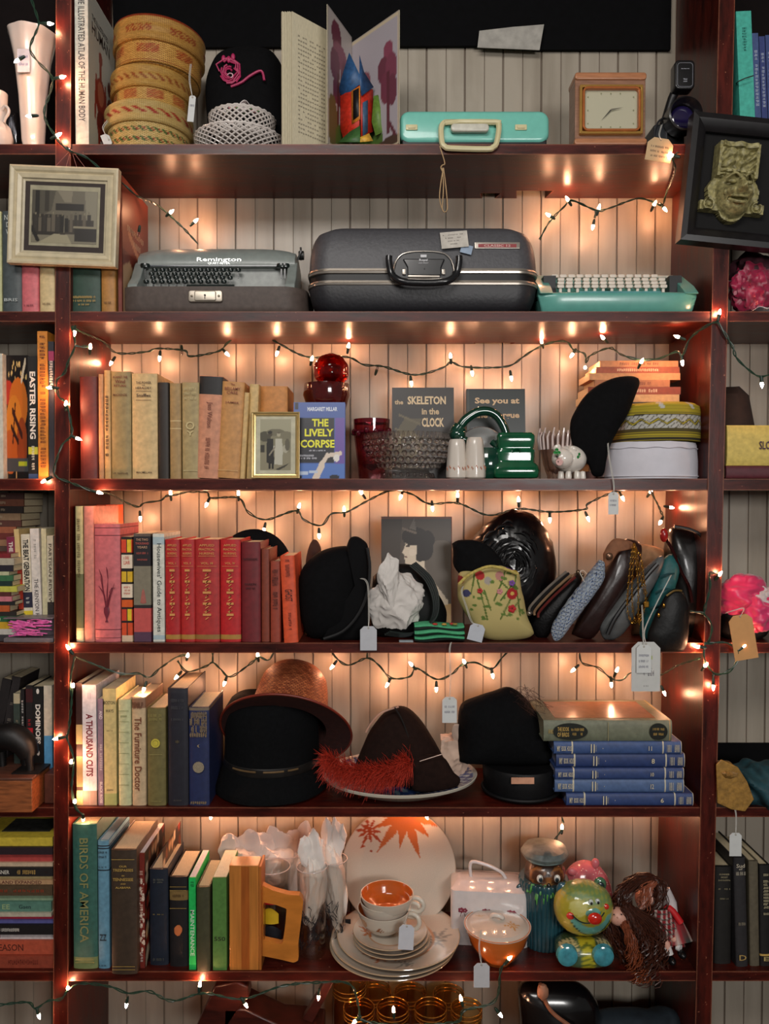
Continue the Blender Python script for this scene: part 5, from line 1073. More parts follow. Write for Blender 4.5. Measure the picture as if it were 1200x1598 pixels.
# shadow box with carved mask
w_, h_ = S(200,-.02), S(196,-.02); cx, cy = 1163, 293
o = frame_thing(cx,cy,w_,h_,-.004,.10,'black shadow box frame with a carved green stone face mask on black velvet',mat((24,22,24),.35,.3),S(24,-.02),.032,prof=[(0,0),(0,1),(.35,1.06),(.7,.9),(1,.6),(1,0)])
obj('velvet_backing', MB().box(-w_/2+.01,w_/2-.01,-.008,-.001,-h_/2+.01,h_/2-.01), mat((10,9,10),.95,.2,sheen=.1), o)
mc = at(1143,291,-.02)-Vector(o.location); mw, mh = S(100,-.02), S(120,-.02)
NX, NY = 100, 120; U = np.tile(np.linspace(-1,1,NX+1),(NY+1,1)); V = np.tile(np.linspace(-1,1,NY+1)[:,None],(1,NX+1))
def E(cx,cy,rx,ry): return np.sqrt(np.clip(1-((U-cx)/rx)**2-((V-cy)/ry)**2,0,1))
def G_(cx,cy,sx,sy): return np.exp(-((U-cx)/sx)**2-((V-cy)/sy)**2)
Hh = .25+0*U
Hh = np.where((V>.12)&(abs(U)<.62), .38, Hh)
sw = np.sin(9*U+3*np.sin(6*V))*np.cos(11*V+2*np.sin(7*U)); Hh += np.where((V>.32)&(V<.82)&(abs(U)<.55), .10*np.tanh(3*sw), 0)
Hh = np.where((V>.84), .50+.05*np.cos(12*U), Hh); Hh += np.where((abs(V-.24)<.035)|(abs(V-.13)<.03), .12*np.cos(30*U)*.3+.10, 0)*(abs(U)<.62)
Hh = np.where((abs(abs(U)-.60)<.06)&(V>.1), .46, Hh)
face = E(.0,-.30,.56,.62)*.75+.15; Hh = np.maximum(Hh, np.where(V<.12, face, 0))
Hh += .42*G_(.0,-.28,.10,.16)+.2*G_(-.10,-.37,.07,.06)+.2*G_(.10,-.37,.07,.06)+.2*G_(-.30,-.36,.13,.11)+.2*G_(.30,-.36,.13,.11)
for s_ in (-1,1): Hh -= .30*G_(s_*.25,-.12,.19,.10); Hh += 0+.2*np.exp(-((V+.0-.06*np.cos(4*(U-s_*.22)))/.03)**2-((U-s_*.24)/.18)**2)
Hh -= .20*np.exp(-((V+.56-.25*(U**2)*1.6)/.028)**2)*(abs(U)<.30); Hh += .10*np.exp(-((V+.63-.2*U**2)/.035)**2)*(abs(U)<.24)
for s_ in (-1,1): Hh = np.maximum(Hh, .34*(np.hypot(U-s_*.74,V+.60)<.17)); Hh -= .10*(np.abs(np.hypot(U-s_*.74,V+.60)-.09)<.025)
nz = np.array([[noise.noise(Vector((u*6,v*6,0))) for u in U[0]] for v in V[:,0]]); Hh += .05*nz
wd = np.where(V>.1, .64, np.where(V>-.75, .64+.36*np.clip((.1-V)/.5,0,1), 0)); chin = ((U/.5)**2+((V+.45)/.55)**2<1)
ins = ((abs(U)<wd)&(V<.97)&(V>-.76)) | chin
ins &= ~((V>-.5)&(V<.1)&(abs(U)>.85+.2*V))
b = MB(); n0 = b.add([(mc.x+U[j,i]*mw/2, -.010-(Hh[j,i]*.062 if ins[j,i] else 0), mc.z+V[j,i]*mh/2) for j in range(NY+1) for i in range(NX+1)])
for j in range(NY):
    for i in range(NX):
        q_ = (ins[j,i],ins[j,i+1],ins[j+1,i+1],ins[j+1,i])
        if sum(q_) >= 2: a = j*(NX+1)+i; b.face((a,a+1,a+NX+2,a+NX+1))
STN = mat((150,142,96),.5,.55,130,.5); mk = obj('carved_mask', b, STN, o, ang=55)
u_ = mw/2; fz_ = lambda V: mc.z+V*mh/2
def bump(nm, shapes_):
    b = MB()
    for (x,y,z,rx,ry,rz) in shapes_: b.ell((mc.x+x*u_,y,fz_(z)),rx,ry,rz,18,12)
    return obj(nm, b, STN, mk)
bump('cheek',[(-.30,-.052,-.38,.011,.008,.010)]); bump('cheek',[(.30,-.052,-.38,.011,.008,.010)])
bump('eye',[(-.25,-.056,-.12,.0095,.006,.0042)]); bump('eye',[(.25,-.056,-.12,.0095,.006,.0042)])
b = MB(); b.tube(smooth_path([(mc.x,-.068,fz_(-.08)),(mc.x,-.074,fz_(-.22)),(mc.x,-.079,fz_(-.33))],4),[.004+.0006*k for k in range(9)],10); b.ell((mc.x-.006,-.071,fz_(-.35)),.006,.006,.005,12,8); b.ell((mc.x+.006,-.071,fz_(-.35)),.006,.006,.005,12,8); obj('nose', b, STN, mk)
for s_ in (-1,1): obj('eyebrow', MB().tube(smooth_path([(mc.x+s_*.07*u_,-.066,fz_(-.03)),(mc.x+s_*.22*u_,-.064,fz_(.06)),(mc.x+s_*.42*u_,-.050,fz_(-.04))],4),.0024,8), STN, mk)
obj('upper_lip', MB().tube(smooth_path([(mc.x-.34*u_,-.050,fz_(-.42)),(mc.x-.17*u_,-.063,fz_(-.50)),(mc.x,-.068,fz_(-.515)),(mc.x+.17*u_,-.063,fz_(-.50)),(mc.x+.34*u_,-.050,fz_(-.42))],4),.0028,8), STN, mk)
obj('lower_lip', MB().tube(smooth_path([(mc.x-.26*u_,-.050,fz_(-.54)),(mc.x-.12*u_,-.061,fz_(-.63)),(mc.x,-.064,fz_(-.65)),(mc.x+.12*u_,-.061,fz_(-.63)),(mc.x+.26*u_,-.050,fz_(-.54))],4),.0034,8), STN, mk)
# ================================================================ second row of things (shelf 2)
z2 = SH[2]
# grey portable typewriter in its case tray
Yt = .02; P = at(327,486,Yt); o = thing('typewriter','grey portable typewriter with dark green keys sitting in its brown case tray','typewriter',(P.x,Yt,z2+.0003)); TW = o
GY = mat((134,142,138),.38,.10,60,.1,coat=.1); TRAY = mat((84,72,66),.6,.2,80,.2)
w_ = S(300,Yt); ht = at(0,447,Yt).z-z2
b = MB(); ring = lambda w, d, z, r: [Vector((x, .118+y, z)) for x, y in rrect(w, d, r, 6)]
b.loft([ring(w_-.02,.22,.0,.05),ring(w_-.004,.23,.006,.055),ring(w_,.236,.016,.058),ring(w_,.236,ht,.058),ring(w_-.012,.224,ht,.052),ring(w_-.014,.222,ht-.02,.05)],(1,1))
obj('case_tray', b, TRAY, o)
rbox(b := MB(), (-.008,-.006,ht-.036),.076,.008,.026,.006,.002); lt = obj('latch', b, mat((170,160,146),.35,.1,metal=.5), o)
rbox(b := MB(), (-.008,-.009,ht-.034),.048,.006,.022,.004,.002); obj('latch_plate', b, mat((186,176,160),.35,.1,metal=.4), lt)
kh = MB().lathe([(.0001,0),(.0022,0),(.0022,.0006),(.0001,.0006)],12,c=(-.008,-.0097,ht-.022),axis='y'); kh.box(-.0088,-.0072,-.0098,-.0092,ht-.030,ht-.022); obj('keyhole', kh, mat((20,18,16)), lt)
for s_ in (-1,1): obj('rivet', MB().ell((-.008+s_*.030,-.0068,ht-.023),.0025,.0015,.0025,10,6), mat((140,130,110),.3,.1,metal=.8), lt)
# hood: curved top, sweeping back
hw = S(248,.06)/2; hz = at(0,384,.10).z-z2; hz0 = at(0,414,.075).z-z2
b = MB(); rings = []
for i in range(21):
    u = -1+i/10; k = 1-.10*abs(u)**8; e_ = (1-abs(u)**10)
    top = hz-.0 - (.012*abs(u)**6) ; x_ = u*hw
    R = [(x_,.070,hz0),(x_,.068,hz0+.004),(x_,.074,hz0+(top-hz0)*.55),(x_,.090,hz0+(top-hz0)*.92),(x_,.112,top),(x_,.16,top-.002),(x_,.205,top-.02),(x_,.212,ht),(x_,.09,ht),(x_,.085,hz0)]
    rings.append([Vector(q) for q in R])
b.loft(rings,(1,1)); obj('hood', b, GY, o, ang=50)
for s_ in (-1,1):   # side cheeks
    b = MB(); x0_ = s_*hw
    prof = [(.012,ht-.004),(.016,ht+.010),(.040,ht+.030),(.066,hz0+.004),(.075,hz0+.012),(.085,ht)]
    r_ = lambda dx: [Vector((x0_+dx*s_,y,z)) for y,z in prof]; L_ = [r_(-.016),r_(.002),r_(.006)]
    b.loft(L_ if s_>0 else L_[::-1],(1,1)); obj('side_panel', b, GY, o, ang=50, bevel=.002)
obj('front_rail', MB().box(-hw,hw,.008,.016,ht-.012,ht+.002), GY, o, bevel=.001); obj('key_bed', MB().box(-hw+.012,hw-.012,.016,.085,ht-.02,ht-.012), mat((36,38,38)), o)
obj('type_basket', MB().box(-hw+.014,hw-.014,.084,.088,ht-.012,hz0+.004), mat((150,154,150),.4), o)
obj('trim_strip', MB().box(-hw+.004,hw-.004,.065,.069,hz0+.0005,hz0+.003), mat((34,44,60),.3,.1,coat=.5), o)
KG = mat((18,30,28),.3,.2,coat=.3)
km = None
for rrow in range(4):
    nk = 11 if rrow < 3 else 12
    for k in range(nk):
        x_ = -hw+.034+(k+.5*(rrow%2)*.6)*.0175+.006*rrow%.008; y_ = .024+rrow*.014; z_ = at(0,442-6*rrow,Yt+y_).z-z2
        if km is None:
            b = MB(); b.lathe([(.0001,0),(.0058,0),(.0066,.003),(.0062,.006),(.0001,.0052)],14); b.box(-.001,.001,-.0006,.0006,-.016,.0); km = obj('key', b, KG, o); km.location = (x_,y_,z_); kk = km
        else: kk = km.copy(); COL.objects.link(kk); kk.parent = o; kk.location = (x_,y_,z_)
for x_ in (-hw+.020,hw-.022,hw-.030): kk = km.copy(); COL.objects.link(kk); kk.parent = o; kk.location = (x_,.062,at(0,418,.08).z-z2); kk.scale = (1.7,1.3,1.5)
obj('space_bar', MB().tube([(-.055,.020,ht+.006),(.052,.020,ht+.006)],.0036,8), KG, o)
obj('carriage_knob', MB().lathe([(.0001,0),(.010,0),(.011,.004),(.010,.012),(.0001,.012)],20,c=(hw+.006,.10,hz-.016),axis='x'), mat((40,42,40),.4), o)
obj('carriage_lever', MB().tube(smooth_path([(hw+.004,.09,hz-.03),(hw+.012,.085,hz-.012),(hw+.012,.085,hz-.002)],3),.0025,8), mat((150,150,150),.2,.1,metal=.9), o)
lettering([('Remington',S(70,.06),S(8,.06),'h',(at(339,392,.07).x-P.x,.0722-.0205,hz0+.0125)),('QUIET-RITER',S(35,.06),S(4,.06),'h',(at(339,403,.07).x-P.x,.0512,hz0+.0045))], mat((176,180,178),.25,.05,metal=.6), o).location = (0,.0165,.0035)
# big charcoal suitcase, lying down
Ys = .0; P = at(661,484,Ys); o = thing('suitcase','large charcoal hard suitcase lying flat with aluminium bands and black handle','suitcase',(P.x,Ys,z2+.0003))
SC = mat((76,76,80),.48,.14,140,.35); AL = mat((176,168,158),.28,.06,metal=.75); w_ = S(361,Ys); hs = at(0,350,Ys).z-z2
zA = at(0,436,Ys).z-z2; zB = at(0,428,Ys).z-z2
def half(z0, z1_, up, mtl):
    b = MB(); rings = []; N = 10; h = z1_-z0
    for k in range(N+1):
        t = k/N; a = t*PI/2; ins = .030*(1-math.sin(a)) if False else .034*(1-math.sqrt(max(0,1-(1-t)**2.4)))
        z = (z0+h*t) if not up else (z1_-h*t)
        rings.append((z, ins))
    rings = rings if not up else rings[::-1]
    L_ = []
    for z, ins in rings: L_.append([Vector((x,.118+y,z)) for x,y in rrect(w_-2*ins,.236-2*ins*.8,.05,8)])
    b.loft(L_,(1,1)); return obj('shell', b, mtl, o, ang=60)
half(.0,zA-.003,False,mat((40,40,44),.48,.14,140,.3)); half(zB+.003,hs,True,SC)
for za,zb_ in ((zA-.013,zA-.002),(zB+.001,zB+.013)):
    b = MB(); L_ = []
    for z,e_ in ((za,0),(za+.001,.0022),((za+zb_)/2-.001,.0030),((za+zb_)/2,.0018),((za+zb_)/2+.001,.0030),(zb_-.001,.0022),(zb_,0)): L_.append([Vector((x,.118+y,z)) for x,y in rrect(w_+2*e_,.236+2*e_,.051,8)])
    b.loft(L_,(1,1)); obj('metal_band', b, AL, o)
b = MB(); L_ = [[Vector((x,.118+y,z)) for x,y in rrect(w_-.004,.232,.05,8)] for z in (zA-.003,zB+.002)]; b.loft(L_,(1,1)); obj('gasket', b, mat((12,12,14),.5), o)
hc = at(661,430,0).x-P.x
HB = mat((26,27,30),.25,.1,coat=.3)
b = MB(); pts = [(-.076,.034),(-.076,.02),(-.070,-.006),(-.052,-.022),(-.03,-.026),(0,-.027),(.03,-.026),(.052,-.022),(.070,-.006),(.076,.02),(.076,.034)]
b.tube(smooth_path([(hc+x,-.018-(.010 if abs(x)<.07 else 0),zB+z) for x,z in pts],3),[.0075]*31,10); obj('handle', b, HB, o)
b = MB(); pr = [(-.060,-.012),(.060,-.012),(.066,.006),(.060,.028),(.046,.042),(.02,.047),(-.02,.047),(-.046,.042),(-.060,.028),(-.066,.006)]
b.prism([(hc+x,zB+z) for x,z in pr],-.006,.004); lp = obj('handle_plate', b, mat((34,35,38),.35), o, bevel=.002)
ring_ = [(hc+x,-.008,zB+z) for x,z in pr]; obj('plate_trim', MB().tube(smooth_path([Vector(q) for q in ring_+ring_[:1]],2)[:-1],.0014,6,closed=True), AL, lp)
b = MB(); b.prism([(hc-.036,zB-.006),(hc+.038,zB-.006),(hc+.038,zB+.012),(hc+.046,zB+.030),(hc-.046,zB+.030),(hc-.036,zB+.012)],-.012,-.005); obj('lock_plate', b, HB, lp, bevel=.002)
obj('keyhole', MB().prism([(hc+.0,zB+.006),(hc+.002,zB+.006),(hc+.001,zB+.012)],-.0135,-.0122), mat((0,0,0)), lp)
for s_ in (-1,1): rbox(b := MB(), (hc+s_*.043,-.012,zB-.004),.008,.008,.012,.002,.001); obj('lock_button', b, AL, lp)
rbox(b := MB(), (hc,-.011,zB-.010),.07,.006,.008,.002,.001); obj('lock_bar', b, AL, lp)
lettering([('Royal',.018,.006,'h',(hc-.001,-.0127,zB+.0265)),('LIGHT WEIGHT',.022,.0018,'h',(hc-.001,-.0127,zB+.0205))], mat((220,220,224),.3), lp)
e1 = obj('crest', MB().box(hc-.007,hc+.006,-.0085,-.0066,zB+.034,zB+.040), mat((200,200,204),.3), lp)
bx, bz = at(776,384,0).x-P.x, at(776,384,0).z-z2
t_ = (hs-bz)/(hs-zB-.003); yn = .8*.034*(1-math.sqrt(max(0,1-(1-t_)**2.4)))-.0035
rbox(b := MB(), (bx,yn,bz-.0058),S(70,0),.004,S(10,0),.001,.0008); bd = obj('nameplate', b, AL, o)
obj('nameplate_field', MB().box(bx-.042,bx+.042,yn-.0006,yn+.001,bz-.0032,bz+.0042), mat((150,40,46),.4), bd); lettering([('CLASSIC 12',.058,.0048,'h',(bx,yn-.0008,bz+.0005))], mat((220,190,180),.4), bd)
sc_ = MB()
for k in range(5): sc_.box(-.19+.002*k,-.188+.002*k,.010,.0125,.088-.003*k,.0895-.003*k)
q_ = at(709,374,-.002); st = thing('paper_label','white handwritten paper sticker on the suitcase lid','label',tuple(q_),(-.25,-.09,0))
obj('paper', MB().box(-S(21,0),S(21,0),-.0004,.0004,-S(14,0),S(14,0)), mat((196,190,180),.7), st); lettering([('~suit%d'%k,.045-.01*k,.0024,'h',(-.002,-.0008,.012-.0075*k)) for k in range(4)], mat((110,104,100)), st, 'handwriting')
q_ = at(728,389,-.0035); st = thing('paper_label','small pale blue sticker overlapping the white one on the suitcase lid','label',tuple(q_),(-.12,.25,0)); obj('paper', MB().box(-S(9,0),S(9,0),-.0004,.0004,-S(7,0),S(7,0)), mat((150,168,190),.7), st)
# turquoise typewriter
Yt = .01; P = at(967,484,Yt); o = thing('typewriter','low turquoise typewriter with rows of white keys at the end of the shelf','typewriter',(P.x,Yt,z2+.0003))
TQ2 = mat((96,164,152),.3,.08,60,.05,coat=.25); w_ = S(250,Yt); ha = at(0,455,Yt).z-z2
prof = [(.012,.0),(.004,.012),(.0,ha-.006),(.004,ha),(.012,ha+.001),(.02,ha-.010),(.105,ha+.000),(.116,at(0,433,.13).z-z2),(.20,ha+.034),(.232,ha+.012),(.236,.0)]
b = MB(); rings = []
for i in range(17):
    u = -1+i/8; x_ = u*w_/2; k = abs(u)**8; cx_ = .118
    rings.append([Vector((x_*(1-.06*(1-min(1,z/ha))*(abs(u)>.9)), cx_+(y-cx_)*(1-.12*k), z*(1-.05*k)) ) for y,z in prof])
b.loft(rings,(1,1)); obj('body', b, TQ2, o, ang=45, bevel=.003)
for s_ in (-1,1):
    b = MB(); pr = [(.0,ha-.004),(.03,at(0,446,.04).z-z2),(.105,at(0,430,.115).z-z2),(.112,at(0,430,.115).z-z2),(.112,ha-.002)]; L_ = [[Vector((s_*(w_/2-.002-dx),y,z)) for y,z in pr] for dx in (.030,.004,.0)]
    b.loft(L_ if s_ > 0 else L_[::-1],(1,1)); obj('side_cheek', b, TQ2, o, bevel=.002, ang=50)
kw = mat((224,214,200),.3,.05,coat=.2); km = None
for rr_ in range(4):
    for k in range(13):
        x_ = -w_/2+.052+k*.0192+(.0,.005,.010,.0)[rr_]; y_ = .024+rr_*.020; z_ = at(0,450.5-5.4*rr_,Yt+y_).z-z2
        if km is None:
            b = MB(); rbox(b,(0,-.006,0),.0155,.013,.0075,.0025,.0015); b.box(-.003,.003,-.002,.002,-.009,.001); km = obj('key', b, kw, o); km.location = (x_,y_,z_)
        else: kk = km.copy(); COL.objects.link(kk); kk.parent = o; kk.location = (x_,y_,z_)
rbox(b := MB(), (.0,.012,ha-.012),w_*.46,.010,.008,.003,.002); obj('space_bar', b, kw, o)
obj('front_rail', MB().box(-w_*.25,w_*.26,.0015,.010,ha-.003,ha+.0015), mat((84,150,150),.3), o, bevel=.001)
obj('key_well', MB().box(-w_/2+.034,w_/2-.034,.02,.104,ha-.012,ha-.009), mat((20,22,24)), o); obj('platen', MB().tube([(-w_/2+.02,.112,at(0,432,.12).z-z2),(w_/2-.02,.112,at(0,432,.12).z-z2)],.0035,10), mat((206,196,180),.4), o)
for x_ in (-w_/2+.034,w_/2-.036): obj('ribbon_cover', MB().box(x_-.014,x_+.014,.05,.104,ha-.01,at(0,438,.1).z-z2), mat((40,40,42),.5), o)
obj('type_guide', MB().box(-.010,.012,.096,.099,ha+.034,ha+.040), mat((26,26,28)), o)
# magenta fabric in the right bay
o = thing('scarf','crumpled magenta sequinned fabric in the dark bay below the shadow box','fabric',tuple(at(1170,484,.05))); o.location.z = z2+.0004
b = MB(); b.ell((.008,0,.058),.052,.035,.060,60,44,fn=lambda p: 1+.30*abs(noise.noise(p*3.2))-.12*abs(math.sin(3*math.atan2(p.z,p.x)+4*noise.noise(p*1.5)))); q_ = obj('folds', b, mat((150,24,62),.4,.6,40,.6,sheen=.3), o)
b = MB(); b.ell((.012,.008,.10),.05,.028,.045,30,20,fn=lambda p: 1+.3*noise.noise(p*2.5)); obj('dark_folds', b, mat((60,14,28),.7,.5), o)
o = tag(obj('paper_scrap', MB().grid(10,6,lambda u,v: Vector((.0+.05*u,.0+.03*v,.002+.012*u*(1-v)+.004*math.sin(u*7)))), mat((206,204,206),.7), solid=.0006, loc=tuple(at(1178,485,.0)+Vector((0,.002,.001)))), 'white paper scrap under the magenta fabric', 'paper')
# ================================================================ third row of things (shelf 3)
z3 = SH[3]
AMB = glass((150,30,22),.05)
# small gold photo frame
w_, h_ = S(75,.0), at(0,643,.0).z-z3
P = at(430,695,.0); o = frame_thing(430,695,w_,h_,.0,0,'small gold metal frame with a sepia snapshot of a couple, standing before the tan books',mat((206,178,120),.25,.1,metal=.6),S(8,0),.006)
o.location = (P.x,.004,z3+h_/2+.0004); o.rotation_euler = (-.05,.0,0)
obj('mount', MB().box(-w_/2+.004,w_/2-.004,-.003,.002,-h_/2+.004,h_/2-.004), mat((206,200,172),.5), o)
pw, ph_ = S(48,0), S(80,0)
GRY = (150,144,116)
canvas('photograph', pw, ph_, 60, 90, (186,180,150), [('r',0,.0,1,.35,(160,152,124)),('r',0,.35,1,.72,GRY),('e',.15,.66,.2,.10,(90,86,68)),('e',.5,.74,.3,.07,(130,124,100)),('e',.85,.68,.2,.08,(140,134,108)),('r',0,.35,.14,.5,(60,56,46)),('e',.32,.70,.07,.045,(90,80,64)),('e',.32,.74,.075,.03,(50,46,38)),('p',[(.20,.15),(.22,.62),(.42,.62),(.44,.4),(.46,.12)],(44,42,38)),('e',.60,.70,.06,.045,(196,188,160)),('e',.60,.735,.06,.02,(120,110,90)),('p',[(.46,.12),(.50,.62),(.70,.62),(.74,.4),(.72,.1)],(216,212,192)),('l',.45,.45,.55,.35,.03,(216,212,192)),('l',.3,.3,.48,.45,.02,(160,150,130)),('p',[(.5,.02),(.95,.14),(.8,.06),(.6,0)],(70,66,54)),('e',.82,.42,.10,.08,(196,190,166)),('e',.88,.5,.08,.12,(110,104,86)),('r',.38,.03,.44,.14,(40,38,34)),('r',.28,.03,.34,.16,(40,38,34))], paintmat(.35), o, loc=(-pw/2,-.0035,-ph_/2+.001))
obj('glass_pane', MB().box(-w_/2+.006,w_/2-.006,-.0055,-.005,-h_/2+.006,h_/2-.006), pane(), o)
# ruby glassware behind the paperback
Yr = .12; P = at(510,640,Yr); zt = lambda y, Y=Yr: at(0,y,Y).z-z3
o = thing('goblet','dark ruby glass goblet with a ball shaped lid standing behind the blue paperback','glassware',(P.x,Yr,z3+.0003))
R = S(37,Yr)
obj('bowl', MB().lathe([(.0001,0),(.030,0),(.031,.004),(.012,.012),(.008,.05),(.012,zt(672)),(R*.8,zt(640)),(R,zt(618)),(R*.95,zt(600)),(R*.9,zt(601)),(R*.9,zt(618)),(R*.7,zt(638)),(.0001,zt(660))],48), mat((74,14,12),.10,.4,30,coat=.8), o)
b = MB(); c_ = (at(517,580,Yr).x-P.x, 0, zt(580)); rr_ = S(27,Yr)
b.ell(c_, rr_, rr_, rr_, 40, 28, fn=lambda p: 1+.06*(abs(math.sin(5*math.atan2(p.y,p.x)))*abs(math.sin(5*math.asin(max(-1,min(1,p.z)))))))
obj('ball_lid', b, glass((200,60,34),.05), o); b = MB(); b.ell(c_, rr_*.55, rr_*.55, rr_*.55, 16, 10, fn=lambda p: 1+.2*noise.noise(p*4)); obj('lid_core', b, mat((190,60,34),.2,.7,40), o)
# ruby tumbler with etched rim
Yr = .10; P = at(580,700,Yr); o = thing('tumbler','ruby rimmed glass tumbler with etched deer band left of the crystal bowl'.replace('left of','beside'),'glassware',(P.x,Yr,z3+.0003)); R = S(28,Yr); H = at(0,655,Yr).z-z3
obj('body', MB().lathe([(.0001,.001),(R*.7,.0),(R*.74,.01),(R*.78,.03),(R,H*.75),(R,H),(R*.95,H),(R*.94,H*.75),(R*.7,.035),(.0001,.02)],44), glass((226,150,160),.03), o)
obj('ruby_rim', MB().lathe([(R*.955,H*.93),(R*1.012,H*.93),(R*1.012,H*1.001),(R*.955,H*1.001),(R*.955,H*.93)],44), mat((96,12,24),.1,.2,coat=1), o)
b = MB(); rn = random.Random(6)
for k in range(24):
    a = 2*PI*k/24; b.ell((R*1.0*math.cos(a),R*1.0*math.sin(a),H*.76+.003*(k%3)),.0062,.0062,.004+.004*(k%2),8,6)
obj('etched_band', b, mat((80,12,26),.2,.3), o)
# crystal footed bowl
Yc = .10; P = at(635,720,Yc); o = thing('crystal_bowl','large clear crystal bowl on a foot covered in round hobnails','bowl',(P.x,Yc,z3+.0003)); R = S(72,Yc)
H = at(0,674,Yc-.08).z-z3; CR = glass((255,252,250),.03,body=.35)
def hob(p, a, t):
    z = p.z/H
    if .22 < z < .86:
        n_ = 30; row = int((z-.22)/.64*5); ph = .5*(row%2); q = abs(math.sin(PI*(a*n_/(2*PI)+ph))); w = abs(math.sin(PI*((z-.22)/.64*5)))
        k = 1+.055*(q*w)**.8
        return Vector((p.x*k,p.y*k,p.z))
    return p
pf = [(.0001,.004),(R*.45,.0),(R*.62,.0),(R*.60,.008),(R*.50,H*.14),(R*.48,H*.2)]+[(R*(.60+.36*math.sin((k/24)*PI/2)), H*(.22+.64*k/24)) for k in range(25)]+[(R*.97,H*.90),(R*1.0,H),(R*.96,H),(R*.93,H*.88),(R*.85,H*.55),(R*.55,H*.28),(.0001,H*.24)]
obj('bowl', MB().lathe(pf, 180, fn=hob), CR, o, ang=70)
b = MB()
for k in range(24): a = 2*PI*k/24; b.ell((R*.56*math.cos(a),R*.56*math.sin(a),H*.09),.0042,.0042,.0055,8,6)
obj('foot_hobnail', b, CR, o)
b = MB()
for rw in range(5):
    z = H*(.30+.125*rw); rr_ = R*(.60+.36*math.sin(((z/H-.22)/.64)*PI/2)); n_ = 34
    for k in range(n_):
        a = 2*PI*(k+.5*(rw%2))/n_
        if -3.05 < (a if a < PI else a-2*PI) < -.09: b.ell((rr_*1.02*math.cos(a),rr_*1.02*math.sin(a),z),.0062,.0062,.0062,10,8)
obj('hobnails', b, glass((255,252,248),.02,body=.8), o)
b = MB(); rn = random.Random(8)
for k in range(60):
    a = 2*PI*k/60; b.ell((R*.975*math.cos(a),R*.975*math.sin(a),H*.93),.0028,.0028,.008,8,6)
obj('rim_fluting', b, CR, o)
# white shakers
for n_,(px,lb) in enumerate(((713,'white china shaker with a painted gold scroll band beside the crystal bowl'),(741,'white china shaker with a painted gold scroll band in front of the green pitcher'))):
    Ysk = .022 if n_ == 0 else .012; P = at(px,700,Ysk); H = at(0,686-n_*3,Ysk).z-z3; R = S(17,Ysk)
    o = thing('salt_shaker',lb,'shaker',(P.x,Ysk,z3+.0003),(0,0,0),'pair of white shakers')
    q_ = obj('body', MB().lathe([(.0001,0),(R*.85,.0),(R*.98,.003),(R,H*.14),(R*.93,H*.4),(R*.80,H*.8),(R*.74,H*.94),(R*.62,H),(.0001,H*1.01)],40,fn=lambda p,a,t: Vector((p.x*(1+.015*math.cos(8*a)),p.y*(1+.015*math.cos(8*a)),p.z))), paintmat(.25,coat=.4), o)
    def pc(X,Y,Z,H=H):
        U = np.arctan2(Y,X); return shapes(U, Z/H, (222,212,200), [('m',lambda U,V:(np.abs(V-.30-.05*np.sin(U*8))<.022)&(V>.2),(196,140,84)),('m',lambda U,V:(np.abs(V-.22)<.012),(206,160,110))])
    paint(q_, pc); b = MB()
    for k in range(5): b.ell((R*.3*math.cos(k*1.257),R*.3*math.sin(k*1.257),H*1.003),.001,.001,.0005,6,4)
    obj('pour_holes', b, mat((60,50,44)), o)
    b = MB()
    for k in range(7):
        a = -PI/2+(k-3)*.42; b.tube([(R*.985*math.cos(a+t*.04),R*.985*math.sin(a+t*.04),H*.26+.004*math.sin(t*1.6)+(.002 if k%2 else -.001)) for t in range(5)],.0007,5)
    obj('scroll_band', b, mat((190,120,90),.4), o)
# green pitcher with arched handle
GRN = mat((14,58,44),.10,.25,30,coat=.9); Yp = .05; P = at(752,742,Yp)
o = thing('pitcher','dark green glazed ceramic pitcher with a big arched loop handle','pitcher',(P.x,Yp,z3+.0003)); q_ = lambda x,y,dy=0: at(x,y,Yp+dy)-Vector((P.x,Yp,z3))
H = q_(0,700).z; b = MB(); R = S(28,Yp)
b.lathe([(.0001,0),(R*.8,0),(R*1.02,H*.18),(R*1.1,H*.5),(R*.95,H*.85),(R*.85,H),(R*.78,H),(R*.85,H*.8),(R*.9,H*.5),(.0001,H*.1)],40,c=(S(8,Yp),0,0)); obj('body', b, GRN, o)
pts = [q_(768,735),q_(787,710),q_(790,680),q_(780,655),q_(765,643),q_(746,643),q_(728,654),q_(718,666),q_(712,676),q_(720,684),q_(735,690)]
b = MB(); sp = smooth_path(pts,5); b.tube(sp,[S(5+2.5*math.sin(i/len(sp)*PI)+(4 if 34<i<46 else 0),Yp) for i in range(len(sp))],14); obj('handle', b, GRN, o)
b = MB(); b.ell(q_(714,678),S(13,Yp),S(12,Yp),S(11,Yp),20,14); obj('spout', b, GRN, o)
b = MB(); b.tube(smooth_path([q_(768,690,-.01),q_(778,700,-.02),q_(776,712,-.02)],3),S(5,Yp),10); obj('thumb_rest', b, GRN, o)
# silver dish behind the pitcher
Yd = .085; P = at(752,672,Yd); o = thing('silver_dish','polished round silver dish showing through the loop of the green pitcher','dish',(P.x,Yd,z3+S(72,Yd)*.5+.001)); R = S(38,Yd)
o.location.z = z3+R*1.15; o.rotation_euler = (0,0,.1)
obj('plate', MB().lathe([(.0001,.012),(R*.5,.011),(R*.8,.004),(R,.0),(R*1.02,.001),(R,.003),(R*.8,.008),(R*.5,.015),(.0001,.016)],56,axis='y').xform(Matrix.Rotation(PI,4,'Z')), mat((225,225,222),.38,.06,10,metal=.85), o); obj('easel_foot', MB().box(-.02,.02,-.004,.02,-R*1.15,-R*.85), mat((60,56,50),.4), o)
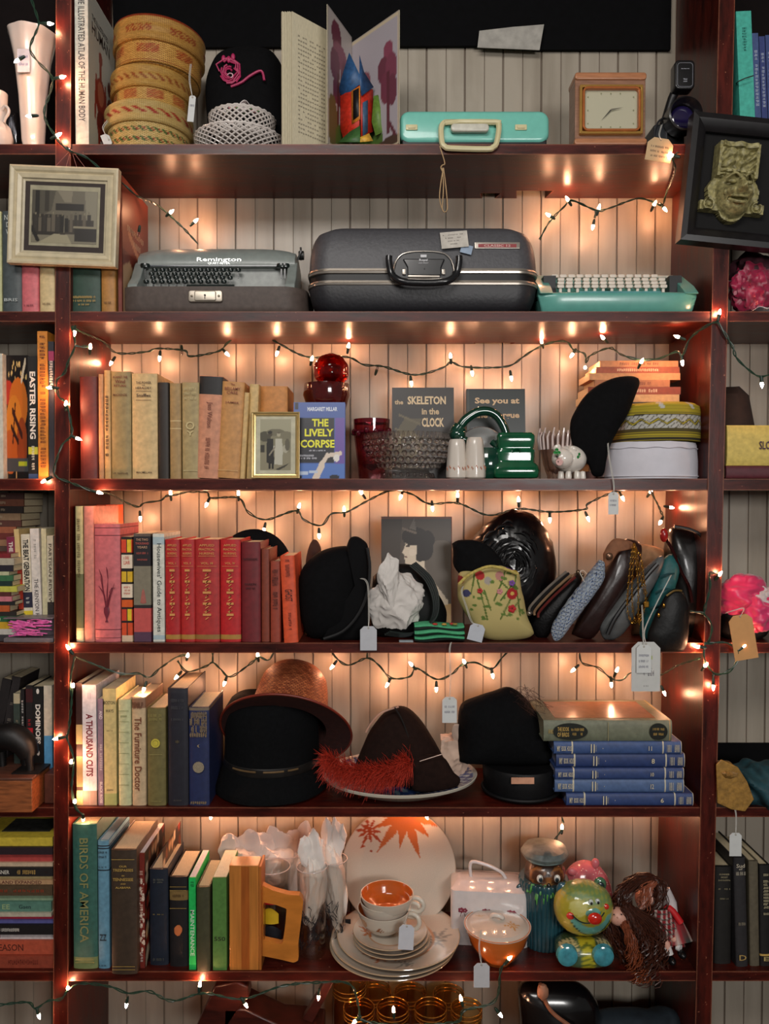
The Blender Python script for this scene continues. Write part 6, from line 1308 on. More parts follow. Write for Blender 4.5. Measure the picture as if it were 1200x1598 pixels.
# dark green ridged planter
Yg_ = .006; P = at(806,742,Yg_); o = thing('canister','glossy dark green ceramic box with stepped ridges beside the piggy bank','canister',(P.x,Yg_,z3+.0003)); q_ = lambda y: at(0,y,Yg_).z-z3
GR2 = mat((10,84,52),.10,.35,30,coat=1.0)
b = MB(); rr_ = lambda wpx,y,d: [Vector((x,.032+yy,q_(y))) for x,yy in rrect(S(wpx,Yg_),S(d,Yg_),.010,5)]
b.loft([rr_(66,746,46),rr_(70,744,48),rr_(72,736,50),rr_(70,727,48),rr_(60,722,42),rr_(58,718,41),rr_(60,708,42),rr_(60,702,42),rr_(56,700,40),rr_(58,697,41),rr_(60,688,43),rr_(60,680,43),rr_(56,675,40),rr_(50,674.5,36),rr_(50,682,36)],(1,1)); obj('body', b, GR2, o, ang=60)
b = MB(); b.tube(smooth_path([(-.008,.000,q_(706)),(-.006,-.003,q_(701)),(.006,-.003,q_(701)),(.008,.0,q_(706))],3),.0022,8); obj('clasp', b, GR2, o)
for s_ in (-1,1): b = MB(); b.ell((s_*S(32,Yg_),.02,q_(735)),.009,.02,.011,14,10); obj('side_scroll', b, GR2, o)
# pressed glass basket behind the bank
Yb_ = .07; P = at(868,740,Yb_); o = thing('glass_basket','clear pressed glass basket with tall spikes behind the piggy bank','glassware',(P.x,Yb_,z3+.0003)); H = at(0,672,Yb_).z-z3; R = S(26,Yb_)
obj('body', MB().lathe([(.0001,0),(R*.5,0),(R*.5,.006),(R*.75,H*.3),(R,H*.75),(R*1.05,H*.9),(R*.95,H*.9),(R*.85,H*.6),(R*.5,H*.2),(.0001,.012)],60,fn=lambda p,a,t: p*(1+.05*math.cos(15*a))), glass((235,225,222),.05), o)
b = MB()
for k in range(22): a = 2*PI*k/22; b.tube([(R*math.cos(a),R*math.sin(a),H*.6),(R*1.08*math.cos(a),R*1.08*math.sin(a),H*.85),(R*1.0*math.cos(a+.1),R*1.0*math.sin(a+.1),H*(1.0+.04*math.sin(k*3)))],[.003,.0026,.0016],6)
obj('spikes', b, mat((214,196,190),.15,.1,coat=.5), o)
# piggy bank
Yp = .03; P = at(886,745,Yp); o = thing('piggy_bank','white china piggy bank with green clovers painted on it','piggy bank',(P.x,Yp,z3+.0003),(0,0,0)); q_ = lambda x,y,dy=0: at(x,y,Yp+dy)-Vector((P.x,Yp,z3))
WC = paintmat(.15,coat=.6); PW = mat((222,214,204),.15,.05,coat=.6)
b = MB(); c_ = q_(889,717); b.ell(c_,S(26,Yp),S(22,Yp),S(22,Yp),36,26); n_ = len(b.v); 
bd = obj('body', b, PW, o)
b = MB(); c2 = q_(878,716,-.022); b.ell(c2,S(17,Yp),S(15,Yp),S(16,Yp),30,20); hd = obj('head', b, PW, o)
b = MB(); b.tube([c2+Vector((-.010,-.014,-.006)),c2+Vector((-.014,-.030,-.009))],[.009,.0075],16); obj('snout', b, mat((224,180,174),.2,.1,coat=.4), hd)
eb = MB()
for s_ in (-1,1): eb.ell(c2+Vector((-.008+s_*.0085,-.0195,.004)),.0025,.0015,.003,10,8)
obj('eyes', eb, mat((14,14,14),.1), hd); nb = MB()
for s_ in (-1,1): nb.ell(c2+Vector((-.0135+s_*.003,-.0300,-.008)),.0012,.001,.0018,8,6)
obj('nostrils', nb, mat((60,30,30)), hd)
for x_,y_,r_ in ((870,700,-.5),(893,703,.6)): b = MB(); b.ell((0,0,0),.009,.003,.008,14,10,fn=lambda p: 1+.2*p.z); ea = obj('ear', b, PW, o); ea.location = q_(x_,y_,-.024); ea.rotation_euler = (.3,r_,0)
for x_,dy in ((873,-.014),(884,-.018),(898,-.014),(908,-.006)): obj('leg', MB().lathe([(.0001,0),(.007,0),(.0075,.003),(.006,.016),(.0001,.018)],14,c=(q_(x_,740).x,dy,0)), PW, o)
def clover(x, y, s, dy): 
    b = MB()
    for k in range(3): a = PI/2+k*2*PI/3; b.ell((.0042*s*math.cos(a),0,.0042*s*math.sin(a)),.0036*s,.0008,.0036*s,10,6)
    b.tube([(0,0,0),(.002*s,0,-.009*s)],.0008*s,5); c_ = obj('clover', b, mat((24,120,50),.3), o); c_.location = q_(x,y,dy); return c_
clover(869,705,1.15,-.044).rotation_euler = (-.5,0,-.1); clover(904,712,1.0,-.0285).rotation_euler = (0,0,.55)
obj('coin_slot', MB().box(-.008,.008,-.001,.001,-.0005,.0006), mat((30,24,22)), o, loc=tuple(q_(892,696,.0)+Vector((0,-.004,-.0006))))
# black beret, white cap, embroidered cap
Yk = .035
o = thing('fez_cap','white cotton kufi cap with stitched top edge at the bottom of the cap stack','hat',(at(1010,720,.085).x,.085,z3+.0003)); H = at(0,690,.01).z-z3; Rx = S(74,.085); WCt = mat((206,204,212),.85,.06,30,.35)
b = MB(); b.lathe([(.0001,.001),(Rx*.99,0),(Rx*1.0,H*.1),(Rx*.995,H*.5),(Rx*.97,H*.93),(Rx*.95,H),(Rx*.8,H*1.02),(.0001,H*1.03)],80,sy=.95,fn=lambda p,a,t: p*(1+.012*noise.noise(p*22)+.008*noise.noise(Vector((a*6,t*2,0)))))
obj('body', b, WCt, o); obj('seam', MB().tube([(Rx*.99*math.cos(2*PI*i/80),Rx*.945*math.sin(2*PI*i/80),H*.84+.0012*math.sin(i)) for i in range(80)],.0012,5,closed=True), WCt, o); obj('seam', MB().tube([(Rx*1.005*math.cos(2*PI*i/80),Rx*.96*math.sin(2*PI*i/80),H*.07) for i in range(80)],.0016,5,closed=True), WCt, o)
zc_ = H*1.03; H2 = at(0,627,.02).z-z3-zc_; Rx = S(66,.09)
o = thing('embroidered_cap','round yellow embroidered cap with white zigzag band on top of the white cap','hat',(at(1023,655,.09).x,.09,z3+zc_+.001))
b = MB(); b.lathe([(.0001,.001),(Rx,0)]+[(Rx*(1.0+.01*math.sin(t*PI)-.06*max(0,t-.75)*4), H2*t) for t in [i/40*.9 for i in range(1,41)]]+[(Rx*.86,H2*.97),(Rx*.6,H2*.99),(.0001,H2*.95)],200,fn=lambda p,a,t: p*(1+.03*noise.noise(p*14)*(1 if p.z>H2*.5 else .3)))
q_ = obj('cap_body', b, paintmat(.7,bump=.5,scale=500), o)
def cc(X,Y,Z):
    U = np.arctan2(Y,X)/(2*PI)*17; V = Z/H2; f = np.abs(((U)%1)-.5)*2; zz_ = .47+.12*(f-.5)*2*.5
    YE,BKc,WH,OL = (190,170,40),(44,40,28),(206,204,196),(120,110,40)
    return shapes(U,V,YE,[('r',-99,0,99,.07,BKc),('r',-99,.07,99,.10,YE),('r',-99,.10,99,.13,OL),('r',-99,.13,99,.16,YE),('r',-99,.16,99,.20,BKc),('r',-99,.20,99,.22,YE),('r',-99,.22,99,.30,(84,74,30)),('r',-99,.30,99,.64,WH),
      ('m',lambda U,V:(V>.30)&(V<.64)&((np.sin(U*60+V*50)+np.sin(U*37-V*70))>.7),(110,106,92)),('m',lambda U,V:np.abs(V-zz_)<.035,BKc),('m',lambda U,V:np.abs(V-zz_)<.018,YE),('r',-99,.635,99,.66,BKc),('r',-99,.69,99,.71,OL),('r',-99,.66,99,.69,YE),('m',lambda U,V:(V>.72)&(np.sin(V*90)>.3),(170,150,36)),('m',lambda U,V:(V>.80)&(np.sin(U*3+V*4)>.9),WH)])
paint(q_, cc)
o = thing('beret','large black felt beret leaning against the stack of caps','hat',(at(930,700,.03).x,.028,z3+.0003)); O_ = Vector(o.location)
OUT = [(996,590),(985,588),(960,590),(935,600),(915,615),(898,640),(890,662),(892,690),(905,712),(918,725),(925,742),(940,742),(944,725),(950,700),(962,675),(980,645),(992,615),(998,598)]
outline_body('crown',OUT,.028,.026,BLACK,o,O_,fn=lambda p: p*(1+.02*noise.noise(p*20)))
price_tag(949,965,768,803,-.008,'white price tag hanging on a long thread from the white cap',[(957,755),(950,715),(948,692,.0)],g='price tags on strings',marks=2)
# brown hat in the right bay
o = thing('hat','dark brown felt hat sloping down behind the yellow book','hat',(at(1165,650,.14).x,.15,z3+.0003)); 
b = MB(); H = at(0,600,.1).z-z3; b.lathe([(.0001,.002),(.10,0),(.098,.006),(.06,.02),(.056,.09),(.036,H*.9),(.015,H),(.0001,H)],40,c=(-.03,0,0),fn=lambda p,a,t: p*(1+.05*noise.noise(p*12))); obj('crown', b, mat((40,26,20),.85,.3,60,.3), o)
b = MB(); b.lathe([(.0001,.118),(.058,.117),(.09,.112),(.094,.118),(.058,.124),(.0001,.124)],40); obj('brim', b, mat((30,22,18),.85,.3), o)
obj('riser', MB().box(-.05,.05,-.04,.04,0,.118), mat((40,30,26),.8), o)
# ================================================================ fourth row of things (shelf 4)
z4 = SH[4]
def body(name, label, cat, base_px, Y, sh=None, rot=(0,0,0), group=None):
    P = at(base_px[0], base_px[1], Y); z = SH[sh]+.0004 if sh else P.z
    o = thing(name, label, cat, (P.x, Y, z), rot, group); return o, Vector((P.x, Y, z))
def disp(f, a): return lambda p: p*(1+a*noise.noise(p*f))
o, O_ = body('hat','black felt hat with a round brim standing behind the red books','hat',(397,1000),.15,4)
cc_ = at(397,884,.15)-O_; R = S(58,.15)
obj('brim', MB().lathe([(R*.5,.012),(R*.9,.006),(R,.0),(R*1.01,.003),(R*.9,.010),(R*.5,.016)],56,c=tuple(cc_),axis='y').xform(Matrix.Identity(4)), BLACK, o)
b = MB(); b.ell(tuple(cc_+Vector((0,.012,0))),R*.62,.045,R*.62,30,20); obj('crown', b, BLACK, o); obj('band', MB().lathe([(R*.63,.0),(R*.63,.004)],40,c=tuple(cc_+Vector((0,-.002,0))),axis='y'), mat((30,26,26),.5), o)
o, O_ = body('felt_hat','pointed brown felt hat tip rising behind the black bowler hat','hat',(488,1000),.14,4)
outline_body('crown',[(478,1020),(476,900),(480,860),(489,842),(499,850),(503,880),(510,1020)],.14,.025,mat((66,36,26),.9,.3,60,.3),o,O_)
o, O_ = body('bowler_hat','black felt bowler hat lying on its side with an upturned curled brim','hat',(520,1000),.06,4)
outline_body('crown',[(467,940),(467,905),(475,882),(497,862),(525,853),(550,855),(562,880),(562,950),(545,985),(520,997),(490,997),(474,980)],.06,.055,BLACK,o,O_)
outline_body('brim',[(541,852),(546,840),(556,837),(566,842),(574,852),(577,880),(575,930),(576,985),(570,998),(540,1001),(500,1001),(530,985),(550,955),(561,905),(556,872),(548,860)],.035,.022,mat((7,7,9),.9,.2,90,.2,spec=.2),o,O_)
b = MB(); b.tube(smooth_path([at(x,y,.01)-O_ for x,y in ((573,855),(577,885),(573,925),(558,960),(535,985),(505,997))],5),.0035,8); obj('brim_binding', b, mat((16,16,18),.7), o)
price_tag(562,588,977,1015,-.014,'white price tag hung on thread from the black bowler hat brim',[(575,960),(574,920),(570,906),(562,903,.0)],marks=0,c=(186,188,194))
# portrait print
P = at(595,1003,.13); w_, h_ = S(110,.13), at(0,807,.13).z-z4
o = thing('portrait_print','brown toned portrait print of a young woman in profile behind the hats','print',(P.x,.13,z4+.0003),(-.03,0,0))
obj('board', MB().box(0,w_,0,.003,0,h_), mat((60,48,40),.6), o)
HA, SK = (40,30,24), (236,216,190)
canvas('portrait', w_, h_, 90, 140, (84,72,62), [('p',[(0,0),(0,1),(.3,1),(.2,0)],(70,60,52)),('e',.85,.45,.35,.35,(104,92,80)),('p',[(0,.985),(1,.985),(1,1),(0,1)],(120,70,50)),
  ('p',[(.42,.52),(.62,.56),(.72,.46),(.92,.30),(.99,0),(.2,0),(.28,.25),(.45,.36)],(220,200,176)),('p',[(.62,.4),(.95,.28),(.99,0),(.5,0)],(232,212,184)),('p',[(.7,.2),(.99,.25),(.99,0),(.6,0)],(206,166,110)),
  ('p',[(.34,.80),(.345,.76),(.32,.725),(.295,.69),(.33,.675),(.335,.655),(.325,.64),(.34,.625),(.34,.60),(.37,.575),(.44,.58),(.48,.52),(.62,.56),(.60,.70),(.52,.82)],SK),('e',.44,.69,.05,.03,(244,224,200)),
  ('e',.48,.83,.19,.08,HA),('e',.62,.72,.12,.10,HA),('e',.66,.80,.10,.08,(40,30,24)),('e',.36,.82,.06,.04,HA),('e',.55,.65,.06,.04,HA),('l',.36,.745,.40,.75,.010,(60,44,36)),('l',.345,.655,.36,.65,.008,(110,60,50)),('p',[(.40,.9),(.47,.99),(.5,.88)],(110,100,90)),('l',.3,.9,.5,.86,.01,(120,104,90))], paintmat(.4), o, loc=(0,-.0006,0))
obj('edge', MB().box(-.001,w_+.001,-.0004,.0034,h_-.0008,h_+.0008).box(w_-.0008,w_+.001,-.0006,.0034,0,h_), mat((120,60,44),.6), o)
# black hat stuffed with white tissue
o, O_ = body('hat','black satin edged hat tipped on its side and stuffed with white tissue','hat',(640,1000),.05,4)
b = MB(); c_ = at(636,935,.06)-O_
def crumple(p): return 1+.26*noise.noise(p*1.4)+.30*abs(noise.noise(p*2.2+Vector((5,1,2))))-.16*abs(noise.noise(p*4.6))
outline_body('crown',[(582,900),(600,885),(625,880),(650,885),(676,915),(694,945),(697,965),(690,985),(660,1000),(610,1000),(585,990),(578,960)],.085,.045,mat((8,9,10),.6,.2,90,.2,spec=.3),o,O_)
b = MB()
for k in range(4): b.tube(smooth_path([at(x+2.6*k,y-1.5*k,.022-.004*k)-O_ for x,y in ((640,882),(664,905),(676,935),(674,965),(655,985),(630,993),(600,990))],5),.0024,7)
obj('brim', b, mat((12,26,24),.35,.2,coat=.3), o)
q_ = thing('tissue_paper','large crumpled sheet of white tissue paper filling the tipped black hat','tissue paper',tuple(at(625,985,.02)))
T0 = at(625,935,.02)-at(625,985,.02)
b = MB(); b.ell((T0.x,.03,T0.z-.002),S(58,.02),.044,S(50,.02),110,90,fn=facets(11,30)); obj('sheet', b, mat((206,200,194),.75,.08,40,.2), q_, ang=22)
b = MB(); b.ell(tuple(at(606,902,.02)-at(625,985,.02)),S(20,.02),.018,S(36,.02),60,50,fn=facets(23,14)); obj('sheet_corner', b, mat((212,206,200),.75,.08,40,.2), q_, ang=22)
# folded green purse
o, O_ = body('purse','small folded mint and dark green striped fabric purse hanging over the shelf edge','purse',(686,1008),-.004)
zf = lambda y: at(0,y,-.004).z-O_.z
b = MB(); FO = lambda z0,z1_,y0,dd,m,nm: obj(nm, rbx(z0,z1_,y0,dd), m, o, ang=60)
def rbx(z0,z1_,y0,dd,w=S(78,0)):
    b = MB(); rings=[]
    for i in range(25):
        u = -.5+i/24; x_ = u*w; w8 = 1-.15*abs(2*u)**6; ring=[]
        for a in range(16):
            t = 2*PI*a/16; ring.append(Vector((x_, y0+dd/2+dd/2*math.cos(t)*w8+.002*noise.noise(Vector((u*5,t,z0*90))), (z0+z1_)/2+(z1_-z0)/2*math.sin(t)*w8+.0025*math.sin(u*6+z0*80))))
        rings.append(ring)
    return b.loft(rings,(1,1))
MG = mat((80,178,128),.8,.15,200,.3); DG = mat((16,30,26),.8,.2,200,.3)
z0_ = SH[4]-O_.z
FO(z0_+.000,z0_+.014,-.006,.10,DG,'lower_fold'); FO(z0_+.006,z0_+.018,-.009,.10,MG,'mint_band'); FO(z0_+.012,z0_+.030,-.006,.10,DG,'upper_fold'); FO(z0_+.017,z0_+.030,-.010,.09,MG,'mint_band'); FO(z0_+.024,z0_+.038,-.002,.08,DG,'flap'); FO(z0_+.030,z0_+.040,.0,.06,MG,'mint_flap')
for x_,y_,c in ((-.010,.0,(196,60,50)),(.010,-.002,(196,150,70)),(.028,.004,(190,60,60)),(.034,.0,(150,130,60))): b = MB(); b.ell((x_,y_+.004,z0_+.0415),.006,.006,.0025,12,8); obj('stitched_flower', b, mat(c,.7), o)
price_tag(690,713,1087,1128,-.018,'white price tag dangling on a long thread from the green folded purse',[(702,1070),(702,1040),(701,1015),(703,1003,-.012)],marks=2)
price_tag(728,752,973,1000,-.004,'white price tag on thread lying before the flowered bag',[(735,970),(728,950),(720,925),(722,915,.01)],rot=.25,marks=0,c=(184,188,196))
q_ = tag(obj('paper_card', MB().box(-S(11,0),S(11,0),-.012,.012,0,.0008), mat((196,206,214),.6), loc=tuple(at(634,998,.0)+Vector((0,0,0)))), 'small pale card lying flat under the tissue stuffed hat', 'card'); q_.location.z = z4+.0012; q_.location.y = .012
# flowered bag
o, O_ = body('drawstring_bag','yellow cloth bag embroidered with red and purple flowers on green stems','bag',(775,1000),.03,4)
YB = paintmat(.8,bump=.4,scale=300)
bg = outline_body('pouch',[(713,912),(718,895),(735,887),(760,882),(785,885),(806,893),(812,910),(820,950),(830,980),(831,990),(815,997),(775,999),(750,992),(735,970),(722,950),(714,930)],.035,.040,YB,o,O_,fn=lambda p: p*(1+.035*noise.noise(p*28)),rings_=44,k_=16)
PX = lambda X, Y_: None
def bagc(X,Y,Z):
    px = 600+(X+O_.x)*ppm(.01); U = px; V = 799-( (Z+O_.z-CAM_Z)*ppm(.01) ) - 0
    st = (86,110,40); ops = []
    for x0,y0,x1,y1 in ((760,990,745,930),(745,930,752,905),(780,990,800,950),(800,950,775,925),(800,950,808,915),(770,960,790,915),(735,950,742,915),(790,985,812,960),(812,985,806,940),(765,975,755,945),(800,900,806,925),(780,960,800,935)): ops.append(('l',x0,y0,x1,y1,1.3,st))
    for x,y,r,c in ((799,950,9,(176,30,34)),(799,950,3,(220,180,90)),(749,922,7,(180,40,40)),(780,923,7,(190,130,120)),(799,910,7,(120,70,150)),(761,930,6,(170,160,150)),(718,930,7,(150,40,40)),(735,888,9,(130,50,44)),(728,950,6,(60,60,100)),(775,897,7,(140,80,60)),(808,916,5,(214,180,60)),(748,894,6,(150,60,40)),(722,905,6,(120,60,60))): ops.append(('e',x,y,r,r,c))
    rn = random.Random(3)
    for k in range(26): x = rn.uniform(735,820); y = rn.uniform(900,990); ops.append(('e',x,y,2+3*rn.random(),2.2,(96,124,50)))
    return shapes(U,V,(200,182,118),ops)
paint(bg, bagc)
b = MB(); b.tube(smooth_path([at(x,y,.0)-O_ for x,y in ((716,912),(728,900),(745,890),(765,884),(788,888),(808,896))],4),.0035,8); q2 = obj('gathered_rim', b, mat((190,170,90),.8,.3,200,.3), o)
for x,y,c,s in ((799,950,(176,26,32),1.2),(780,923,(196,130,130),.9),(799,910,(116,70,150),.9),(749,922,(180,40,40),.8)):
    b = MB(); 
    for k in range(5): a = k*1.2566; b.ell((.0045*s*math.cos(a),0,.0045*s*math.sin(a)),.0035*s,.0012,.0035*s,8,6)
    c2 = at(x,y,-.004)-O_; fo = obj('stitched_flower', b, mat(c,.7,.2,200,.3), o); fo.location = c2
# glossy black coiled hat
o, O_ = body('hat','shiny black raffia hat with a broad coiled crown and matte side bow','hat',(790,1000),.13,4)
HB2 = mat((10,9,11),.28,.4,60,.5,coat=.35)
oc = outline_body('crown',[(735,860),(742,838),(760,818),(785,804),(812,799),(838,812),(856,840),(867,880),(862,925),(850,965),(820,990),(770,990),(745,950),(735,900)],.13,.065,HB2,o,O_,fn=lambda p: p*(1+.05*abs(noise.noise(p*40))),rings_=14)
b = MB(); cc_ = at(800,880,.07)-O_; rn = random.Random(12)
for k in range(150):
    a = rn.uniform(0,2*PI); r = rn.uniform(.1,.98); c2 = Vector((S(62,.1)*r*math.cos(a),0,S(76,.1)*r*math.sin(a))); t2 = Vector((-math.sin(a),0,math.cos(a)))*rn.uniform(.012,.026)
    dy = .062*(1-math.sqrt(max(0,1-min(.97,r*r))))-.007
    p_ = [cc_+c2*1.0+t2*s+Vector((rn.uniform(-.002,.002),dy-.004,0))+c2*(-.12*s*s) for s in (-1,-.4,.2,.8)]; b.tube(p_,[.001,.003,.003,.001],5)
obj('raffia', b, HB2, o)
outline_body('bow',[(705,848),(720,843),(745,845),(772,860),(785,880),(775,905),(750,915),(730,905),(712,890),(706,870)],.045,.025,BLACK,o,O_,fn=lambda p: p*(1+.04*noise.noise(p*25)))
# clutches and purses leaning on each other
def purse(label, pts, Y, th, m, rot=0, cat='purse', name='purse', k=.02, f=20, **kw):
    xs = [p[0] for p in pts]; o, O_ = body(name,label,cat,(sum(xs)/len(xs),1000),Y,4); bd = outline_body('pouch',pts,Y,th,m,o,O_,fn=lambda p: p*(1+k*noise.noise(p*f)),**kw); return o, O_, bd
o, O_, _ = purse('black beaded purse with a silver framed mouth leaning beside the shiny black hat',[(832,988),(828,970),(848,940),(875,912),(900,893),(908,897),(903,920),(880,955),(860,985),(845,1000)],.07,.03,mat((12,12,14),.5,.4,200,.5,spec=.3))
for dx,c in ((0,(130,120,110)),(4,(30,28,28)),(8,(150,120,90)),(14,(110,40,36))): b = MB(); b.tube(smooth_path([at(x+dx,y+dx*.6,.035)-O_ for x,y in ((826,955),(828,946),(850,922),(872,902),(884,892))],4),.0032,7); obj('frame_bar', b, mat(c,.3,.2,metal=.4), o)
b = MB(); b.ell(tuple(at(826,957,.03)-O_),.006,.006,.006,12,8); obj('hinge', b, mat((150,140,130),.25,.1,metal=.8), o)
b = MB(); b.ell(tuple(at(902,893,.03)-O_),.005,.005,.006,12,8); b.ell(tuple(at(909,897,.03)-O_),.004,.004,.005,12,8); obj('clasp', b, mat((120,100,80),.25,.1,metal=.8), o)
def woven(X,Y,Z): 
    U = X*420+Z*300; V = Z*420-X*300
    return shapes(U,V,(186,196,206),[('m',lambda U,V:(np.sin(U*2)>.15)&(np.sin(V*2)>-.1),(40,84,150)),('m',lambda U,V:np.sin(U*1+V*1)>.85,(30,40,70))])
o, O_, bd = purse('blue and white woven clutch leaning at the shelf edge',[(861,992),(861,978),(878,948),(905,912),(930,880),(937,874),(943,880),(942,905),(920,938),(892,975),(876,996),(866,1000)],.01,.016,paintmat(.6,bump=.8,scale=260),k=.02,f=60,rings_=36,k_=14)
paint(bd, woven)
b = MB(); b.tube(smooth_path([at(x,y,-.004)-O_ for x,y in ((912,908),(908,900),(905,893),(910,890),(916,896))],3),.0009,5); obj('thread_loop', b, mat((220,216,206)), o)
o, O_, _ = purse('dark brown leather purse with a tan suede top and round snap',[(892,990),(905,960),(935,905),(955,865),(968,845),(985,842),(1000,852),(996,880),(970,930),(940,975),(920,998)],.05,.03,mat((40,22,20),.35,.3,60,.3,coat=.2))
outline_body('suede_top',[(941,865),(950,848),(962,840),(985,845),(990,855),(965,862),(952,880),(943,885)],.024,.010,mat((130,84,56),.8,.3,60,.3),o,O_); b = MB(); b.ell(tuple(at(951,868,.010)-O_),.008,.004,.008,16,10); obj('snap', b, mat((120,90,70),.3,.2,metal=.7), o)
o, O_, _ = purse('tan suede pouch behind the gold chain',[(985,990),(985,870),(990,850),(1010,850),(1035,857),(1038,872),(1020,885),(1012,990)],.10,.02,mat((150,108,74),.85,.3,60,.4))
o, O_, _ = purse('grey lined leather clutch folded open under the gold chain',[(938,990),(938,972),(960,940),(990,905),(1015,878),(1030,868),(1036,876),(1025,905),(1000,945),(975,985),(958,998),(944,998)],.035,.022,mat((84,86,86),.4,.2,60,.2))
b = MB(); b.tube(smooth_path([at(x,y,.012)-O_ for x,y in ((948,990),(960,965),(985,930),(1010,898),(1026,880))],4),.005,8); obj('piping', b, mat((24,24,26),.4), o)
# gold chain
CHN = mat((206,150,60),.2,.15,metal=.9)
o, O_ = body('gold_chain','heap of gold link chain looped over the purses','chain',(995,900),.0)
for n,(pts) in enumerate(([(988,850),(984,880),(980,920),(979,950),(984,968),(990,972)],[(990,850),(988,880),(986,920),(988,955),(994,972),(1000,960)],[(990,850),(993,880),(996,920),(996,960),(998,975)],[(991,850),(996,880),(1003,915),(1008,935),(1004,955),(998,972)],[(990,852),(1000,870),(1004,900),(1008,925)])):
    q = []; sp = smooth_path([at(x,y,.004-.004*(n%3))-O_ for x,y in pts],8); b = MB(); acc = 0; last = None; k = 0
    for i,p in enumerate(sp):
        if last is None or (p-last).length > .0048:
            d = (sp[min(i+1,len(sp)-1)]-sp[max(i-1,0)]).normalized(); sd = d.cross(Vector((0,1,0))).normalized() if k%2 else Vector((0,1,0)); last = p; k += 1
            b.tube([p+d*(.0036*math.cos(t))+sd*(.0022*math.sin(t)) for t in [j*PI/3 for j in range(6)]],.0009,5,closed=True)
    obj('chain_strand', b, CHN, o)
obj('chain_clasp', MB().box(0,.012,-.004,.0,0,.014), CHN, o, loc=tuple(at(1004,948,-.004)-O_), bevel=.002)
o, O_, _ = purse('teal quilted purse leaning between the gold chain and black leather bag',[(998,990),(1002,965),(1018,915),(1032,878),(1045,864),(1058,870),(1060,890),(1048,930),(1030,975),(1015,1000),(1003,1000)],.04,.025,mat((16,84,86),.55,.3,90,.4))
for a_ in ((1030,900,1052,895),(1022,925,1044,918),(1014,950,1036,942)): b = MB(); b.tube([at(a_[0],a_[1],.016)-O_,at((a_[0]+a_[2])/2,a_[1]-4,.012)-O_,at(a_[2],a_[3],.018)-O_],.0022,6); obj('quilting_seam', b, mat((10,60,64),.6), o)
o, O_, _ = purse('black leather handbag with chain handle against the upright',[(1040,990),(1036,930),(1036,870),(1042,832),(1055,822),(1085,826),(1100,845),(1105,900),(1104,960),(1096,990),(1070,1000),(1045,1000)],.09,.05,mat((14,12,12),.3,.4,50,.4,coat=.2))
b = MB(); b.tube(smooth_path([at(x,y,.03)-O_ for x,y in ((1037,838),(1050,860),(1062,890),(1075,915),(1080,940))],5),.0036,7); obj('chain_handle', b, mat((60,26,26),.2,.3,metal=.5), o)
b = MB(); b.tube(smooth_path([at(x,y,.03)-O_ for x,y in ((1052,822),(1075,826),(1095,838),(1100,870),(1100,930),(1095,970))],5),.004,7); obj('strap', b, mat((10,10,10),.35), o)
b = MB(); b.ell(tuple(at(1036,835,.02)-O_),.009,.008,.016,14,10); obj('red_charm', b, mat((150,26,22),.25,.2,coat=.3), o)
o, O_ = body('evening_bag','small black satin bag with gold snaps hanging over the shelf edge','purse',(1045,1015),-.0)
outline_body('pouch',[(1012,1002),(1012,985),(1028,950),(1042,925),(1060,918),(1073,940),(1074,985),(1070,1010),(1055,1020),(1035,1020),(1020,1014)],-.006,.020,mat((14,14,14),.5,.3,90,.4,spec=.3),o,O_,fn=lambda p: p*(1+.03*noise.noise(p*30)))
for x,y in ((1036,945),(1028,960)): b = MB(); b.ell(tuple(at(x,y,-.022)-O_),.003,.002,.005,10,6); obj('snap', b, CHN, o)
b = MB(); b.tube(smooth_path([at(x,y,-.018)-O_ for x,y in ((1040,930),(1052,922),(1064,922))],4),.0022,6); obj('gold_trim', b, mat((120,96,50),.4,.2,metal=.4), o)
r = price_tag(985,1030,1001,1079,-.036,'large white printed paper tag hanging below the gold chain',[(1005,985),(1020,950),(1043,905,-.012),(1046,898,.01)],marks=0,c=(196,196,192))
lettering([('~lgtag',.012,.003,'h',(.0,-.0007,.012)),('~lgtaga',.028,.002,'h',(.0,-.0007,.050)),('~lg',.03,.012,'h',(.004,-.0007,.040))], mat((130,126,130),.6), r, 'handwriting')
obj('crest', MB().box(.008,.014,-.0009,-.0006,.070,.078), mat((180,190,120),.6), r)
price_tag(993,1016,1006,1050,-.041,'small white price tag laid over the large printed one',[(1003,995),(1002,960),(1001,945,-.01)],marks=3)
# right bay, fourth row
o, O_ = body('scarf','bright pink silk scarf spilling out of the bay beside the upright','scarf',(1165,1000),.03,4)
b = MB(); c_ = at(1166,940,.04)-O_
b.ell(tuple(c_+Vector((.004,.02,.004))),S(42,.04),.05,S(40,.04),80,60,fn=lambda p: 1+.25*noise.noise(p*1.5)+.16*abs(noise.noise(Vector((p.x*1.2-p.z,p.y,p.z*2.6))*1.9))-.05*abs(math.sin(7*p.z+4*p.x+5*noise.noise(p*1.3)))); obj('folds', b, mat((206,44,96),.35,.15,40,.1,sheen=.4), o, ang=80)
b = MB(); b.ell(tuple(at(1185,960,.01)-O_),S(22,.04),.03,S(26,.04),50,40,fn=lambda p: 1+.3*noise.noise(p*2+Vector((3,3,3)))); obj('folds', b, mat((214,50,104),.35,.15,40,.1,sheen=.4), o, ang=80)
o, O_ = body('scarf','white scarf end tucked beneath the pink silk scarf','scarf',(1190,1000),.09,4); b = MB(); b.ell(tuple(at(1192,940,.04)-O_),.03,.03,.035,40,30,fn=crumple); obj('folds', b, mat((196,190,190),.7), o)
o, O_ = body('bag','soft black bag under the pink silk scarf','bag',(1160,1000),.06,4); b = MB(); b.ell((0,.02,.03),.055,.06,.045,40,30,fn=lambda p: 1+.15*noise.noise(p*2),e=.7); obj('pouch', b, mat((14,13,14),.6,.2,spec=.3), o)
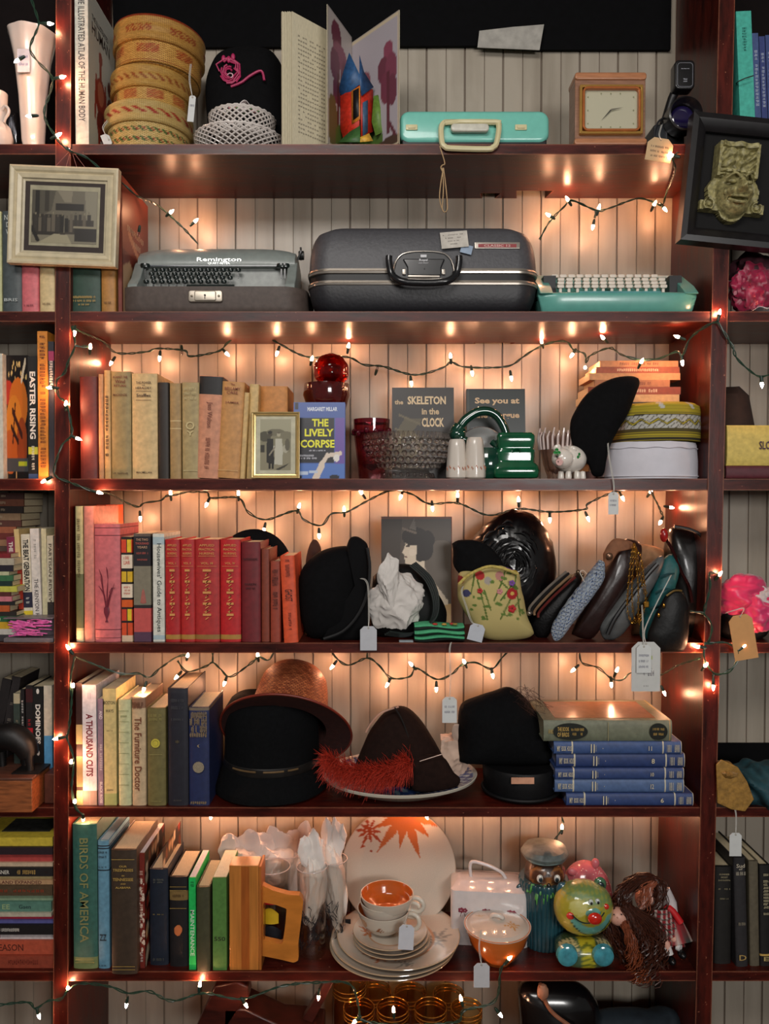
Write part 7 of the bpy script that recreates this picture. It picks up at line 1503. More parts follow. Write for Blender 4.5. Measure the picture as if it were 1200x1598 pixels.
price_tag(1147,1184,958,1029,-.018,'kraft paper tag hanging before the pink silk scarf',[(1160,950),(1145,953),(1132,957,.0)],c=(206,150,92),rot=-.17,marks=0,g='kraft tags')
# ================================================================ fifth row of things (shelf 5)
z5 = SH[5]; SBK = mat((9,10,12),.92,.3,120,.5,spec=.15)
# black velour hat
Yh = .125; P = at(425,1250,Yh); zz = lambda y, Y=Yh: at(0,y,Y).z-z5
o, O_ = body('hat','black velour hat with tall crown, narrow leather band and drooping brim','hat',(425,1250),Yh,5)
Rb = S(92,.05); Rc = S(76,.07)
b = MB(); b.lathe([(.0001,.001),(Rb*.9,.0),(Rb,.006),(Rb*1.0,.02),(Rb*.92,.035),(Rc*1.02,.058),(Rc,.066)],72,fn=lambda p,a,t: p*(1+.03*noise.noise(p*12))); obj('brim', b, SBK, o)
Hc = at(0,1095,.05).z-z5
b = MB(); b.lathe([(Rc,.060),(Rc*1.0,.09),(Rc*.98,Hc*.6),(Rc*.97,Hc*.85),(Rc*.85,Hc*.97),(Rc*.6,Hc*.99),(.0001,Hc*.93)],72,fn=lambda p,a,t: p*(1+.025*noise.noise(p*14))); obj('crown', b, SBK, o)
b = MB(); b.lathe([(Rc*1.01,.060),(Rc*1.02,.062),(Rc*1.015,.078),(Rc*1.0,.080)],72); bn = obj('band', b, mat((30,28,26),.4,.3), o)
b = MB()
for a0,a1 in ((-2.3,-1.75),(-1.6,-1.2),(-1.12,-.9)): b.tube([(Rc*1.03*math.cos(a),Rc*1.03*math.sin(a),.074) for a in [a0+(a1-a0)*k/8 for k in range(9)]],.0022,6)
obj('gold_piping', b, mat((120,96,66),.4,.2,metal=.3), bn)
# straw hat tipped on top
C = at(447,1137,.095); o = thing('straw_hat','orange woven straw hat tipped back over the black velour hat','straw hat',tuple(C),(-math.radians(47),.10,0)); R = S(103,.095)
STR = weave((206,120,72),(150,74,42),64,26,1.0); STU = mat((54,20,14),.75,.3,90,.4)
rc = S(62,.12)
cr = obj('crown', MB().lathe([(rc*1.04,.002),(rc*1.02,.02),(rc*.98,.05),(rc*.94,.078),(rc*.90,.105),(rc*.84,.130),(rc*.70,.150),(rc*.45,.160),(.0001,.163)],100), STR, o); paint(cr, lambda X,Y,Z: shapes(X,Z,(255,255,255),[('r',-9,-1,9,.014,(150,90,80))]))
br = obj('brim', MB().lathe([(rc*1.03,.004),(R*.8,.000),(R*.99,-.004),(R,-.006)],100), STR, o); paint(br, lambda X,Y,Z: shapes(X,Z,(255,255,255),[]))
obj('lining', MB().lathe([(R*.992,-.0075),(R*.8,-.002),(rc*1.0,.001),(rc*.96,.02),(rc*.92,.05),(rc*.86,.10),(rc*.6,.14),(.0001,.15)],90), STU, o)
obj('rim_binding', MB().tube([(R*math.cos(2*PI*i/90),R*math.sin(2*PI*i/90),-.006) for i in range(90)],.0028,7,closed=True), mat((120,40,24),.5), o)
# platter
Yp = .105; o, O_ = body('platter','large oval blue and white china platter under the feathered hat','plate',(624,1250),Yp,5); o.location.z += .006; o.rotation_euler = (.06,0,0); A = S(124,.06); Bd = .128
pf_ = [(.0001,.008),(A*.5,.008),(A*.66,.012),(A*.74,.024),(A*.96,.034),(A*.985,.037),(A*1.0,.036),(A*.99,.030),(A*.76,.010),(A*.62,.0),(A*.58,.0),(A*.56,.003),(.0001,.003)]
pf_ = [(a[0]+(c[0]-a[0])*k/9,a[1]+(c[1]-a[1])*k/9) for a,c in zip(pf_,pf_[1:]) for k in range(9)]+[pf_[-1]]
pl = obj('dish', MB().lathe(pf_,260,sy=Bd/A), paintmat(.15,coat=.6), o, ang=60)
def plc(X,Y,Z):
    r = np.sqrt((X/A)**2+(Y/Bd)**2); th = np.arctan2(Y,X); C = shapes(r,th,(208,204,196),[('m',lambda U,V:(U<.955)&(U>.70)&(np.sin(V*26)*np.sin(U*60)+np.sin(V*61+U*30)*.7>-.35),(48,66,128)),('m',lambda U,V:(U<.955)&(U>.94),(50,66,130)),('m',lambda U,V:(U<.70)&(np.sin(X*260+3*np.sin(Y*200))*np.sin(Y*240)>.0),(80,108,156)),('m',lambda U,V:(U<.70)&(U>.67),(46,60,120)),('m',lambda U,V:(U<.5),(56,80,140)),('m',lambda U,V:(U<.5)&(np.sin(X*170)*np.sin(Y*150+X*90)>.2),(150,176,196))])
    zi = np.interp(r,[0,.5,.66,.74,.96,.985],[.008,.008,.012,.024,.034,.037]); C[(Z<zi-.0015)|(r>.986)] = lin((206,200,184)); return C
paint(pl, plc)
# brown felt hat with red feather
o, O_ = body('feathered_hat','dark brown felt hat with peaked crown and fluffy red feather on the platter','hat',(635,1225),.08); o.location.z = z5+.024; O_ = Vector(o.location)
BF = mat((34,20,16),.92,.25,90,.4,spec=.15)
outline_body('crown',[(548,1215),(556,1190),(570,1155),(590,1122),(605,1108),(622,1102),(640,1108),(660,1128),(680,1160),(700,1195),(712,1215),(700,1226),(660,1230),(600,1228),(565,1224)],.085,.060,BF,o,O_,fn=lambda p: p*(1+.02*noise.noise(p*20)))
b = MB(); b.tube(smooth_path([at(x,y,.035)-O_ for x,y in ((616,1104),(628,1125),(640,1160),(648,1200))],5),.0018,6); obj('crown_seam', b, mat((14,8,7),.8), o)
b = MB(); b.tube(smooth_path([at(x,y,.045)-O_ for x,y in ((571,1143),(580,1128),(596,1112),(622,1103))],5),.0022,6); obj('brim_binding', b, mat((190,150,130),.6), o)
outline_body('brim',[(630,1190),(655,1178),(690,1180),(708,1205),(718,1215),(712,1228),(680,1236),(645,1234)],.035,.018,BF,o,O_)
b = MB(); b.tube([at(655,1188,.012)-O_, at(690,1177,.012)-O_],.0012,5); obj('hat_pin', b, mat((150,130,120),.3,.1,metal=.7), o)
b = MB(); rn = random.Random(21)
spine_ = smooth_path([at(x,y,.02)-O_ for x,y in ((512,1188),(535,1200),(560,1207),(590,1210),(615,1205),(640,1192))],12)
for k in range(2600):
    p = spine_[rn.randrange(len(spine_))]+Vector((rn.gauss(0,.004),rn.uniform(-.006,.004),rn.gauss(0,.007))); a = rn.uniform(0,2*PI); L_ = rn.uniform(.018,.042)
    d = Vector((rn.uniform(-.5,.5)-.3,-abs(math.cos(a))*.6,math.sin(a)*.9)).normalized(); q = p+d*L_*.5+Vector((-.002,0,0)); e = p+d*L_+Vector((-.008*rn.random(),0,-.010*rn.random()))
    b.tube([p,q,e],[.0005,.0006,.00015],3)
obj('feather', b, mat((186,46,22),.7,.4,300), o)
# tissue on the platter
o, O_ = body('tissue_paper','crumpled pinkish tissue paper poking up behind the feathered hat','tissue paper',(715,1200),.12); O_ = Vector(o.location)
b = MB(); b.ell(tuple(at(712,1172,.11)-O_),S(30,.1),.02,S(34,.1),80,64,fn=facets(5,16)); obj('sheet', b, mat((206,176,156),.75,.1,40,.2), o, ang=22)
b = MB(); b.grid(12,16,lambda u,v: at(704+u*16+6*v+4*math.sin(v*6),1180-v*50,.09+.015*u+.008*math.sin(v*4+u*3))-O_); obj('sheet_corner', b, mat((212,184,166),.75,.1,40,.2), o, solid=.0006, ang=30)
# black hats
o, O_ = body('pillbox_hat','low black satin hat with a pink label under the veiled hat','hat',(812,1250),.09,5)
b = MB(); Rr = S(59,.06); b.lathe([(.0001,.0),(Rr*.86,.0),(Rr*.95,.006),(Rr,.03),(Rr*1.02,.062),(Rr*.98,.070),(Rr*.6,.07),(.0001,.066)],64,sy=1.0,fn=lambda p,a,t: p*(1+.015*noise.noise(p*16))); obj('body', b, mat((10,10,12),.55,.3,60,.2,spec=.3), o)
lp_ = at(815,1217,.09-Rr*.99)-O_; obj('label', MB().box(-S(18,.0),S(18,.0),-.006,-.004,-S(5,0),S(5,0)), mat((206,150,120),.6), o, loc=tuple(lp_)); b = MB(); b.tube([at(834,1222,.02)-O_,at(847,1241,.02)-O_],.0012,5); obj('elastic', b, mat((206,204,204),.5), o)
obj('brim_rim', MB().tube([(Rr*1.02*math.cos(2*PI*i/60),Rr*1.02*math.sin(2*PI*i/60),.012) for i in range(60)],.004,7,closed=True), mat((12,12,14),.6,spec=.3), o)
o, O_ = body('veiled_hat','tall black felt hat with a wisp of netting veil at its peak','hat',(790,1185),.10); o.location.z = z5+.072; O_ = Vector(o.location)
outline_body('crown',[(716,1188),(714,1150),(715,1115),(722,1098),(745,1088),(770,1080),(792,1073),(812,1082),(832,1105),(850,1140),(862,1165),(866,1180),(858,1192),(800,1194),(760,1194),(730,1194)],.10,.065,SBK,o,O_,fn=lambda p: p*(1+.02*noise.noise(p*16)))
b = MB(); rn = random.Random(5)
for k in range(26):
    p = at(rn.uniform(800,825),rn.uniform(1076,1100),.06+rn.uniform(-.02,.02))-O_; b.tube(smooth_path([p,p+Vector((rn.uniform(-.01,.02),rn.uniform(-.01,.01),rn.uniform(.0,.014))),p+Vector((rn.uniform(.0,.04),rn.uniform(-.01,.01),rn.uniform(-.02,.004))),p+Vector((rn.uniform(.02,.06),0,rn.uniform(-.05,-.01)))],3),.0004,3)
obj('veil_netting', b, mat((50,22,18),.7), o)
# left bay: iron figure on wooden box
o, O_ = body('wooden_box','rough wooden box with a worn orange front carrying the cast iron figure','box',(40,1268),.0,5)
w0 = at(-40,1250,-.03).x-O_.x; w1 = at(50,1250,-.03).x-O_.x; H = at(0,1214,-.03).z-z5
obj('body', MB().box(w0,w1,-.03,.15,0,H-.006), mat((150,84,44),.55,.4,30,.2,stretch=(1,4,6)), o, bevel=.002); obj('lid', MB().box(w0,w1+.002,-.032,.17,H-.006,H), mat((92,56,42),.5,.4,30,.2,stretch=(1,4,6)), o, bevel=.0015)
obj('side_rail', MB().box(w1+.004,w1+.035,.02,.16,0,H-.010), mat((84,44,32),.5,.3), o, bevel=.002)
o, O_ = body('iron_figure','black cast iron elephant figure with arched back on the wooden box','figurine',(20,1212),.02); O_.z = z5+H+.0005; o.location.z = O_.z
IR = mat((16,14,14),.5,.3,60,.3)
q = lambda x,y,dy=0: at(x,y,.02+dy)-O_
b = MB(); b.tube(smooth_path([q(-30,1165),q(-5,1152),q(20,1150),q(38,1162),q(46,1180)],5),[.020+.010*math.sin(i/20*PI) for i in range(21)],14); obj('body', b, IR, o)
for x0,x1_,dy in ((44,47,-.01),(38,40,.025),(-14,-16,-.01),(2,4,.025)): b = MB(); b.tube([q(x0,1172,dy),q(x1_,1195,dy),q(x1_+1,1210,dy)],[.012,.008,.009],10); obj('leg', b, IR, o)
obj('foot_plate', MB().box(q(28,1210).x,q(70,1210).x,-.03,.03,-.0002,.003), IR, o)
# right bay: gold tie, teal cloth, black sheet below
o, O_ = body('necktie','mustard gold necktie draped over the shelf edge','necktie',(1150,1262),-.01)
b = MB(); b.prism([(q_.x,q_.z) for q_ in [at(x,y,-.008)-O_ for x,y in ((1118,1252),(1116,1192),(1124,1184),(1150,1196),(1164,1218),(1175,1246),(1161,1265),(1140,1262))]][::1],-.004,.0); obj('blade', b, mat((156,116,52),.5,.35,120,.4), o, bevel=.0015)
b = MB(); b.ell(tuple(at(1128,1200,.02)-O_),.03,.04,.016,30,20,fn=lambda p: 1+.2*noise.noise(p*2)); obj('roll', b, mat((140,104,50),.5,.35,120,.4), o)
o, O_ = body('cloth','dark teal patterned cloth folded behind the gold necktie','cloth',(1185,1255),.05,5)
b = MB(); b.ell((.01,.0,.035),.065,.07,.045,60,40,fn=lambda p: 1+.22*noise.noise(p*2)+.06*math.sin(9*p.x+5*p.z),e=.8); obj('folds', b, mat((24,66,76),.7,.5,60,.4), o)
price_tag(1138,1157,1299,1336,-.016,'white price tag hanging on thread below the gold necktie',[(1148,1290),(1148,1272),(1146,1262,-.012)],marks=0)
# ================================================================ sixth row of things (shelf 6)
z6 = SH[6]
HW = mat((196,124,56),.35,.25,16,.15,coat=.2,stretch=(6,1,.5))
# wooden bookend with a D-shaped handle frame
Yw = .004; P = at(381,1515,Yw); o = thing('bookend','honey coloured wooden bookend block with a hollow curved wooden wing','bookend',(P.x,Yw,z6+.0003)); H = at(0,1351,Yw).z-z6; w_ = S(46,Yw)
obj('block', MB().box(-w_/2,w_/2,0,.045,0,H), HW, o, bevel=.001); obj('backing_board', MB().box(w_/2+.0005,w_/2+.006,.001,.06,0,H-.004), mat((176,104,44),.4,.25,20,stretch=(6,1,.5)), o)
st = MB().box(-.006,.012,-.0005,.0,.002,H-.002); obj('dark_grain_stripe', st, mat((170,92,36),.4,.3,16,stretch=(6,1,.5)), o)
def qq(x,y,Y): return at(x,y,Y)-Vector(o.location)
X0, X1 = 405, 476   # wing turned away: near edge at the block, far edge to the side
outer = [(405,1376),(425,1386),(450,1393),(468,1394),(474,1402),(471,1430),(466,1470),(467,1494),(460,1499),(440,1494),(405,1487)]
inner = [(412,1405),(432,1409),(448,1415),(446,1440),(442,1468),(438,1470),(412,1464)]
b = MB(); ou = [qq(x,y,.03) for x,y in outer]; inn = [qq(x,y,.03) for x,y in inner]
def resample(P_, n):
    L_ = [0]; Q_ = P_+[P_[0]]
    for a,c in zip(Q_,Q_[1:]): L_.append(L_[-1]+(c-a).length)
    out = []
    for i in range(n):
        s_ = L_[-1]*i/n; k = max(j for j in range(len(L_)) if L_[j] <= s_+1e-9); k = min(k,len(Q_)-2); out.append(Q_[k].lerp(Q_[k+1],(s_-L_[k])/(L_[k+1]-L_[k]+1e-9)))
    return out
# align by angle about the middle of the opening
cm = sum(inn,Vector())/len(inn)
def cast(P_, a):
    d = Vector((math.cos(a),0,math.sin(a))); best = 0
    for p,q in zip(P_,P_[1:]+P_[:1]):
        ex, ez = q.x-p.x, q.z-p.z; den = d.x*ez-d.z*ex
        if abs(den) < 1e-12: continue
        t = ((p.x-cm.x)*ez-(p.z-cm.z)*ex)/den; u_ = ((p.x-cm.x)*d.z-(p.z-cm.z)*d.x)/den
        if t > 0 and -1e-6 <= u_ <= 1+1e-6: best = max(best,t)
    return cm+d*best
A_ = [2*PI*i/96 for i in range(96)]; OO = [cast(ou,a) for a in A_]; II = [cast(inn,a) for a in A_]; f_ = Vector((0,-.009,0)); bk_ = Vector((0,.009,0))
R_ = [[p+bk_ for p in OO],[p+f_ for p in OO],[p+f_ for p in II],[p+bk_ for p in II],[p+bk_ for p in OO]]
b.loft(R_,(0,0)); obj('wing', b, mat((206,126,50),.25,.2,16,.1,coat=.4,stretch=(1,1,3)), o, ang=40)
# tumblers
GL = glass((250,248,246),.01,body=.04)
def tumbler(px, ytop, rpx, Y, label, decal=None, g=None):
    P = at(px, ytop, Y); R = S(rpx,Y); H = at(0,ytop,Y+0*R).z-z6
    o = thing('tumbler',label,'drinking glass',(P.x,Y,z6+.0003),(0,0,0),g)
    obj('body', MB().lathe([(.0001,.0),(R*.84,.0),(R*.86,.003),(R,H),(R-.0016,H),(R*.86-.0016,.012),(.0001,.010)],44), GL, o)
    obj('rim', MB().tube([(R*.995*math.cos(a),R*.995*math.sin(a),H) for a in [2*PI*i/44 for i in range(44)]],.0011,6,closed=True), mat((206,190,184),.1,.05,coat=1), o)
    return o, R, H
o, R, H = tumbler(426,1352,27,.10,'clear tumbler with red and yellow printed decals seen through the bookend wing')
def decal(o, R, H, a0, a1, z0, z1_, c, nm, n=14):
    b = MB(); b.grid(n,6,lambda u,v: Vector(((R*.93+.0012)*math.cos(a0+(a1-a0)*u),(R*.93+.0012)*math.sin(a0+(a1-a0)*u),(z0+(z1_-z0)*v*(.6+.4*math.sin(u*PI)))*H))); obj(nm, b, mat(c,.4,.1), o)
decal(o,R,H,-1.9,-1.0,.62,.85,(190,20,34),'red_decal'); decal(o,R,H,-2.2,-1.1,.38,.58,(214,180,40),'yellow_decal'); decal(o,R,H,-2.3,-.9,.16,.36,(30,34,40),'dark_decal')
tumbler(402,1330,22,.17,'clear tumbler standing behind the decal printed one, close to the green books')
tumbler(448,1330,22,.18,'clear tumbler at the back between two paper stuffed glasses')
def paper_in(px, y0, y1, rpx, Y, label, fl=1):
    base_ = at(px,y1,Y); o = thing('tissue_paper',label,'tissue paper',tuple(base_)); b = MB(); c_ = at(px,(y0+y1)/2,Y)-base_
    b.ell(tuple(c_),S(rpx,Y),S(rpx,Y)*.9,S((y1-y0)/2,Y),64,54,fn=facets(px,20)); obj('sheet', b, mat((236,226,216),.8,.06,30,.1), o, ang=22)
    for k_,(dx,w2,h2) in enumerate(((-.45,.5,22),(.25,.6,30),(.7,.35,14))):
        b = MB(); rn = random.Random(px+k_); b.ell(tuple(at(px+dx*rpx, y0+h2*.25, Y+.004*k_)-base_),S(rpx*w2,Y),.010,S(h2,Y),24,18,fn=facets(px*3+k_,9)); obj('sheet_corner', b, mat((238,228,220),.8,.06,30,.1), o, ang=22)
# glass with black line drawing, paper inside
for i,(px,yt,rp,Y,lb,lp) in enumerate(((487,1352,24,.07,'clear tumbler with a black line drawing and white tissue inside','white crumpled tissue filling the glass with the black line drawing'),(520,1340,22,.11,'clear tumbler with black sketch stuffed with tissue beside the round plate','crumpled tissue sticking up from the glass nearest the round plate'))):
    o, R, H = tumbler(px,yt,rp,Y,lb); b = MB(); rn = random.Random(31+i)
    for k in range(26):
        a = rn.uniform(-2.4,-.8); z = rn.uniform(.12,.55)*H; pts = []
        for j in range(6): a += rn.uniform(-.22,.22); z += rn.uniform(-.012,.012); z = max(.1*H,min(.62*H,z)); rr = (R*.86+(R*.14)*z/H)+.0009; pts.append((rr*math.cos(a),rr*math.sin(a),z))
        b.tube(pts,.0008,4)
    obj('line_drawing', b, mat((26,26,30),.5), o)
    paper_in(px,yt-30-12*i,1465-20*i,rp*.86,Y,lp)
paper_in(380,1318,1390,36,.17,'crumpled tissue peeking up behind the bookend block'); paper_in(424,1312,1400,38,.18,'crumpled tissue bunched behind the decal printed tumbler'); paper_in(468,1312,1420,34,.19,'crumpled tissue rising at the back above the bookend wing')
bl_ = MB().box(-.014,.014,0,.002,0,.045); q_ = thing('card','small black card with white letters beside the round plate','card',(at(538,1400,.13).x,.13,z6+.0003)); obj('sheet', bl_, mat((20,20,24),.5), q_); lettering([('LIT',.02,.010,'h',(0,-.0006,.03)),('~bk',.02,.006,'h',(0,-.0006,.018))], mat((200,200,196)), q_)
# leaf painted dishes
CRMD, ORG, RST, GRL = (214,202,186), (196,108,56), (170,74,44), (150,146,138)
def star(cx, cy, r, n, rot, c, wd=.09, squash=1):
    out = []
    for k in range(n):
        a = rot+2*PI*k/n; L_ = r*(1 if k%2 == 0 else .72); e = (cx+L_*math.cos(a), cy+L_*math.sin(a)*squash); s_ = (-math.sin(a)*wd*r, math.cos(a)*wd*r*squash); m_ = (cx+.45*L_*math.cos(a), cy+.45*L_*math.sin(a)*squash)
        out.append(('p',[(cx,cy),(m_[0]+s_[0],m_[1]+s_[1]),e,(m_[0]-s_[0],m_[1]-s_[1])],c))
    return out
DISH = paintmat(.14,coat=.6)
Yp = .20; Rp = S(90,.19); C = at(622,1346,.19)
o = thing('dinner_plate','large round cream plate with rust coloured leaf motifs standing against the back wall','plate',(C.x,.165,z6+.0004),(-.16,0,0))
zc_ = Rp
def pl_prof(R): return [(.0001,.012),(R*.6,.011),(R*.7,.008),(R*.97,.0),(R,.001),(R*.98,.004),(R*.72,.013),(R*.5,.016),(.0001,.016)]
b = MB(); b.lathe(pl_prof(Rp),160,axis='y'); b.xform(Matrix.Diagonal((1,1,1,1)))
# denser front for the painted leaves
b = MB(); rings=[]
prof = [(Rp*k/46, .010-.010*max(0,(k/46-.66)/.34)**1.3) for k in range(1,47)]+[(Rp*1.004,.002),(Rp*.985,.005),(Rp*.7,.014),(.001,.015)]
b.lathe([(.0001,.010)]+prof,200,c=(0,0,zc_),axis='y')
# lathe along -y: flip so that the front faces the viewer
for i,v in enumerate(b.v): b.v[i] = (v[0], -v[1] if False else v[1], v[2])
pl = obj('plate', b, DISH, o, ang=60)
for v in pl.data.vertices: v.co.y = -v.co.y
pl.data.flip_normals()
def platec(X,Y,Z):
    U = X/Rp; V = (Z-zc_)/Rp
    return shapes(U,V,CRMD,star(-.52,.62,.34,10,.5,RST,.09)+star(.12,.92,.85,13,.2,ORG,.10)+[('e',.05,.98,.30,.28,ORG)]+[('e',-.62,.36,.03,.02,RST),('e',-.48,.28,.02,.02,RST)]+[('m',lambda U,V:(U**2+V**2)>.975,(190,170,150))])
paint(pl, platec)
# stack of plates
Yc = .085; P = at(615,1460,Yc); zs = z6+.0004; RIM = (200,150,104)
def flat_plate(Rr, h, label, x, y, z, leaves, group, name='dinner_plate', lift=.0):
    o = thing(name,label,'plate',(x,y,z),(0,0,0),group); b = MB()
    prof = [(.0001,0),(Rr*.55,0),(Rr*.62,.001),(Rr*.96,h-.001),(Rr,h),(Rr*.995,h+.0014)]+[(Rr*(.97-.40*k/10), h+.001-(h-.003)*(k/10)**.8) for k in range(11)]+[(Rr*.57*(1-k/14), .0045) for k in range(1,14)]+[(.0001,.0045)]
    b.lathe(prof,140); p_ = obj('plate', b, DISH, o, ang=60)
    def f(X,Y_,Z):
        C = shapes(X/Rr,Y_/Rr,CRMD,leaves); r = np.hypot(X,Y_)/Rr; under = (Z < .0044)|((Z < (r-.60)/.4*h) & (r>.62)); C[under] = lin((196,140,96)); C[r>.985] = lin((206,176,140)); return C
    paint(p_, f); return z+h
Rr = S(102,Yc); GP = 'stack of leaf painted plates'
zs2 = zs
for i,(lb,dx,Rk) in enumerate((('cream dinner plate at the bottom of the leaf painted stack',-.004,.99),('cream dinner plate second in the leaf painted stack',0,1.0),('cream dinner plate with grey and rust leaves topmost of the large stacked plates',.010,.97))):
    lv_ = [] if i < 2 else star(.60,-.05,.34,9,.9,GRL,.10)+star(-.30,-.50,.3,9,.3,ORG,.1)+star(.1,-.75,.22,8,.8,GRL,.1)+star(-.62,.05,.2,8,0,RST,.1)
    flat_plate(S(100,Yc)*Rk, .017, lb, P.x+dx, Yc+.0, zs2, lv_, GP); zs2 += .0105
zs2 += .001; Rs = S(60,Yc)
for i,(lb,dx) in enumerate((('cream saucer lowest of the three small stacked ones',.004),('cream saucer in the middle of the three small stacked ones',.003),('cream saucer directly beneath the stacked cups',.0))):
    flat_plate(Rs*(1-.02*i), .014, lb, P.x-.010+dx, Yc-.030, zs2, star(-.55,.1,.4,9,0,ORG,.1) if i == 2 else [], 'small saucers under the cups', 'saucer'); zs2 += .0088
# cups
def cup(px, y_rim, rpx, Y, z, label, inside=(196,100,40), tilt=0, handle_a=0.0, leaf=True, h=None):
    R = S(rpx,Y); H = h or .046; x = at(px,y_rim,Y).x; o = thing('teacup',label,'cup',(x,Y,z),(0,tilt,0),'stacked cream teacups')
    prof = [(.0001,.001),(R*.42,.0),(R*.46,.003),(R*.62,H*.12),(R*.86,H*.45),(R*.96,H*.8),(R,H),(R*.985,H*1.01),(R*.955,H),(R*.91,H*.78),(R*.80,H*.42),(R*.5,H*.14),(.0001,H*.10)]
    pp = []; 
    for a,c in zip(prof,prof[1:]):
        for k in range(5): pp.append((a[0]+(c[0]-a[0])*k/5,a[1]+(c[1]-a[1])*k/5))
    pp.append(prof[-1]); b = MB(); b.lathe(pp,110); c_ = obj('bowl', b, DISH, o, ang=60)
    N = len(b.v)//110
    def f(X,Y_,Z):
        lf_ = star(-.15,.50,.20,8,.4,(150,90,50),.12,1)+[('e',-.75,.6,.14,.22,(206,150,104)),('e',.75,.2,.1,.2,(206,150,104))] if leaf else []
        C = shapes(np.where(Y_<0,X/R,9),Z/H,(216,206,190),lf_); r = np.hypot(X,Y_); 
        zi = np.interp(r/R,[0,.5,.80,.91,.955],[.10,.14,.42,.78,.995])*H; inn_ = (Z > zi-.0006)&(r<R*.958); C[inn_] = lin(inside); return C
    paint(c_, f)
    hx = [Vector((R*.90,0,H*.82)),Vector((R*1.12,-.004,H*.92)),Vector((R*1.33,-.006,H*.80)),Vector((R*1.38,-.006,H*.52)),Vector((R*1.22,-.004,H*.26)),Vector((R*.98,0,H*.22)),Vector((R*.74,0,H*.30))]
    hn = obj('handle', MB().tube(smooth_path(hx,5),[.0052]*31,12), mat((216,206,190),.14,.05,coat=.6), o); hn.rotation_euler = (0,0,handle_a)
    return o
zc2 = zs2+.002; X0_ = 600
cup(599,1395,42,.060,zc2,'cream teacup with a small leaf, lowest of the stacked cups',handle_a=-.25,h=.052)
cup(601,1378,40,.060,zc2+.021,'cream teacup nested in the middle of the stacked cups',handle_a=-.05,leaf=False,h=.05)
cup(604,1362,42,.058,zc2+.039,'cream teacup with bright orange glazed inside on top of the stacked cups',handle_a=-.15,leaf=False,h=.047)
price_tag(621,645,1442,1482,-.030,'white price tag hanging from the handle of the lowest stacked cup',[(632,1440),(634,1430),(638,1420,.0),(640,1410,.03)],rot=.05,marks=0,c=(206,206,212))
# lidded butter dish
Yb_ = .15; P = at(762,1425,Yb_); o = thing('butter_dish','white china butter dish with tapered lid, strap handle and small red flower sprigs','butter dish',(P.x,Yb_,z6+.0003),(0,0,-.10)); w_ = S(118,Yb_)/2
wh = mat((214,206,204),.15,.05,coat=.5); H1 = at(0,1392,.10).z-z6; H2 = at(0,1372,.14).z-z6
b = MB(); rr_ = lambda w,d,z: [Vector((x,y,z)) for x,y in rrect(w,d,.012,5)]
b.loft([rr_(2*w_,.11,.0),rr_(2*w_*1.0,.11,H1*.9),rr_(2*w_*.99,.105,H1),rr_(2*w_*.86,.055,H2*.97),rr_(2*w_*.80,.045,H2)],(1,1)); obj('lid', b, wh, o, ang=60)
obj('tray', MB().lathe([(.0001,0),(.08,0),(.083,.006),(.0001,.006)],40,sy=.74,sx=1.1), wh, o)
hp = [Vector((-.042,0,H2-.004)),Vector((-.044,0,H2+.028)),Vector((-.034,0,H2+.036)),Vector((0,0,H2+.028)),Vector((.030,0,H2+.014)),Vector((.042,0,H2-.002))]
obj('strap_handle', MB().tube(smooth_path(hp,5),.0042,10), wh, o)
def sprig(x, z, y, s=1):
    b = MB(); 
    for k in range(5): a = 2*PI*k/5; b.ell((x+.004*s*math.cos(a)-.004,y,z+.0035*s*math.sin(a)+.004),.0028*s,.0008,.0028*s,8,6); b.ell((x+.0035*s*math.cos(a)+.005,y,z+.003*s*math.sin(a)+.004),.0024*s,.0008,.0024*s,8,6)
    obj('flower_sprig', b, mat((140,50,70),.4), o); b = MB(); 
    for d in (-1,1): b.tube([(x,y,z+.003),(x+d*.004,y,z-.004),(x+d*.006,y,z-.011)],.0007,5)
    obj('sprig_stem', b, mat((110,70,60),.4), o)
for x in (-.062,-.006,.052): sprig(x,H1*.62,-.0556,1.1)
# orange lidded bowl
Yo = .045; P = at(776,1455,Yo); R = S(52,Yo); H = at(0,1443,Yo).z-z6
o = thing('bowl','orange glazed bowl with a white leaf decorated lid','bowl',(P.x,Yo,z6+.0003))
obj('bowl', MB().lathe([(.0001,0),(R*.42,0),(R*.45,.004),(R*.62,H*.2),(R*.86,H*.58),(R*.98,H*.92),(R,H),(R*.97,H*1.01),(R*.9,H*.8),(.0001,H*.3)],80), mat((206,110,46),.14,.15,20,coat=.7), o)
b = MB(); b.lathe([(R*1.005,H*.985),(R*1.01,H*1.01)]+[(R*(1-k/20), H*1.02+.010*math.sin(k/20*PI/2)-.003*(k<3)) for k in range(1,20)]+[(.0001,H*1.02+.010)],140); ld = obj('lid', b, DISH, o, ang=60)
paint(ld, lambda X,Y_,Z: shapes(X/R,Y_/R,(214,206,194),star(.42,-.25,.32,8,.2,(196,150,80),.09)+star(-.5,.3,.18,7,.8,(196,170,130),.1)))
b = MB(); b.tube(smooth_path([(-.014,.012,H+.010),(-.010,.004,H+.020),(.002,-.002,H+.022),(.012,.0,H+.016),(.010,.012,H+.010)],4),.005,10); kn = obj('lid_knob', b, mat((222,214,204),.14,.05,coat=.6), ld)
price_tag(739,764,1502,1541,-.026,'white price tag hanging from the orange bowl over the shelf edge',[(749,1495),(747,1478),(748,1465,-.012),(750,1452,.0)],marks=0,c=(200,198,200))
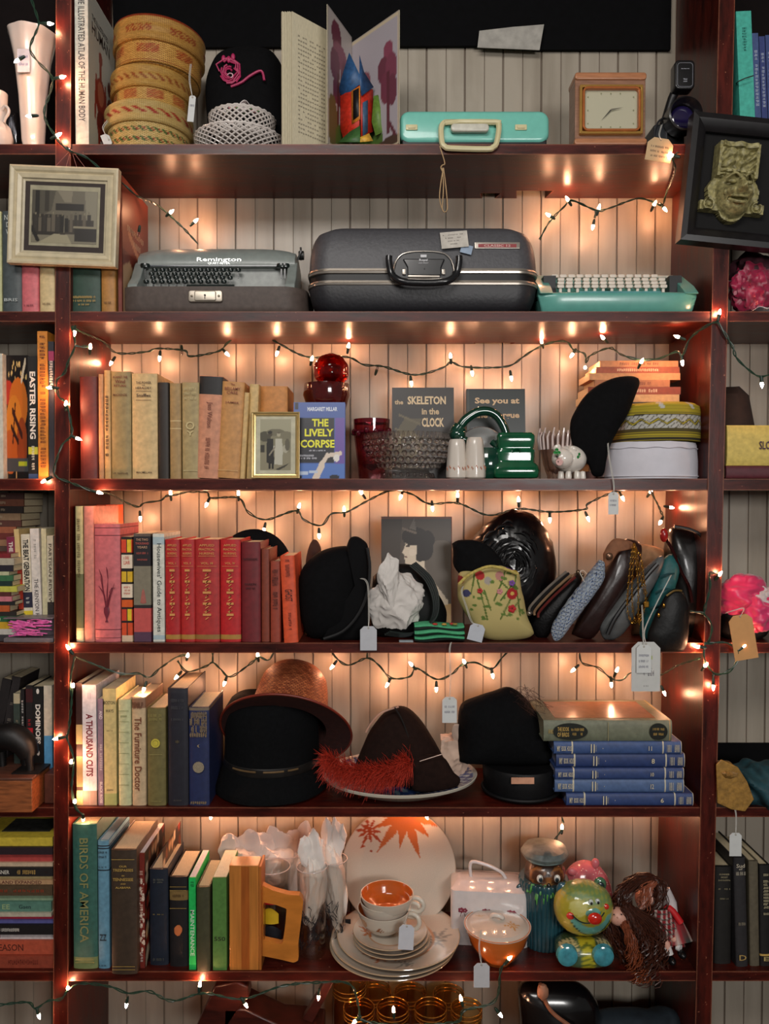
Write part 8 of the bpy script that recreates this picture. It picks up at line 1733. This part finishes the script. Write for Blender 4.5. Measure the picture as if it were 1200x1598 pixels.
# hooded owl-like jar in a ribbed bin
Yj = .12; P = at(848,1468,Yj); o = thing('cookie_jar','ceramic cookie jar, brown faced owl in a cap sitting in a ribbed teal bin','cookie jar',(P.x,Yj,z6+.0003)); R = S(37,Yj)
q = lambda x,y,dy=0: at(x,y,Yj+dy)-Vector(o.location)
zq = lambda y,dy=-.05: at(0,y,Yj+dy).z-z6
b = MB(); n=30
b.lathe([(.0001,0),(R*.90,0),(R*.93,.006),(R*.92,.010),(R*1.0,zq(1400)),(R*1.05,zq(1388)),(R*1.0,zq(1384)),(.0001,zq(1386))],150,fn=lambda p,a,t: Vector((p.x*(1+.035*(abs(math.sin(a*n/2))**.5-.5)),p.y*(1+.035*(abs(math.sin(a*n/2))**.5-.5)),p.z))); obj('bin', b, mat((34,74,84),.2,.25,30,.1,coat=.6), o)
for s_ in (-1,1): b = MB(); b.tube(smooth_path([(s_*R*.98,-.005,zq(1395)),(s_*R*1.15,-.008,zq(1400)),(s_*R*1.12,-.008,zq(1415)),(s_*R*.97,-.005,zq(1420))],4),.0035,8); obj('bin_handle', b, mat((34,74,84),.2,.25,30,coat=.6), o)
b = MB(); rn = random.Random(15)
for k in range(90):
    a = rn.uniform(-2.6,-.5); r = R*rn.uniform(.55,.98); z = zq(1392)+rn.uniform(-.012,.006); b.tube([(r*math.cos(a),r*math.sin(a),z+.008),(r*1.12*math.cos(a),r*1.12*math.sin(a),z-.003),(r*1.15*math.cos(a),r*1.15*math.sin(a),z-.018*rn.random())],[.003,.0026,.0006],5)
obj('green_ruff', b, mat((70,150,54),.4,.4,200,coat=.3), o)
hc_ = q(850,1361)
b = MB(); b.ell(tuple(hc_),R*.86,R*.80,S(29,Yj),50,36,fn=lambda p: 1+.02*noise.noise(p*8)); hd = obj('head', b, paintmat(.25,coat=.5,bump=.2), o)
def ow(X,Y_,Z):
    U = (X-hc_.x)/R; V = (Z-hc_.z)/R; return shapes(np.where(Y_<0,U,9),V,(60,40,30),[('e',-.38,.05,.34,.42,(150,96,50)),('e',.38,.05,.34,.42,(150,96,50)),('e',0,-.30,.5,.25,(170,120,70)),('e',-.38,.08,.26,.30,(84,50,30)),('e',.38,.08,.26,.30,(84,50,30)),('e',0,-.45,.16,.14,(60,34,26))])
paint(hd, ow)
for s_ in (-1,1):
    c2 = hc_+Vector((s_*.36*R,-R*.76,.10*R)); b = MB(); b.ell(tuple(c2),.0075,.005,.0095,20,14); ey = obj('eye', b, mat((220,216,206),.1,.03,coat=1), hd); b = MB(); b.ell(tuple(c2+Vector((-s_*.001,-.0042,-.001))),.0045,.0022,.0055,14,10); obj('pupil', b, mat((24,40,50),.05,.1,coat=1), ey)
b = MB(); b.ell(tuple(hc_+Vector((0,-R*.82,-.16*R))),.0045,.004,.0055,12,8); obj('beak', b, mat((20,14,12),.2,coat=.5), hd)
b = MB(); cc_ = q(850,1333); b.lathe([(.0001,-.004),(R*.90,-.004),(R*.98,.002),(R*1.0,.008),(R*.88,.018),(R*.5,.024),(.0001,.026)],60,c=tuple(cc_),fn=lambda p,a,t: p*(1+.04*noise.noise(p*40))); cp = obj('cap', b, mat((96,106,104),.5,.4,60,.6), o)
b = MB(); b.ell((0,0,0),R*.72,R*.42,.006,30,12); vz = obj('cap_visor', b, mat((96,114,110),.5,.3,60,.5), cp); vz.location = tuple(cc_+Vector((-.004,-R*.55,.000))); vz.rotation_euler = (.05,0,0)
# pink ceramic
Yk = .15; P = at(918,1460,Yk); o = thing('piggy_bank','pink ceramic bank with white speckles standing behind the yellow bear jar','piggy bank',(P.x,Yk,z6+.0003)); q = lambda x,y,dy=0: at(x,y,Yk+dy)-Vector(o.location)
b = MB(); c2 = q(914,1400); b.ell(tuple(c2),S(42,Yk),S(34,Yk),c2.z,50,40); PKM = mat((206,108,116),.15,.15,20,coat=.7); obj('body', b, PKM, o)
b = MB(); b.ell(tuple(q(929,1347,-.02)),.010,.008,.012,16,12); obj('ear', b, PKM, o); b = MB(); b.ell(tuple(q(893,1360,-.02)),.012,.008,.010,16,12); obj('ear', b, PKM, o)
b = MB(); rn = random.Random(4)
for k in range(60):
    th = rn.uniform(-2.5,-.6); ph_ = rn.uniform(.1,1.1); p = Vector((math.cos(ph_)*math.cos(th)*S(42,Yk),math.cos(ph_)*math.sin(th)*S(34,Yk),math.sin(ph_)*c2.z)); b.ell(tuple(c2+p*1.005),.0014,.0014,.0014,6,4)
obj('speckles', b, mat((230,190,180),.3), o)
# yellow bear/cat jar
Yk = .035; P = at(912,1508,Yk); o = thing('cookie_jar','yellow and green ceramic grinning bear jar with red cheeks and blue feet','cookie jar',(P.x,Yk,z6+.0003)); q = lambda x,y,dy=0: at(x,y,Yk+dy)-Vector(o.location)
hc_ = q(910,1415); R = S(46,Yk)
b = MB(); b.ell(tuple(hc_),R,R*.74,S(41,Yk),80,60,fn=lambda p: 1+.012*noise.noise(p*9),e=.92); hd = obj('head', b, paintmat(.16,coat=.8,bump=.25,scale=220), o)
def bear(X,Y_,Z):
    U = (X-hc_.x)/R; V = (Z-hc_.z)/R; F_u = np.where(Y_<.01,U,9)
    sm = ('m',lambda U,V: (np.abs(V+.02-.62*((U-.12)/.75)**2+.50)<.20)&(np.abs(U-.12)<.72)&(V<.05),(110,176,160)); sl = ('m',lambda U,V: (np.abs(V+.02-.62*((U-.12)/.75)**2+.66)<.035)&(np.abs(U-.12)<.66),(40,60,50))
    return shapes(F_u,V,(176,166,50),[('m',lambda U,V: V+.25*U>.45,(120,150,90)),('m',lambda U,V:(V+.25*U>.32)&(np.sin(U*40)+np.sin(V*37)>.2),(150,160,80)),('e',-.3,.30,.30,.25,(206,200,110)),sm,sl,('l',.12,-.55,.12,-.25,.025,(40,60,50)),('m',lambda U,V:(V<-.78),(190,180,40))])
paint(hd, bear)
for x,y,r_,c,nm in ((917,1411,.0165,(206,40,22),'nose'),(884,1414,.0105,(206,52,34),'cheek'),(938,1402,.0085,(206,52,34),'cheek')):
    p = q(x,y); dx_, dz_ = (p.x-hc_.x)/R, (p.z-hc_.z)/S(41,Yk); yy = -R*.74*math.sqrt(max(.02,1-dx_*dx_-dz_*dz_))-(.012 if nm == 'nose' else 0); b = MB(); b.ell((p.x,hc_.y+yy,p.z),r_*.95,r_*.55,r_*.8,24,18); obj(nm, b, mat(c,.12,.25,60,coat=1), hd)
for x in (914,925): p = q(x,1393); dx_, dz_ = (p.x-hc_.x)/R, (p.z-hc_.z)/S(41,Yk); yy = -R*.74*math.sqrt(1-dx_*dx_-dz_*dz_); b = MB(); b.ell((p.x,hc_.y+yy-.001,p.z),.0060,.0035,.0070,16,12); ey = obj('eye', b, mat((196,206,200),.1,coat=1), hd); b = MB(); b.ell((p.x+.001,hc_.y+yy-.0040,p.z-.001),.0028,.002,.0036,12,8); obj('pupil', b, mat((16,18,16),.1), ey)
p = q(919,1420,-.028); b = MB(); b.ell(tuple(p),.036,.022,.025,30,20); mz = obj('muzzle', b, mat((104,164,150),.16,.25,60,.1,coat=.8), hd)
b = MB(); b.tube(smooth_path([at(x,y,Yk-.058)-Vector(o.location) for x,y in ((893,1428),(905,1438),(919,1441),(935,1434),(943,1424))],4),.0014,6); obj('smile_line', b, mat((24,44,40),.3), hd)
for x,y,c in ((878,1388,(40,84,100)),(936,1380,(70,110,80))):
    p = q(x,y,.01); b = MB(); b.ell(tuple(p),.015,.008,.017,24,16); ea = obj('ear', b, mat(c,.15,.3,60,coat=.8), o); b = MB(); b.ell(tuple(p+Vector((0,-.0065,-.001))),.009,.004,.010,16,12); obj('inner_ear', b, mat((30,44,46),.2,coat=.6), ea)
b = MB(); bc = q(911,1481); b.ell(tuple(bc),S(45,Yk),S(32,Yk),bc.z,60,40,e=.75); bdy = obj('body', b, paintmat(.18,coat=.8,bump=.2), o)
def bb(X,Y_,Z):
    U = (X-bc.x)/S(43,Yk); V = (Z-bc.z)/bc.z; return shapes(np.where(Y_<0,U,9),V,(74,104,76),[('p',[(-.28,1.2),(.34,1.2),(.25,-1),(-.2,-1)],(200,190,50)),('m',lambda U,V:(np.abs(U)<.3)&(np.sin(V*16+8*np.abs(U))>.5),(110,120,40)),('r',-.95,.45,-.35,.95,(206,196,140)),('r',.40,.45,.95,.95,(206,196,140)),('m',lambda U,V:(np.abs(U)>.36)&(V>.45)&(np.sin(U*42)>.75),(60,80,50))])
paint(bdy, bb)
for x in (884,940):
    b = MB(); b.lathe([(.0001,-.004),(.020,-.004),(.024,.002),(.022,.012),(.015,.016),(.0001,.016)],30,c=tuple(q(x,1488,-.044)),axis='y',sy=1).xform(Matrix.Identity(4)); ft = obj('foot', b, mat((70,150,164),.15,.35,60,coat=.8), o)
    b = MB()
    for k in range(4): a = k*1.57+.5; b.tube([q(x+5*math.cos(a),1487+5*math.sin(a),-.0565),q(x+9*math.cos(a+.5),1487+9*math.sin(a+.5),-.0555)],.0012,5)
    obj('foot_markings', b, mat((20,60,74),.2,coat=.5), ft)
# dolls
HR = mat((66,32,20),.35,.5,200,.2); SKN = mat((214,160,140),.45,.06); 
def hair(pts, n, r, Y, seed, o_, spread=.012, m=HR, curl=.006, name='hair'):
    b = MB(); rn = random.Random(seed); L_ = Vector(o_.location)
    for k in range(n):
        off = Vector((rn.uniform(-1,1),rn.uniform(-1,.6),rn.uniform(-1,1)))*spread; ph_ = rn.uniform(0,6); sp = smooth_path([at(x+rn.uniform(-4,4),y+rn.uniform(-3,3),Y)-L_ for x,y in pts],6)
        q2 = [p+off*(.3+.7*i/len(sp))+Vector((math.sin(ph_+i*1.15)*curl,math.cos(ph_+i*1.15)*curl,0))*(i/len(sp)) for i,p in enumerate(sp)]
        b.tube(q2,[r]*(len(q2)-1)+[r*.3],4)
    obj(name, b, m, o_)
Yd = .03; P = at(985,1500,Yd); o = thing('doll','small doll with long curly auburn hair tumbling over the shelf edge','doll',(P.x,Yd,z6+.0003))
L_ = Vector(o.location)
b = MB(); b.ell(tuple(at(964,1430,Yd)-L_),S(15,Yd),S(14,Yd),S(14,Yd),32,24,fn=lambda p: 1-.05*max(0,-p.z)); fc = obj('head', b, SKN, o)
for x in (958,970): b = MB(); b.ell(tuple(at(x,1427,Yd-.019)-L_),.0022,.0014,.0014,10,8); obj('eye', b, mat((40,26,24),.2), fc)
b = MB(); b.ell(tuple(at(965,1438,Yd-.0185)-L_),.0028,.001,.0011,10,6); obj('mouth', b, mat((170,50,56),.3), fc); b = MB(); b.ell(tuple(at(964,1432,Yd-.020)-L_),.0014,.0016,.0016,8,6); obj('nose', b, SKN, fc)
b = MB(); b.lathe([(.0001,0),(.022,.0),(.020,.03),(.012,.055),(.0001,.058)],24,c=tuple(at(975,1470,Yd+.02)-L_-Vector((0,0,.02)))); obj('dress', b, mat((44,22,20),.7), o)
hair([(955,1412),(945,1425),(950,1450),(965,1475),(985,1500)],60,.0012,Yd+.002,1,o,.016); hair([(975,1415),(990,1440),(1005,1465),(1010,1490),(1008,1516)],120,.0013,Yd-.008,2,o,.024,curl=.012); hair([(985,1420),(1020,1445),(1030,1470),(1025,1500)],110,.0012,Yd-.004,3,o,.020,curl=.008); hair([(975,1440),(985,1470),(990,1500),(1000,1520)],70,.0012,Yd-.016,9,o,.018,mat((124,62,36),.3,.5,200),curl=.012)
Yd2 = .075; P = at(1040,1480,Yd2); o = thing('doll','doll in a red plaid dress with white socks and black shoes leaning on the upright','doll',(P.x,Yd2,z6+.0003)); L_ = Vector(o.location)
b = MB(); b.ell(tuple(at(1012,1402,Yd2)-L_),S(21,Yd2),S(19,Yd2),S(21,Yd2),30,22); obj('head', b, SKN, o)
hair([(1025,1375),(1005,1370),(980,1382),(968,1405),(985,1430)],150,.0012,Yd2-.022,5,o,.018,curl=.005); hair([(1020,1372),(1030,1385),(1028,1410),(1015,1430)],130,.0012,Yd2-.026,6,o,.016,curl=.006); hair([(1020,1378),(1008,1390),(1005,1410)],60,.0011,Yd2-.034,7,o,.012,mat((150,84,60),.3,.3,200),curl=.004)
b = MB(); b.tube([at(1036,1388,Yd2+.01)-L_,at(1046,1410,Yd2)-L_,at(1050,1430,Yd2-.01)-L_],[.014,.015,.012],14); obj('sleeve', b, mat((206,200,200),.7), o)
b = MB(); b.tube([at(1040,1418,Yd2)-L_,at(1050,1440,Yd2-.02)-L_,at(1060,1472,Yd2-.04)-L_],[.012,.022,.032],20); dr = obj('dress', b, paintmat(.7), o, ang=60)
b = MB(); b.tube(smooth_path([at(1026,1420,Yd2-.02)-L_,at(1045,1418,Yd2-.03)-L_,at(1062,1440,Yd2-.04)-L_],4),.008,10); obj('red_collar', b, mat((196,24,30),.6), o)
b = MB(); b.grid(26,26,lambda u,v: at(1020+10*v+u*(24+16*v),1420+v*58,Yd2-.045-.01*math.sin(u*PI)+.003*math.sin(u*26)*v)-L_); sk = obj('skirt', b, paintmat(.7,bump=.2), o, solid=.001)
def plaid(X,Y_,Z):
    return shapes(X*1000,Z*1000,(150,24,34),[('m',lambda U,V:(np.sin(U*.55)>.5),(206,190,180)),('m',lambda U,V:(np.sin(V*.55)>.6),(40,60,56)),('m',lambda U,V:(np.sin(U*.55)>.5)&(np.sin(V*.55)>.6),(120,110,100))])
paint(sk, plaid); paint(dr, plaid)
for x0,x1_,y1_ in ((1034,1046,1490),(1050,1062,1480)):
    b = MB(); b.tube([at(x0,1462,Yd2-.05)-L_,at((x0+x1_)/2,1472,Yd2-.055)-L_,at(x1_-3,y1_-6,Yd2-.06)-L_],[.0085,.008,.0065],12); lg = obj('leg', b, SKN, o)
    b = MB(); b.tube([at((x0+x1_)/2+1,1477,Yd2-.056)-L_,at(x1_,y1_,Yd2-.062)-L_],[.0083,.0075],12); obj('sock', b, mat((216,212,210),.7), lg)
    b = MB(); c2 = at(x1_+2,y1_+9,Yd2-.066)-L_; b.ell(tuple(c2),.009,.014,.0085,18,12); obj('shoe', b, mat((12,12,14),.3), lg)
# ================================================================ lowest row (shelf 7)
z7 = SH[7]
DW = wood((1,3,6),(26,10,8),(66,26,20),.35,False,'dark_carved_wood')
o, O_ = body('wooden_stool','dark wooden folding stool with crossed legs under the sixth shelf','stool',(400,1700),.06)
O_ = Vector((O_.x,O_.y,z7+.0004)); o.location = O_
b = MB(); b.prism([(q_.x,q_.z) for q_ in [at(x,y,.05)-O_ for x,y in ((304,1608),(336,1535),(372,1528),(388,1535),(390,1552),(372,1575),(348,1612))]][::-1],-.02,.02); obj('leg', b, DW, o, bevel=.004)
b = MB(); b.prism([(q_.x,q_.z) for q_ in [at(x,y,.06)-O_ for x,y in ((352,1566),(385,1566),(410,1578),(440,1592),(470,1594),(505,1600),(505,1640),(350,1640))]][::-1],-.02,.06); obj('seat', b, DW, o, bevel=.004)
b = MB(); b.prism([(q_.x,q_.z) for q_ in [at(x,y,.02)-O_ for x,y in ((470,1604),(508,1541),(519,1546),(486,1610))]][::-1],-.012,.012); obj('strut', b, DW, o, bevel=.002)
obj('leg', MB().box(at(330,1600,.05).x-O_.x,at(350,1600,.05).x-O_.x,-.02,.02,0,at(0,1600,.05).z-z7).box(at(480,1600,.05).x-O_.x,at(500,1600,.05).x-O_.x,-.02,.02,0,at(0,1600,.05).z-z7), DW, o) if False else None
for x0 in (322,478): obj('leg', MB().box(at(x0,1600,.05).x-O_.x,at(x0+16,1600,.05).x-O_.x,-.02,.02,0,at(0,1600,.05).z-z7), DW, o)
AG = glass((246,226,190),.01,body=.06); GR_ = mat((196,140,60),.2,.1,metal=.8)
k = 0; pos = [(545,1535,26,.10),(585,1545,25,.16),(640,1548,25,.17),(700,1550,24,.17),(560,1572,24,.05),(613,1572,25,.05),(672,1572,25,.05),(728,1572,24,.05)]
nm_ = ['tall amber glass nearest the dark stool in the back row','second amber glass of the back row','back row amber glass, third along','back row amber glass at the far end','front row amber glass closest to the dark stool','front row amber glass, second from the stool','front row amber glass, third from the stool','front row amber glass at the far end']
for (px,yt,rp,Y),lb in zip(pos,nm_):
    P = at(px,yt,Y); R = S(rp,Y); H = P.z-z7; o = thing('amber_glass',lb+' on the lowest shelf','drinking glass',(P.x,Y,z7+.0003),(0,0,0),'gold rimmed amber glasses')
    if H > .09:   # stacked inside each other: the one in view stands on another
        pass
    obj('body', MB().lathe([(.0001,.0),(R*.78,.0),(R*.80,.004),(R*.95,H*.6),(R,H),(R-.0016,H),(R*.93,H*.6),(R*.76,.010),(.0001,.008)],40), AG, o)
    for zz_ in (H,H-.010,H-.018): obj('gold_ring', MB().tube([((R+.0004)*math.cos(a),(R+.0004)*math.sin(a),zz_) for a in [2*PI*i/40 for i in range(40)]],.0011,5,closed=True), GR_, o)
o, O_ = body('purse','round black patent purse with a tan strap hanging beneath the cookie jars','purse',(865,1598),.08); O_ = Vector((O_.x,O_.y,z7+.0004)); o.location = O_
outline_body('pouch',[(808,1545),(820,1534),(860,1530),(905,1536),(930,1560),(936,1590),(930,1630),(880,1650),(820,1640),(812,1590)],.08,.05,mat((14,13,14),.22,.2,coat=.5),o,O_)
obj('support', MB().box(-.05,.05,-.03,.04,0,at(0,1640,.08).z-z7), mat((30,24,22),.8), o)
b = MB(); b.tube(smooth_path([at(x,y,.015)-O_ for x,y in ((843,1535),(850,1560),(862,1580),(885,1598),(905,1612))],5),.0045,8); obj('strap', b, mat((150,96,70),.5), o); b = MB(); b.ell(tuple(at(847,1548,.015)-O_),.013,.01,.018,16,12,fn=lambda p: 1+.2*noise.noise(p*3)); obj('tassel', b, mat((160,110,84),.6), o)
o, O_ = body('bag','dark teal and grey folded bag on the lowest shelf by the upright','bag',(990,1598),.1); O_ = Vector((O_.x,O_.y,z7+.0004)); o.location = O_
outline_body('body',[(925,1600),(935,1584),(990,1580),(1030,1584),(1050,1578),(1065,1600),(1065,1700),(930,1700)],.1,.06,mat((30,40,48),.7,.4,30,.4),o,O_)
